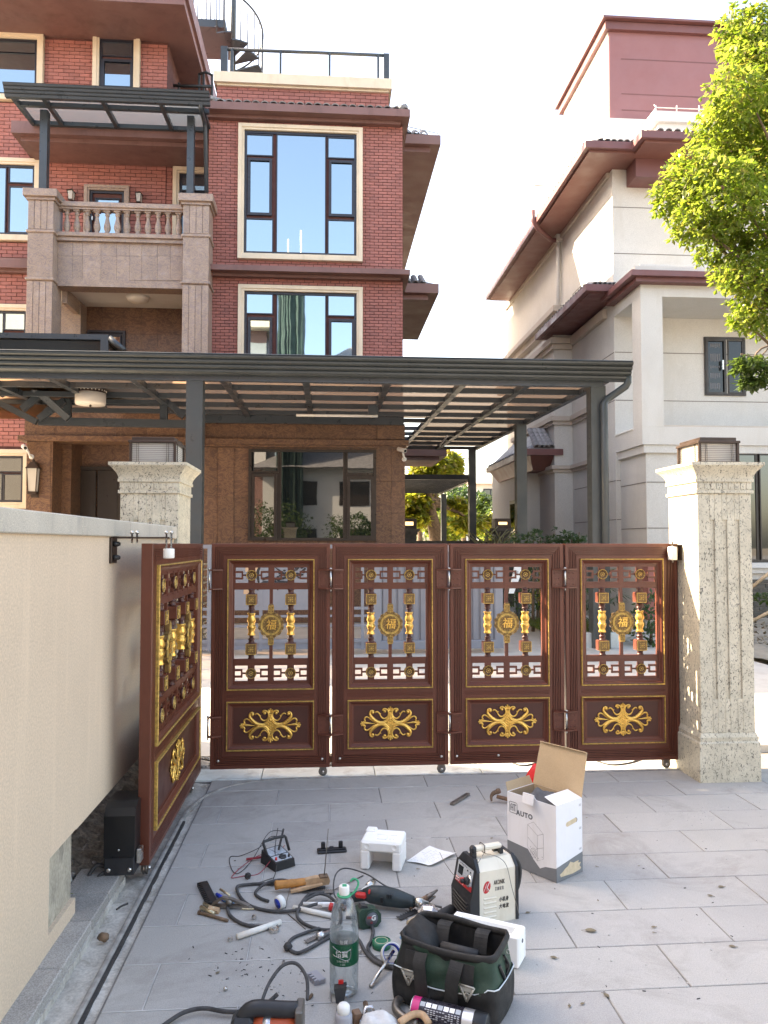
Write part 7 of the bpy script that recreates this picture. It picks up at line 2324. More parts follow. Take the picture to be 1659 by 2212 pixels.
# ---- sheet of paper
pp = [gnd(*q) for q in ((878, 1862), (928, 1830), (986, 1848), (932, 1873))]
m = MB()
n = 8
vs = []
for j in range(n + 1):
    for i in range(n + 1):
        a, b = i / n, j / n
        q = pp[0].lerp(pp[3], a).lerp(pp[1].lerp(pp[2], a), b)
        vs.append((q.x, q.y, .004 + .004 * math.sin(3 * a + 2 * b) ** 2 + .006 * (a > .9)))
m.add(vs, [(j * (n + 1) + i, j * (n + 1) + i + 1, (j + 1) * (n + 1) + i + 1, (j + 1) * (n + 1) + i) for j in range(n) for i in range(n)], smooth=True)
t = thing('paper_sheet', 'white printed paper sheet lying on the paving left of the welder', 'paper', tuple((pp[0] + pp[2]) / 2))
m.build('sheet', 'paper', t)
pr = MB()
rnd = random.Random(15)
for j in range(11):
    for i in range(7):
        if rnd.random() < .35: continue
        a0, b0 = .08 + i * .12, .1 + j * .075
        L_ = rnd.uniform(.05, .11)
        qs = []
        for a, b in ((a0, b0), (a0 + L_, b0), (a0 + L_, b0 + .014), (a0, b0 + .014)):
            q = pp[0].lerp(pp[3], a).lerp(pp[1].lerp(pp[2], a), b)
            qs.append((q.x, q.y, .0048 + .004 * math.sin(3 * a + 2 * b) ** 2 + .006 * (a > .9)))
        pr.poly(qs)
tag(pr.build('print', 'print_faint', t), kind='stuff')

# ---- tool bag
FL, FR = gnd(853, 2160), gnd(1066, 2222)
azb = math.atan2(FR.y - FL.y, FR.x - FL.x)
bwid = (FR - FL).length
bd_ = .185
t = thing('tool_bag', 'open black and green fabric tool bag with carrying straps, near the bottle', 'bag', tuple(FL), None, azb)
HB = .200
def bagring(z, n=40):
    """plan outline of the bag at a height: bulging below, pulled in at the frame"""
    f = z / HB
    infl = .010 * math.sin(min(1, f * 1.2) * PI)
    x0, x1 = -.004 + .018 * f - infl, bwid + .004 - .010 * f + infl
    ya, yb = -.006 + .022 * f ** 1.5 - infl, bd_ - .010 * f
    pts = []
    for k in range(n):
        s = 4 * k / n
        e_, u_ = int(s), s - int(s)
        w = math.sin(u_ * PI) * .006 * (1 - f * .4)
        if e_ == 0: p_ = (x0 + (x1 - x0) * u_, ya - w + (.020 * math.exp(-((u_ - .58) * 7) ** 2) * math.sin(f * PI) if .1 < f < .95 else 0))
        elif e_ == 1: p_ = (x1 + w, ya + (yb - ya) * u_)
        elif e_ == 2: p_ = (x1 + (x0 - x1) * u_, yb + w)
        else: p_ = (x0 - w, yb + (ya - yb) * u_)
        pts.append(p_)
    # soften the corners
    out = []
    for k in range(n):
        a, b, c_ = pts[k - 1], pts[k], pts[(k + 1) % n]
        out.append(((a[0] + 2 * b[0] + c_[0]) / 4, (a[1] + 2 * b[1] + c_[1]) / 4))
    return out
def bagskin(z0, z1, grow, steps=10, lo=None, hi=None):
    m = MB()
    vs = []
    n = 40
    rn = random.Random(int(z0 * 1000) + 3)
    for k in range(steps + 1):
        f = k / steps
        for j in range(n):
            za = (lo(j / n) if lo else z0)
            zb = (hi(j / n) if hi else z1)
            z = za + (zb - za) * f
            x, y = bagring(z, n)[j]
            cx0, cy0 = bwid / 2, bd_ / 2
            d = Vector((x - cx0, y - cy0))
            k_ = 1 + grow / max(.05, d.length)
            wr_ = .0045 * math.sin(j * 1.9 + z * 70) + .005 * math.sin(j * .8 - z * 90)
            vs.append((cx0 + d.x * k_, cy0 + d.y * k_ + (wr_ if 0 < j < 10 else 0), z))
    fs = [(k * n + j, k * n + (j + 1) % n, (k + 1) * n + (j + 1) % n, (k + 1) * n + j) for k in range(steps) for j in range(n)]
    m.add(vs, fs, smooth=True)
    return m
def rimz(s):
    """height of the mouth round the bag; the left end sags and crumples"""
    e_, u_ = int(4 * s), 4 * s - int(4 * s)
    if e_ == 0: return HB - .012 - .010 * math.sin(u_ * PI)
    if e_ == 1: return HB - .012 + .012 * u_
    if e_ == 2: return HB + .0 - .004 * math.sin(u_ * 7)
    return HB - .004 - .010 * math.sin(u_ * PI)
body = bagskin(.004, HB, 0, 14, hi=rimz)
body.poly([(x, y, .005) for x, y in bagring(.004)])
loc(body, 'body', 'bag_green', t)
# black lower sleeve with pockets, dipping at the middle of the front
def sleeve(s):
    e_, u_ = int(4 * s), 4 * s - int(4 * s)
    if e_ == 0: return .112 - .036 * math.sin(min(1, max(0, (u_ - .12) / .8)) * PI) ** .7
    if e_ == 1: return .112 + .0 * u_
    return .112
loc(bagskin(.0, .1, .0045, 10, lo=lambda s: .002, hi=sleeve), 'sleeve', 'bag_black', t)
n = 80
pipe = []
for k in range(n + 1):
    s = k / n * .5
    j = s * 40
    j0 = int(j) % 40
    f_ = j - int(j)
    z = sleeve(s * .9999)
    ra, rb_ = bagring(z)[j0], bagring(z)[(j0 + 1) % 40]
    x, y = ra[0] + (rb_[0] - ra[0]) * f_, ra[1] + (rb_[1] - ra[1]) * f_
    d = Vector((x - bwid / 2, y - bd_ / 2))
    k_ = 1 + .0065 / d.length
    pipe.append((bwid / 2 + d.x * k_, bd_ / 2 + d.y * k_, z))
loc(MB().tube(pipe, .0022, 5), 'piping', 'bag_piping', t)
# black side panels in front: strap-side panels left and right of the green
for a, b in ((0.0, .23), ):
    m = MB()
    vs = []
    for k in range(9):
        z = .09 + (HB - .022 - .09) * k / 8
        for q in range(5):
            j = (a + (b - a) * q / 4) * 10
            j0, f_ = int(j), j - int(j)
            rg = bagring(z)
            x = rg[j0][0] + (rg[j0 + 1][0] - rg[j0][0]) * f_
            y = rg[j0][1] + (rg[j0 + 1][1] - rg[j0][1]) * f_
            vs.append((x, y - .004, z))
    m.add(vs, [(k * 5 + q, k * 5 + q + 1, (k + 1) * 5 + q + 1, (k + 1) * 5 + q) for k in range(8) for q in range(4)], smooth=True)
    loc(m, 'front_gusset', 'bag_black', t)
# mouth band and dark inside
rim = []
for k in range(40):
    x, y = bagring(HB - .005)[k]
    rim.append((x, y, rimz(k / 40) + .001))
loc(MB().tube(rim, [.0075] * 40, 8, closed=True, flat=(Vector((0, 0, 1)), 1.7)), 'mouth_band', 'bag_black', t)
ins = MB()
vs = []
n = 40
rn = random.Random(6)
for k, (z, sc_) in enumerate(((HB - .002, .97), (HB - .05, .93), (HB - .12, .90), (.03, .86))):
    for j in range(n):
        x, y = bagring(HB - .01)[j]
        zz = (rimz(j / n) - .002) if k == 0 else z
        wv = 1 + .03 * math.sin(j * 2.3 + k)
        vs.append((bwid / 2 + (x - bwid / 2) * sc_ * wv, bd_ / 2 + (y - bd_ / 2) * sc_ * wv, zz))
ins.add(vs, [(k * n + j, k * n + (j + 1) % n, (k + 1) * n + (j + 1) % n, (k + 1) * n + j) for k in range(3) for j in range(n)] + [[3 * n + j for j in range(n)]], smooth=True)
loc(ins, 'lining', 'bag_black', t)
fl = MB()
vs, fs = crumple(18, 18, .11, .14, .015, 11, .022)
fl.add([(x + .055, y + bd_ / 2 + .01, z + HB - .055 + .05 * max(0, (.06 - x) / .12)) for x, y, z in vs], fs, smooth=True)
loc(fl, 'crumpled_end', 'bag_black', t)
# straps and handles
def band(mb, pts, wdt, th_=.0025, wax=None):
    pts = [Vector(p) for p in pts]
    vs = []
    for i_, p_ in enumerate(pts):
        d = (pts[min(i_ + 1, len(pts) - 1)] - pts[max(i_ - 1, 0)]).normalized()
        s_ = (wax - d * wax.dot(d)).normalized() * wdt / 2
        n_ = d.cross(s_).normalized() * th_ / 2
        vs += [p_ - s_ - n_, p_ + s_ - n_, p_ + s_ + n_, p_ - s_ + n_]
    fs = [(i_ * 4 + j, i_ * 4 + (j + 1) % 4, (i_ + 1) * 4 + (j + 1) % 4, (i_ + 1) * 4 + j) for i_ in range(len(pts) - 1) for j in range(4)]
    fs += [[3, 2, 1, 0], [(len(pts) - 1) * 4 + j for j in range(4)]]
    return mb.add(vs, fs, smooth=False)
X = Vector((1, 0, 0))
s1, s2 = bwid * .245, bwid * .70
for s_, sg in ((s1, 1), (s2, -1)):
    loc(band(MB(), curve([(s_ - sg * .02, -.004, HB - .03), (s_ - sg * .02, -.014, HB - .06), (s_ - sg * .021, -.016, .125), (s_ - sg * .021, -.018, .108)], 4), .040, .003, X), 'strap_tab', 'bag_black', t)
    loc(band(MB(), curve([(s_ + sg * .015, -.006, HB - .028), (s_ + sg * .016, -.028, HB - .050), (s_ + sg * .022, -.034, .12), (s_ + sg * .028, -.030, .055), (s_ + sg * .045, -.034, .040)], 5), .042, .003, (X + Vector((0, 0, sg * .15))).normalized()), 'carry_strap', 'bag_black', t)
    b_ = MB()
    cz = .100
    xx = s_ - sg * .022
    for pa, pb_ in (((-.024, .016), (.024, .016)), ((-.024, .016), (0, -.028)), ((.024, .016), (0, -.028))):
        b_.tube([(xx + pa[0], -.022, cz + pa[1]), (xx + pb_[0], -.024, cz + pb_[1])], .0038, 6, flat=(Vector((0, 1, 0)), .5))
    b_.prism([(xx - .016, cz + .012), (xx + .016, cz + .012), (xx + .012, cz + .0), (xx - .012, cz + .0)], 'y', -.024, -.021)
    b_.lathe([(.010, -.001), (.010, .001), (.006, .001), (.006, -.001)], 14, T=tr(xx, -.023, cz - .012) @ Matrix.Rotation(PI / 2, 4, 'X'))
    loc(b_, 'buckle', 'buckle', t)
grip = MB()
gx0, gx1 = s1 + .035, s2 - .035
grip.tube([(gx0, -.036, .040), (gx0 + .006, -.038, .036), ((gx0 + gx1) / 2, -.042, .030), (gx1 - .006, -.038, .034), (gx1, -.036, .038)], [.014, .019, .020, .019, .014], 12)
loc(grip, 'handle_grip', 'rubber', t)
for k in range(7):
    x = gx0 + .028 + k * (gx1 - gx0 - .06) / 6
    loc(MB().tube([(x + .0195 * 0, -.040 - .0205 * math.cos(a) * 1.0, .032 + .0205 * math.sin(a)) for a in [R(-20 + 14 * q) for q in range(8)]], .0022, 4), 'grip_rib', 'black_plastic', t)
for s_ in (bwid * .34, bwid * .74):
    loc(band(MB(), curve([(s_, bd_ - .004, HB - .004), (s_ + .002, bd_ - .05, HB - .002), (s_ + .004, bd_ - .075, HB - .05)], 5), .044, .003, X), 'carry_strap', 'bag_black', t)
loc(MB().tube([(bwid * .36, bd_ - .078, HB - .055), (bwid * .74, bd_ - .078, HB - .055)], .016, 10), 'handle_grip', 'rubber', t)
loc(MB().tube(curve([(bwid + .002, .05, HB - .04), (bwid + .012, .06, HB - .07), (bwid + .010, .09, HB - .10), (bwid + .004, .11, HB - .05)], 5), .006, 6).tube(curve([(bwid + .002, .10, HB - .03), (bwid + .016, .105, HB - .06), (bwid + .012, .09, HB - .085)], 5), .004, 6), 'side_clip', 'black_plastic', t)
loc(MB().tube([(bwid + .014 + .005 * math.cos(k * PI / 5), .105, HB - .020 + .007 * math.sin(k * PI / 5)) for k in range(10)], .0014, 5, closed=True), 'ring', 'steel', t)

# ---- water bottle
p = gnd(743, 2143)
t = thing('water_bottle', 'large clear plastic water bottle with green label and white cap', 'bottle', (p.x, p.y, 0))
prof = [(.026, .006), (.038, .0), (.046, .012), (.047, .030), (.0455, .040), (.0470, .050), (.0470, .100), (.0465, .104), (.0465, .175), (.0472, .180), (.0465, .190), (.0455, .195), (.0462, .202), (.0440, .225), (.0428, .230), (.0425, .238), (.0385, .262), (.030, .290), (.0185, .305), (.0140, .310), (.0140, .322)]
def petal(a, z, r): return r * (1 - .10 * max(0, math.cos(5 * a)) ** 2 * max(0, 1 - z / .02)) if z < .02 else r
loc(MB().lathe(prof, 40, mod=petal, cap=True), 'bottle_shell', 'bottle_plastic', t)
wp_ = [(r_ - .0012, z + .001) for r_, z in prof if z < .195]
wp_ = [(.02, .0075)] + wp_[1:] + [(.0445, .197)]
loc(MB().lathe(wp_, 40, mod=petal), 'water', 'water', t)
loc(MB().lathe([(.0475, .104), (.0475, .172)], 48, cap=False), 'label', 'label_green', t)
loc(MB().lathe([(.0165, .312), (.0170, .314), (.0170, .336), (.0150, .339), (.002, .3395)], 28, mod=lambda a, z, r_: r_ * (1 + .02 * math.cos(28 * a) * (z < .336))), 'cap', 'white_paint', t)
loc(MB().box(-.006, -.010, .3394, .008, .008, .3399), 'cap_print', 'ring_green', t)
loc(MB().lathe([(.0185, .306), (.0235, .307), (.0235, .311), (.0160, .312)], 28, cap=True).tube(curve([(.018, -.006, .309), (.032, -.004, .318), (.045, .002, .336), (.044, .006, .350), (.030, .008, .356), (.020, .006, .348)], 6), .0034, 6, flat=(Vector((0, 1, 0)), .7)), 'carry_ring', 'ring_green', t)
def wrapped(body, size, z, a0, mat, rr=.0479, thick=0.0, space=1.0, shear=0):
    vs, fs = text_mesh(body, size, .0002, thick, 'CENTER', space, shear)
    m = MB()
    out = []
    for x, y, q in vs:
        a = a0 + x / rr
        out.append((rr * math.sin(a), -rr * math.cos(a), z + y))
    m.add(out, fs)
    return loc(m, 'lettering', mat, t)
wrapped('\u6021\u5bf6', .021, .142, -.18, 'print_white', thick=.0006)
wrapped('\u996e\u7528\u7eaf\u51c0\u6c34', .0075, .120, -.12, 'print_white', space=1.2)
wrapped('1.555', .008, .111, -.12, 'print_white')
wrapped('\u6021\u5bf6', .013, .180, -.05, 'print_white', rr=.0476)
bd2 = MB()
rr = .0480
for z_, f_ in (([(-.88, .162), (-.6, .157), (-.2, .150), (.2, .152), (.42, .157)], 0), ([(.42, .157), (.45, .140), (.36, .127)], 0), ([(.36, .127), (.1, .124), (-.3, .131), (-.88, .137)], 0)):
    bd2.tube([(rr * math.sin(a), -rr * math.cos(a), z) for a, z in curve([Vector((a, z, 0)) for a, z in z_], 4) and [(q.x, q.y) for q in curve([Vector((a, z, 0)) for a, z in z_], 4)]], .0008, 4)
loc(bd2, 'label_border', 'can_silver', t)

# ---- cables (each one lies on the paving)
def cable(label, pts, r_, mat='cable_dust', name='welding_cable', cat='cable', group='cables on the paving', extra=None):
    P3 = [gnd(u, v) + Vector((0, 0, r_ + (h if True else 0))) for u, v, h in pts]
    o = MB().tube(curve(P3, 7), r_, 8).build(name, mat, origin=tuple(gnd(pts[0][0], pts[0][1])))
    return tag(o, label, cat, group)
cable('thick black welding cable looping from the orange electrode holder to the earth clamp', [(702, 2001 - 81, 0), (650, 1925, .012), (620, 1915, .0), (580, 1912, 0), (535, 1914, 0), (512, 1922, .004), (522, 1945, 0), (545, 1962, 0), (590, 1972, 0), (640, 1972, .004), (680, 1964, .012), (712, 1958, .01), (745, 1968, 0)], .0065)
cable('thick black cable loop left of the bottle neck', [(580, 1950, 0), (560, 1942, 0), (552, 1930, 0), (575, 1918, .013), (610, 1912, .016), (650, 1920, .01)], .0060)
cable('thick black cable loop crossing the white tubes behind the bottle', [(640, 1970, .004), (662, 1955, .016), (690, 1944, .018), (716, 1950, .012), (735, 1972, 0), (733, 2000, 0), (712, 2012, 0), (680, 2008, 0), (652, 1995, 0), (642, 1978, .006), (665, 1948, .020), (700, 1940, .018)], .0060)
cable('thick black cable with metal lug running left of the bottle to a taped end', [(738, 2008, .003), (716, 2025, 0), (690, 2040, 0), (660, 2058, .003), (640, 2062, 0), (622, 2050, 0), (630, 2032, 0), (655, 2020, 0), (690, 2012, .006)], .0060)
cable('thick black cable from the earth clamp passing under the white tube', [(490, 1955, .004), (495, 1978, 0), (515, 1995, 0), (545, 2004, 0), (600, 2003, 0)], .0065)
cable('thick black cable running from the bottle to the tool bag', [(748, 1985, 0), (785, 1990, 0), (805, 2010, 0), (802, 2035, 0), (795, 2050, 0), (803, 2068, 0), (826, 2085, 0), (852, 2093, 0), (880, 2095, 0)], .0065)
cable('second black cable lying against the one that runs to the tool bag', [(750, 2018, 0), (775, 2035, 0), (788, 2058, 0), (806, 2078, 0), (835, 2092, 0), (870, 2100, 0)], .0065)
cable('thin grey wire arching over the drill behind the bottle', [(742, 1963, .01), (722, 1950, .03), (724, 1925, .06), (745, 1908, .06), (790, 1915, .05), (830, 1935, .04), (858, 1945, .03)], .0030)
cable('black cord sweeping along the bottom edge into the orange power tool', [(350, 2222, 0), (395, 2200, .01), (440, 2190, .01), (490, 2196, .008), (540, 2195, .01), (575, 2187, .02), (600, 2180, .04)], .0065, name='power_cord')
cable('black cord standing in an arch behind the orange power tool', [(560, 2200, .02), (580, 2165, .05), (610, 2145, .08), (640, 2140, .08), (662, 2158, .06), (664, 2185, .03)], .0055, name='power_cord')
cable('thin black cable on the ground behind the left gate gap', [(430, 1640, 0), (470, 1648, 0), (520, 1652, 0)], .006, 'rubber')
cable('thin black cable lying under the gate behind the carton', [(1108, 1650, 0), (1130, 1656, 0), (1160, 1650, 0)], .006, 'rubber')
cable('thin black cable curling under the rightmost gate leaf', [(1285, 1644, 0), (1320, 1654, 0), (1360, 1650, 0), (1390, 1640, 0)], .006, 'rubber')

# ---- multimeter
p, q = gnd(594, 1884), gnd(647, 1868)
a_ = math.atan2(q.y - p.y, q.x - p.x)
t = thing('multimeter', 'black analogue multimeter with tilted handle and red and black leads', 'meter', (p.x, p.y, 0), None, a_)
mw, mdp = .105, .130
loc(MB().hexa([(0, 0, 0), (mw, 0, 0), (mw, mdp, 0), (0, mdp, 0)], [(.004, .003, .035), (mw - .004, .003, .035), (mw - .004, mdp - .003, .058), (.004, mdp - .003, .058)]), 'case', 'black_plastic', t)
sl_ = Vector((0, mdp - .006, .023)).normalized()
Tm = basis((.004, .003, .0352), (1, 0, 0), sl_)
loc(MB().box(.006, .008, 0, mw - .014, .050, .0022, T=Tm), 'range_plate', 'meter_face', t)
loc(MB().lathe([(.017, .002), (.017, .006), (.014, .008)], 20, T=Tm @ tr(.052, .028, 0)).box(.036, .025, .006, .068, .031, .012, b=.002, T=Tm), 'dial', 'black_plastic', t)
loc(MB().box(.006, .058, 0, mw - .014, .118, .0022, T=Tm), 'scale_window', 'meter_face', t)
loc(MB().tube([Tm @ Vector((.05, .06, .003)), Tm @ Vector((.03, .11, .003))], .0006, 4), 'needle', 'print_black', t)
loc(MB().tube([(-.004, .06, .05), (-.006, .095, .098), (-.002, .098, .104), (mw * .5, .10, .106), (mw + .002, .098, .104), (mw + .006, .095, .098), (mw + .004, .06, .05)], .0065, 7), 'handle', 'black_plastic', t)
for x, m_ in ((.014, 'red_plastic'), (.08, 'black_plastic')): loc(MB().lathe([(.005, 0), (.005, .014)], 10, T=Tm @ tr(x, .02, 0)), 'plug', m_, t)
ld = lambda pts, m_, r_=.0016: MB().tube(curve([gnd(u, v) + Vector((0, 0, h)) for u, v, h in pts], 6), r_, 5).build('test_lead', m_, t) if False else None
def lead(pts, mat_, r_=.0017):
    inv = Matrix.LocRotScale(t.location, t.rotation_euler, None).inverted()
    ps = [inv @ (gnd(u, v) + Vector((0, 0, h))) for u, v, h in pts]
    loc(MB().tube(curve(ps, 6), r_, 5), 'test_lead', mat_, t)
lead([(590, 1868, .05), (560, 1862, .03), (525, 1872, .004), (505, 1890, .003), (502, 1898, .003), (530, 1893, .003), (560, 1888, .003), (590, 1872, .04), (615, 1850, .05)], 'lead_red')
lead([(612, 1848, .08), (585, 1845, .08), (560, 1845, .03), (520, 1850, .003), (497, 1853, .003), (500, 1878, .003), (515, 1888, .003), (545, 1862, .01), (580, 1832, .07), (610, 1832, .08)], 'rubber')
lead([(600, 1835, .10), (594, 1862, .06), (597, 1885, .02), (590, 1900, .002)], 'rubber', .002)
pr_ = MB()
inv = Matrix.LocRotScale(t.location, t.rotation_euler, None).inverted()
loc(MB().tube([inv @ (gnd(532, 1860) + Vector((0, 0, .008))), inv @ (gnd(575, 1856) + Vector((0, 0, .012)))], .0055, 8), 'probe', 'lead_red', t)
loc(MB().tube([inv @ (gnd(602, 1866) + Vector((0, 0, .065))), inv @ (gnd(612, 1838) + Vector((0, 0, .10)))], .0050, 8), 'probe', 'rubber', t)

# ---- black plastic bracket
p, q = gnd(686, 1846), gnd(750, 1842)
a_ = math.atan2(q.y - p.y, q.x - p.x)
w_ = (q - p).length
t = thing('plastic_bracket', 'black plastic bracket with two upright lugs on the paving', 'bracket', tuple(p), None, a_)
loc(MB().box(0, 0, 0, w_, .052, .012, b=.005).box(.006, .008, .012, w_ - .006, .02, .018, b=.002), 'base', 'black_plastic', t)
for x in (.018, w_ - .038): loc(MB().box(x, .02, .01, x + .020, .036, .046, b=.004), 'lug', 'black_plastic', t)
loc(MB().box(w_ * .42, .018, .012, w_ * .56, .036, .022, b=.002), 'clip', 'black_plastic', t)

# ---- electrode holder with its rod
p, q = gnd(593, 1928), gnd(712, 1916)
a_ = math.atan2(q.y - p.y, q.x - p.x)
w_ = (q - p).length
t = thing('electrode_holder', 'orange and tan welding electrode holder gripping a long thin rod', 'holder', (p.x, p.y, 0), None, a_)
loc(MB().lathe([(.010, 0), (.018, .002), (.0185, .01), (.0165, .02), (.0175, .03), (.0165, .04), (.0175, .05), (.0165, .06), (.0175, .07), (.0165, .08), (.0170, w_ * .52), (.014, w_ * .56)], 16, T=tr(0, 0, .030) @ Matrix.Rotation(PI / 2, 4, 'Y')), 'grip', 'holder_orange', t)
loc(MB().prism([(w_ * .5, .018), (w_ * .56, .010), (w_ * .98, .016), (w_, .03), (w_ * .98, .046), (w_ * .75, .050), (w_ * .55, .044)], 'y', -.013, .013), 'head', 'holder_tan', t)
loc(MB().prism([(w_ * .28, .004), (w_ * .55, .012), (w_ * .85, .024), (w_ * .85, .030), (w_ * .5, .022), (w_ * .28, .014)], 'y', -.034, -.016), 'lever', 'holder_tan', t)
loc(MB().box(w_ * .80, -.015, .042, w_ * .97, .015, .054, b=.004), 'jaw', 'rusty_steel', t)
loc(MB().tube([(w_ * .90, 0, .045), (w_ * .96, -.02, .25)], .0022, 6), 'electrode', 'dark_steel', t)

# ---- saw blades under the holder
def blade(label, u0, v0, u1, v1, wdt, teeth, mat='dark_steel', name='saw_blade', group='loose saw blades', z=.004):
    a, b = gnd(u0, v0), gnd(u1, v1)
    L_ = (b - a).length
    pts = [(0, 0), (L_, 0)]
    for k in range(teeth):
        x = L_ - L_ * .9 * k / teeth
        pts += [(x, wdt), (x - L_ * .9 / teeth * .55, wdt * .72)]
    pts += [(0, wdt)]
    o = MB().prism(pts, 'z', 0, .0018).build(name, mat, local=True)
    o.location = (a.x, a.y, z)
    o.rotation_euler = (.12, 0, math.atan2(b.y - a.y, b.x - a.x))
    return tag(o, label, 'blade', group)
blade('grey saw blade under the tan head of the electrode holder', 652, 1930, 722, 1932, .030, 14)
blade('short toothed blade by the metal cable lug left of the bottle', 664, 2040, 690, 2028, .022, 6)
blade('toothed black strip left of the screwdriver behind the tool bag', 866, 1990, 905, 1972, .028, 7, 'rubber')

# ---- earth clamp
p = gnd(455, 1962)
t = item('earth_clamp', 'rusty welding earth clamp with brass jaw at the left of the tools', 'clamp', 480, 1962, None, R(-8))
loc(MB().prism([(-.05, .0), (-.02, .006), (.08, .008), (.12, .002), (.125, .009), (.08, .017), (-.02, .015), (-.05, .009)], 'y', -.009, .009), 'lower_arm', 'dark_steel', t)
loc(MB().prism([(-.04, .020), (.0, .046), (.04, .040), (.11, .016), (.11, .011), (.03, .032), (0, .037), (-.03, .014)], 'y', -.009, .009), 'upper_arm', 'dark_steel', t)
loc(MB().lathe([(.012, -.014), (.012, .014)], 12, T=tr(.03, 0, .026) @ Matrix.Rotation(PI / 2, 4, 'X')).tube([(.02 + .004 * math.cos(k), -.013 + .0026 * k, .028 + .012 * math.sin(k)) for k in range(10)], .002, 5), 'spring', 'dark_steel', t)
loc(MB().box(.08, -.011, .0, .13, .011, .008, b=.003), 'jaw', 'brass', t)
loc(MB().prism([(-.03, -.002), (0, -.002), (-.005, .012), (-.045, .02)], 'y', -.05, -.02), 'handle_end', 'holder_tan', t)

# ---- black toothed rack, bolts, pen
def rack(label, u0, v0, u1, v1, wdt, n, mat, z=0.0):
    a, b = gnd(u0, v0), gnd(u1, v1)
    L_ = (b - a).length
    t = thing('toothed_rack', label, 'rack', (a.x, a.y, z), 'pieces of toothed rack', math.atan2(b.y - a.y, b.x - a.x))
    loc(MB().box(0, 0, 0, L_, wdt * .7, .016, b=.002), 'bar', mat, t)
    for k in range(n):
        x = L_ * (k + .2) / n
        loc(MB().hexa([(x, wdt * .68, 0), (x + L_ * .62 / n, wdt * .68, 0), (x + L_ * .62 / n, wdt * .68, .016), (x, wdt * .68, .016)][0:4], [(x + L_ * .14 / n, wdt, 0), (x + L_ * .48 / n, wdt, 0), (x + L_ * .48 / n, wdt, .016), (x + L_ * .14 / n, wdt, .016)]), 'tooth', mat, t)
    return t
rack('long black nylon toothed rack at the left of the scattered tools', 471, 1955, 448, 1910, .045, 12, 'black_plastic')
rack('short grey toothed rack piece left of the water bottle', 704, 2123, 684, 2104, .040, 4, 'grey_plastic')
def rod(label, u0, v0, u1, v1, r_, mat, name, cat, group=None, z0=0.0, z1=0.0, head=0.0, n=10, headmat=None):
    a, b = gnd(u0, v0) + Vector((0, 0, r_ + z0)), gnd(u1, v1) + Vector((0, 0, r_ + z1))
    m = MB()
    m.tube([a, b], r_, n)
    d = (b - a).normalized()
    if head:
        m.tube([a - d * head * .8, a], head, 6, smooth=False)
    o = m.build(name, mat, origin=tuple(a))
    return tag(o, label, cat, group)
rod('pale brass sleeve bolt at the left end of the tools, nearest the track', 462, 1978, 434, 1964, .008, 'brass', 'bolt', 'bolt', 'loose bolts and pins')
rod('second pale bolt lying against the first, beside the black rack', 462, 1970, 440, 1955, .006, 'brass', 'bolt', 'bolt', 'loose bolts and pins', .006)
rod('long brown spike pointing at the earth clamp', 432, 1975, 492, 1992, .006, 'rusty_steel', 'spike', 'spike', None, head=.009)
rod('pale pin resting on the blue marker cap', 476, 1930, 496, 1944, .005, 'brass', 'pin', 'bolt', 'loose bolts and pins', .012, .012)
pn_ = item('marker_pen', 'blue and clear marker pen lying by the black rack', 'pen', 468, 1938)
a, b, c_ = gnd(468, 1936), gnd(486, 1948), gnd(506, 1960)
MB().tube([a + Vector((0, 0, .008)), b + Vector((0, 0, .008))], [.007, .0095], 10).build('pen_cap', 'blue_plastic', pn_)
MB().tube([b + Vector((0, 0, .008)), c_ + Vector((0, 0, .008))], [.0085, .0070], 10).build('pen_barrel', 'light_blue', pn_)
rod('white plastic tube lying in front of the cables', 512, 2030, 606, 1998, .0110, 'pvc', 'plastic_tube', 'tube', 'white plastic tubes')
rod('white plastic tube half hidden behind the bottle', 634, 1966, 716, 1984, .0100, 'pvc', 'plastic_tube', 'tube', 'white plastic tubes')
rod('white printed pen tube lying behind the bottle shoulder', 655, 1962, 712, 1963, .0070, 'paper', 'plastic_tube', 'tube', 'white plastic tubes', .01, .012)
o = thing('white_disc', 'white round cap with blue face standing left of the bottle', 'cap', tuple(gnd(602, 1965)))
p = gnd(602, 1965)
T = tr(p.x, p.y, .026) @ rotz(R(-50)) @ Matrix.Rotation(PI / 2 + .15, 4, 'X')
MB().lathe([(.020, -.02), (.026, -.016), (.026, .004), (.022, .006)], 22, T=T).build('shell', 'white_paint', o)
MB().lathe([(.019, .0055), (.019, .0075)], 20, T=T).build('face', 'blue_plastic', o)
for k, (lab, u0, v0, u1, v1, z0, z1, r_) in enumerate((('thin welding rod lying in front of the multimeter', 545, 1912, 588, 1898, 0, 0, .0018), ('thin welding rod leaning across the cables at the left', 616, 1962, 627, 1935, 0, .03, .0022), ('thin welding rod running from the tubes towards the bottle', 622, 1975, 660, 2008, 0, 0, .0020), ('thin welding rod behind the bottle pointing to the foam block', 722, 1925, 785, 1892, .004, 0, .0022))):
    rod(lab, u0, v0, u1, v1, r_, 'dark_steel', 'welding_rod', 'rod', 'loose welding rods', z0, z1)
def nut(label, u, v, r_, mat='steel', name='nut', h=.012, rz=.3, group='loose nuts and fittings', lay=False):
    p = gnd(u, v)
    m = MB()
    n = 6
    ring = [(r_ * math.cos(2 * PI * k / n), r_ * math.sin(2 * PI * k / n)) for k in range(n)]
    m.prism(ring, 'z', 0, h)
    m.lathe([(r_ * .5, h), (r_ * .5, h + .0015), (r_ * .3, h + .0015), (r_ * .3, h - .002)], 12)
    o = m.build(name, mat, local=True)
    o.location = (p.x, p.y, r_ * .8 if lay else 0)
    o.rotation_euler = (PI / 2 if lay else 0, 0, rz)
    return tag(o, label, 'nut', group)
nut('small steel nut lying left of the white tube end', 497, 2033, .009)
nut('square steel lug beside the white tube', 592, 2012, .020, 'steel', 'lug', .012, .2)
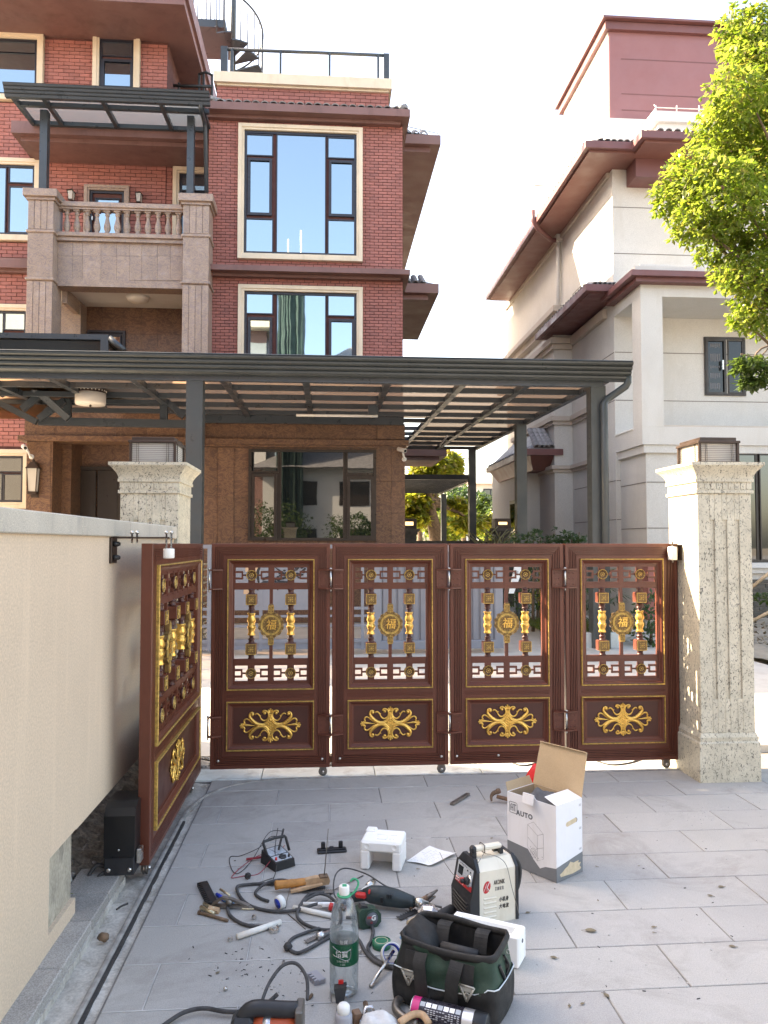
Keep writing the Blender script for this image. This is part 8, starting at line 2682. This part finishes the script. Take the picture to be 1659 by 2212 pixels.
nut('shiny bolt head below the earth clamp jaw', 548, 1984, .009, 'steel', lay=True)
nut('black rubber fitting in front of the multimeter', 533, 1897, .014, 'rubber', 'fitting', .014, .8, lay=True)
nut('tiny steel nut right of the bottle on the paving', 1294 * 0 + 778, 2060, .006)
rod('short dark stub end below the taped cable', 613, 2080, 611, 2088, .005, 'dark_steel', 'stub', 'stub', 'short metal stubs on the paving')
rod('short bright pin lying left of the orange power tool', 648 * 0 + 484, 2141, 490, 2139, .006, 'steel', 'stub', 'stub', 'short metal stubs on the paving')
rod('short brown pin lying right of the orange power tool', 668, 2160, 674, 2152, .005, 'rusty_steel', 'stub', 'stub', 'short metal stubs on the paving')
tk2 = gnd(622, 2052)
tag(MB().ball((tk2.x, tk2.y, .012), .017, 8, sc=(1, 1.2, .8)).build('cable_wrap', 'rubber', origin=(tk2.x, tk2.y, 0)), 'black taped lump at the end of the cable left of the bottle', 'tape')
o = thing('cable_lug', 'silver crimped cable connector just left of the bottle', 'connector', tuple(gnd(690, 2030)))
a, b = gnd(686, 2032), gnd(720, 2018)
MB().tube([a + Vector((0, 0, .014)), a.lerp(b, .3) + Vector((0, 0, .015)), a.lerp(b, .35) + Vector((0, 0, .012)), b + Vector((0, 0, .012))], [.013, .014, .010, .010], 10).build('sleeve', 'can_silver', o)
o = thing('tape_end', 'white torn tape with red rubber ring behind the bottle', 'fitting', tuple(gnd(716, 1968)))
a = gnd(712, 1968)
MB().tube([a + Vector((0, 0, .018)), a + Vector((.012, -.004, .016))], .015, 12).build('ring', 'red_plastic', o)
MB().box(a.x - .03, a.y, .014, a.x + .02, a.y + .012, .03, b=.003).build('tape', 'paper', o)

# ---- drill
a, b = gnd(775, 1960), gnd(882, 1973)
a_ = math.atan2(b.y - a.y, b.x - a.x)
t = thing('electric_drill', 'dark green electric drill with red trigger lying behind the bottle', 'drill', (a.x, a.y + .02, 0), None, a_)
L_ = (b - a).length
loc(MB().tube([(.02, .0, .045), (.05, .0, .048), (.11, 0, .048), (.155, 0, .044), (.185, 0, .040), (.215, 0, .038), (.228, 0, .038)], [.020, .033, .037, .034, .030, .024, .020], 16), 'motor_housing', 'drill_green', t)
loc(MB().tube(curve([(.045, .01, .045), (.0, .0, .035), (-.045, -.01, .026), (-.075, -.02, .022)], 4), [.026, .024, .022, .021, .020, .020, .020, .020, .019, .019, .018, .017, .016], 12), 'handle', 'drill_green', t)
loc(MB().box(-.005, -.036, .040, .040, -.014, .062, b=.006), 'trigger', 'red_plastic', t)
loc(MB().box(.048, -.034, .062, .056, -.018, .076, b=.002), 'switch', 'red_plastic', t)
loc(MB().tube([(.226, 0, .038), (.238, 0, .038), (.240, 0, .038), (.262, 0, .038), (.264, 0, .038), (.285, 0, .037)], [.015, .017, .019, .019, .014, .009], 16), 'chuck', 'steel', t)
for k in range(3): loc(MB().box(.125 + k * .008, -.037, .056, .129 + k * .008, -.030, .070), 'vent', 'black_plastic', t)
loc(MB().box(.10, -.040, .036, .112, -.033, .058, b=.001), 'side_mark', 'black_plastic', t)
loc(MB().tube([(.285, 0, .037), (.34, -.01, .034)], .004, 6), 'drill_bit', 'dark_steel', t)

# ---- pliers, socket and screwdriver behind the bag
o = thing('pliers', 'worn pliers with brown grips between drill and tool bag', 'pliers', tuple(gnd(905, 1960)))
a, b, c_ = gnd(884, 1972), gnd(922, 1958), gnd(945, 1950)
MB().tube(curve([a + Vector((0, 0, .02)), a.lerp(b, .5) + Vector((0, 0, .03)), b + Vector((0, 0, .035))], 4), .010, 8).build('grip', 'wood', o)
MB().tube([b + Vector((0, 0, .035)), c_ + Vector((0, 0, .05))], [.011, .004], 6).tube([b + Vector((0, 0, .02)), c_ + Vector((-.01, -.01, .03))], [.011, .004], 6).build('jaw', 'dark_steel', o)
o = thing('wrapped_fitting', 'silver foil wrapped fitting behind the tool bag rim', 'fitting', tuple(gnd(917, 1982)))
p = gnd(917, 1985)
MB().tube([(p.x - .02, p.y, .02), (p.x + .0, p.y, .03), (p.x + .03, p.y - .01, .03), (p.x + .045, p.y - .015, .024)], [.016, .024, .026, .016], 9, smooth=False).build('wrapping', 'can_silver', o)
o = thing('screwdriver', 'screwdriver with black handle lying left of the welding machine', 'screwdriver', tuple(gnd(955, 1985)), 'screwdrivers')
a, b, c_ = gnd(980, 1972), gnd(945, 1990), gnd(920, 2000)
MB().tube([a + Vector((0, 0, .02)), a.lerp(b, .15) + Vector((0, 0, .02)), a.lerp(b, .8) + Vector((0, 0, .02)), b + Vector((0, 0, .018))], [.010, .018, .017, .010], 10).build('handle', 'rubber', o)
MB().tube([b + Vector((0, 0, .018)), c_ + Vector((0, 0, .012))], .006, 8).build('shank', 'dark_steel', o)
rod('wooden handled file lying behind the left corner of the tool bag', 882, 2008, 925, 1985, .011, 'wood_light', 'file', 'file', None, .01, .02)
rod('silver screwdriver shaft propped against the left side of the tool bag', 800, 2135, 850, 2078, .0065, 'steel', 'screwdriver', 'screwdriver', 'screwdrivers', 0, .03, n=6)
o = thing('chisel', 'pale handled tool leaning behind the bottle neck ring', 'tool', tuple(gnd(790, 1945)))
a, b, c_ = gnd(752, 1962), gnd(795, 1932), gnd(806, 1920)
MB().tube([a + Vector((0, 0, .02)), b + Vector((0, 0, .03))], .0105, 8).build('handle', 'pvc', o)
MB().tube([b + Vector((0, 0, .03)), c_ + Vector((0, 0, .03))], [.015, .014], 8).build('ferrule', 'steel', o)

# ---- tape measure
p = gnd(796, 2000)
t = thing('tape_measure', 'dark green tape measure with round red print beside the bottle', 'tape measure', (p.x, p.y, 0), None, R(20))
pts = [(-.044, .010), (-.030, 0), (.028, 0), (.044, .016), (.044, .044), (.032, .060), (.004, .070), (-.034, .074), (-.046, .066)]
loc(MB().prism(pts, 'y', -.020, .030), 'case', 'tape_green', t)
Tt = tr(.004, -.0205, .034) @ Matrix.Rotation(PI / 2, 4, 'X')
loc(MB().lathe([(.031, 0), (.031, .002), (.027, .004), (.026, .0028)], 28, T=Tt), 'rim', 'tape_green', t)
loc(MB().lathe([(.0255, .002), (.0255, .0033)], 28, T=Tt), 'badge', 'print_grey', t)
lettering(t, 'G', .026, basis((.011, -.0241, .037), (1, 0, 0), (0, 0, 1)), 'print_white', thick=.0008)
lettering(t, '10m', .013, basis((-.006, -.0243, .042), (1, 0, 0), (0, 0, 1)), 'print_red', thick=.0003)
lettering(t, '33', .010, basis((.002, -.0243, .022), (1, 0, 0), (0, 0, 1)), 'print_red')
loc(MB().box(-.05, -.008, .004, -.043, .018, .022, b=.002), 'hook', 'steel', t)
loc(MB().prism([(-.038, .0735), (-.005, .070), (-.008, .080), (-.030, .084)], 'y', -.008, .018), 'lock', 'rubber', t)

# ---- tape rolls
p = gnd(824, 2045)
t = thing('tape_roll', 'green adhesive tape roll lying flat between bottle and tool bag', 'tape roll', (p.x, p.y, 0), 'adhesive tape rolls')
loc(MB().lathe([(.024, 0), (.0335, 0), (.0335, .022), (.024, .022)], 36), 'tape', 'roll_green', t)
loc(MB().lathe([(.0215, .001), (.0242, .001), (.0242, .0225), (.0215, .0225), (.0215, .001)], 32, cap=False), 'core', 'cardboard_core', t)
loc(MB().lathe([(.0215, .0008), (.001, .0008)], 24, cap=False), 'floor_mark', 'cardboard_core', t)
p = gnd(846, 2088)
t = thing('tape_roll', 'pale yellow tape roll tucked against the left side of the tool bag', 'tape roll', (p.x, p.y + .02, 0), 'adhesive tape rolls', R(10))
T = tr(0, 0, .032) @ Matrix.Rotation(R(55), 4, 'X')
loc(MB().lathe([(.030, -.012), (.036, -.012), (.036, .012), (.030, .012), (.030, -.012)], 36, T=T, cap=False), 'tape', 'pvc', t)
loc(MB().lathe([(.0285, -.0125), (.0302, -.0125), (.0302, .0125), (.0285, .0125), (.0285, -.0125)], 32, T=T, cap=False), 'core', 'blue_plastic', t)
o = tag(MB().ball((0, 0, .012), .012, 8, sc=(1.6, 1, .9)).build('blue_grip', 'light_blue', local=True), 'small light blue plastic grip showing at the left corner of the tool bag', 'grip')
o.location = tuple(gnd(874, 2032))

# ---- hammer and flat bar by the carton
p = gnd(1066, 1735)
t = thing('claw_hammer', 'rusty claw hammer lying left of the open cardboard box', 'hammer', (p.x, p.y, 0), None, R(-14))
loc(MB().tube(curve([(-.010, .0, .010), (-.012, .012, .034), (.004, .02, .052), (.03, .022, .058)], 4), [.005, .006, .007, .008, .009, .010, .011, .012, .012, .012, .012, .012, .012], 8).lathe([(.013, 0), (.015, .004), (.015, .018), (.011, .024)], 12, T=tr(.028, .022, .050) @ Matrix.Rotation(-.2, 4, 'Y')), 'head', 'rusty_steel', t)
loc(MB().tube([(.018, .012, .034), (.10, .0, .022), (.24, -.02, .015)], [.011, .012, .014], 8, flat=(Vector((0, 1, 0)), .8)), 'shaft', 'wood', t)
a, b = gnd(976, 1740), gnd(1011, 1718)
o = MB().box(0, -.012, 0, (b - a).length, .012, .014, b=.001).build('flat_bar', 'dark_steel', local=True)
o.location = tuple(a)
o.rotation_euler = (0, 0, math.atan2(b.y - a.y, b.x - a.x))
tag(o, 'short grey steel flat bar on the paving between gate and box', 'bar')

# ---- spirit level under the gate
a, b = gnd(530, 1668), gnd(720, 1655)
t = thing('spirit_level', 'brown spirit level with green vial lying under the left gate leaf', 'level', (a.x, a.y + .12, 0), None, R(6))
loc(MB().box(0, 0, 0, .56, .024, .042, b=.002), 'bar', 'wood', t)
loc(MB().box(.19, -.002, .010, .225, .004, .034, b=.002), 'vial', 'ring_green', t)
for x in (.178, .236): loc(MB().lathe([(.010, 0), (.010, .003), (.007, .003), (.007, 0)], 14, T=tr(x, 0, .022) @ Matrix.Rotation(PI / 2, 4, 'X')), 'screw_ring', 'black_plastic', t)

# ---- orange power tool at the bottom edge
p = gnd(520, 2266)
t = thing('rotary_hammer', 'orange and black power tool cut off by the bottom edge', 'power tool', (p.x, p.y, 0), None, R(-4))
loc(MB().tube(curve([(-.005, .02, .072), (.03, .03, .095), (.10, .03, .092), (.16, .03, .090)], 4), [.020, .021, .022, .023, .023, .023, .023, .024, .024, .024, .024, .024, .024], 12), 'handle', 'welder_black', t)
loc(MB().box(.155, -.01, .02, .178, .065, .108, b=.004), 'gear_plate', 'dark_steel', t)
loc(MB().tube([(.03, .02, .045), (.06, .02, .048), (.11, .02, .046), (.155, .02, .045)], [.028, .034, .034, .036], 14), 'body', 'orange_red', t)
loc(MB().box(-.03, -.01, .01, .035, .055, .085, b=.012), 'rear_grip', 'welder_black', t)
loc(MB().lathe([(.034, 0), (.035, .02), (.030, .024)], 18, T=tr(.062, .02, .048) @ Matrix.Rotation(PI / 2, 4, 'Y')), 'collar', 'can_silver', t)
# ---- mains plug by the bottle
t = thing('mains_plug', 'black mains plug standing on its cord in front of the bottle', 'plug', tuple(gnd(732, 2172)))
p = gnd(734, 2176)
MB().hexa([(p.x - .012, p.y, .012), (p.x + .012, p.y, .012), (p.x + .012, p.y + .016, .012), (p.x - .012, p.y + .016, .012)], [(p.x - .018, p.y + .006, .052), (p.x + .022, p.y + .006, .058), (p.x + .022, p.y + .034, .058), (p.x - .018, p.y + .034, .052)]).build('plug_body', 'rubber', t)
MB().tube(curve([(p.x, p.y + .008, .014), (p.x - .004, p.y - .02, .010), (p.x - .01, p.y - .07, .008), (p.x - .012, p.y - .16, .008)], 5), .0055, 8).build('cord', 'rubber', t)
MB().box(p.x - .004, p.y + .026, .056, p.x + .012, p.y + .030, .068).build('pin', 'red_plastic', t)
# ---- spray can
a, b = gnd(892, 2200), gnd(1052, 2240)
L_ = (b - a).length
t = thing('spray_can', 'spray paint can with magenta end lying before the tool bag', 'spray can', (a.x, a.y, 0), None, math.atan2(b.y - a.y, b.x - a.x))
T = tr(0, 0, .033) @ Matrix.Rotation(PI / 2, 4, 'Y')
loc(MB().lathe([(.028, -.001), (.0325, .001), (.0325, .0035), (.0305, .004)], 28, T=T), 'base_rim', 'can_silver', t)
loc(MB().lathe([(.0325, .004), (.0325, L_ * .12)], 28, T=T, cap=False), 'magenta_band', 'magenta', t)
loc(MB().lathe([(.0325, L_ * .12), (.0325, L_ * .70)], 28, T=T, cap=False), 'printed_body', 'can_dark', t)
loc(MB().lathe([(.0325, L_ * .70), (.0325, L_ * .84)], 28, T=T, cap=False), 'silver_band', 'can_silver', t)
loc(MB().lathe([(.0328, L_ * .84), (.0325, L_ * .85), (.0315, L_), (.026, L_ + .004)], 28, T=T), 'cap', 'black_plastic', t)
rnd = random.Random(19)
for k in range(7):
    x = L_ * (.13 + .08 * k)
    a0 = R(-62)
    m = MB()
    vs = [((x + dx), -.0329 * math.sin(R(th_)) * 1.0, .033 + .0329 * math.cos(R(th_))) for dx, th_ in ((0, 18), (L_ * .062, 18), (L_ * .062, 42), (0, 42), )]
    vs = [((x + dx), -.0330 * math.sin(R(th_)), .033 + .0330 * math.cos(R(th_))) for th_ in (18, 30, 42) for dx in (0, L_ * .065)]
    m.add(vs, [(0, 1, 3, 2), (2, 3, 5, 4)])
    loc(m, 'printed_picture', ('meter_face', 'can_silver', 'paper')[k % 3], t)
m = MB()
for row in range(5):
    for k in range(12):
        if rnd.random() < .25: continue
        x = L_ * (.2 + .04 * k)
        th0 = 50 + row * 9
        m.add([((x + dx), -.0330 * math.sin(R(th_)), .033 + .0330 * math.cos(R(th_))) for th_ in (th0, th0 + 4) for dx in (0, L_ * .028)], [(0, 1, 3, 2)])
tag(loc(m, 'small_print', 'print_faint', t), kind='stuff')
# ---- pipe hook, glove, rusty bits and another bottle at the bottom edge
def edge_tube(label, pts, r_, mat, name, cat):
    P3 = [gnd(u, v) + Vector((0, 0, h)) for u, v, h in pts]
    return tag(MB().tube(curve(P3, 6), r_, 10).build(name, mat, origin=tuple(gnd(pts[0][0], pts[0][1]))), label, cat)
edge_tube('bent grey steel pipe curving left of the spray can', [(884, 2166, .020), (868, 2170, .020), (856, 2180, .020), (856, 2196, .020), (872, 2210, .018), (900, 2225, .016)], .0125, 'dark_steel', 'bent_pipe', 'pipe')
edge_tube('brown curved tool handle in front of the spray can', [(862, 2232, .030), (890, 2222, .040), (912, 2222, .040), (926, 2236, .034)], .0105, 'holder_tan', 'wooden_tool', 'tool')
gl_ = MB()
vs, fs = crumple(22, 16, .13, .09, .035, 17, .02)
gl_.add(vs, fs, smooth=True)
o = gl_.build('work_glove', 'glove', local=True)
o.location = tuple(gnd(818, 2234) + Vector((0, 0, .0)))
tag(o, 'crumpled whitish work glove at the bottom edge', 'glove')
o = MB().box(-.012, -.012, 0, .012, .012, .055, b=.002).build('wood_block', 'wood', local=True)
o.location = tuple(gnd(765, 2222))
o.rotation_euler = (.15, .1, .4)
tag(o, 'small brown block standing at the bottom edge right of the plug', 'block')
t = thing('steel_clamp', 'shiny steel clamp with open jaws at the bottom edge', 'clamp', tuple(gnd(795, 2222)))
p = gnd(796, 2222)
MB().box(p.x - .03, p.y - .01, .02, p.x + .035, p.y + .018, .032, b=.004).tube([(p.x - .02, p.y, .03), (p.x - .006, p.y + .02, .05), (p.x + .01, p.y + .02, .052), (p.x + .02, p.y + .008, .034)], .006, 8).box(p.x + .01, p.y - .02, 0, p.x + .035, p.y, .024, b=.003).build('frame', 'can_silver', t)
MB().lathe([(.013, 0), (.013, .02), (.009, .02), (.009, .001)], 14, T=tr(p.x + .006, p.y + .004, .032)).build('socket', 'dark_steel', t)
rod('dark threaded bolt lying behind the steel clamp', 789, 2172, 797, 2196, .008, 'rusty_steel', 'bolt', 'bolt', 'loose bolts and pins')
rod('thin dark nail right of the steel clamp', 822, 2184, 834, 2196, .004, 'dark_steel', 'nail', 'nail')
t = thing('glue_bottle', 'grey bottle with white round cap at the bottom edge by the plug', 'bottle', tuple(gnd(742, 2245)))
p = gnd(742, 2238)
MB().lathe([(.026, 0), (.026, .06), (.022, .068)], 20, T=tr(p.x, p.y, 0)).build('body', 'grey_plastic', t)
MB().lathe([(.019, .066), (.019, .086), (.014, .092), (.004, .094)], 20, T=tr(p.x, p.y, 0)).build('cap', 'white_paint', t)

# ---- rusty lump and twigs in the gutter, dry leaves on the paving
b = MB()
r = random.Random(77)
b.ball((0, 0, 0), .020, 8, sc=(1.1, .9, .8))
b.v = [(x + r.uniform(-.004, .004), y + r.uniform(-.004, .004), z + r.uniform(-.004, .004)) for x, y, z in b.v]
o = b.build('rusty_lump', 'rusty_steel', local=True)
o.location = tuple(gnd(224, 2030) + Vector((0, 0, .010)))
tag(o, 'rust brown lump lying in the gutter beside the track', 'lump')
edge_tube('dark twig lying in the gutter below the gate motor', [(252, 1968, .006), (262, 1962, .008), (276, 1955, .006)], .004, 'rubber', 'twig', 'twig')
def dryleaf(label, u, v, L_, rz_, mat='dry_leaf'):
    p = gnd(u, v)
    m = MB()
    vs, n = [], 6
    for k in range(n + 1):
        f = k / n
        w = .30 * math.sin(f * PI) ** .8
        for s_ in (-1, 0, 1):
            vs.append((L_ * (f - .5), L_ * w * s_, .003 + L_ * (.07 * abs(s_) * math.sin(f * PI) + .10 * (f - .5) ** 2)))
    m.add(vs, [(k * 3 + j, k * 3 + j + 1, (k + 1) * 3 + j + 1, (k + 1) * 3 + j) for k in range(n) for j in range(2)], smooth=True)
    m.tube([(L_ * .5, 0, .004), (L_ * .75, .003, .003)], .0009, 4)
    o = m.build('dry_leaf', mat, local=True)
    o.location = tuple(p)
    o.rotation_euler = (0, 0, rz_)
    return tag(o, label, 'leaf', 'dry leaves on the paving')
dryleaf('largest curled dry leaf, on the paving right of the welding machine', 1276, 2012, .045, 2.9)
for i, (u, v, L_, a, lab) in enumerate(((1310, 2152, .030, 2.0, 'dark curled leaf nearest the bottom right'), (1258, 2170, .020, .5, 'small pale leaf right of the tool bag near the bottom edge'), (1230, 2175, .020, 1.2, 'tiny pale leaf right of the spray can'),
        (1196, 2070, .030, -.5, 'slender dry leaf right of the foam tray'), (1412, 2004, .024, .1, 'thin leaf on the large stone right of the curled leaf'), (1412, 2016, .016, -.6, 'tiny leaf scrap right of the largest curled leaf'),
        (1534, 1936, .028, -.7, 'dry leaf at far right of the paving, beside a long stalk'), (1558, 1917, .034, .0, 'long thin stalk lying level at the far right'), (1582, 2046, .030, -.5, 'pale leaf near the right edge of the picture'),
        (1288, 1873, .018, -.8, 'small dark leaf right of the cardboard box foot'), (1380, 1872, .014, .2, 'tiny pale scrap right of the cardboard box'), (1292, 1947, .014, 1.2, 'brown scrap between welding machine and curled leaf'),
        (1267, 1768, .016, .5, 'small scrap on the paving behind the cardboard box'), (1140, 1973, .026, .4, 'grey brown leaf at the foot of the welding machine'), (1062, 1812, .020, .7, 'pale twisted leaf above the paper sheet'),
        (918, 1838, .030, .3, 'dry leaf lying on the far corner of the paper sheet'), (902, 1878, .018, -.4, 'dry leaf between foam block and paper sheet'), (470, 2103, .020, .8, 'black curled shaving on the left paving'))):
    dryleaf(lab, u, v, L_ * .85, a)
# white plaster crumbs, dark shavings and sand on the stones
rnd = random.Random(41)
cr_ = MB()
for i in range(260):
    if i < 130: u, v = rnd.gauss(1540, 70), rnd.gauss(1765, 28)
    elif i < 190: u, v = rnd.uniform(1100, 1640), rnd.uniform(1700, 2150)
    else: u, v = rnd.gauss(580, 90), rnd.gauss(2120, 25)
    if u > 1655 or v > 2205 or v < 1690: continue
    p = gnd(u, v)
    s_ = rnd.uniform(.0010, .0034)
    cr_.ball((p.x, p.y, s_ * .5), s_, 5, sc=(1.5, 1, .5))
tag(cr_.build('plaster_crumbs', 'joint_pale'), kind='stuff')
dk = MB()
for i in range(90):
    u, v = (rnd.gauss(560, 60), rnd.gauss(2080, 35)) if i < 45 else (rnd.uniform(440, 1600), rnd.uniform(1760, 2200))
    if v > 2205: continue
    p = gnd(u, v)
    s_ = rnd.uniform(.001, .003)
    a = rnd.uniform(0, PI)
    dk.tube([(p.x, p.y, s_ * .6), (p.x + math.cos(a) * s_ * 4, p.y + math.sin(a) * s_ * 4, s_ * .6)], s_ * .6, 4)
tag(dk.build('metal_shavings', 'rubber'), kind='stuff')
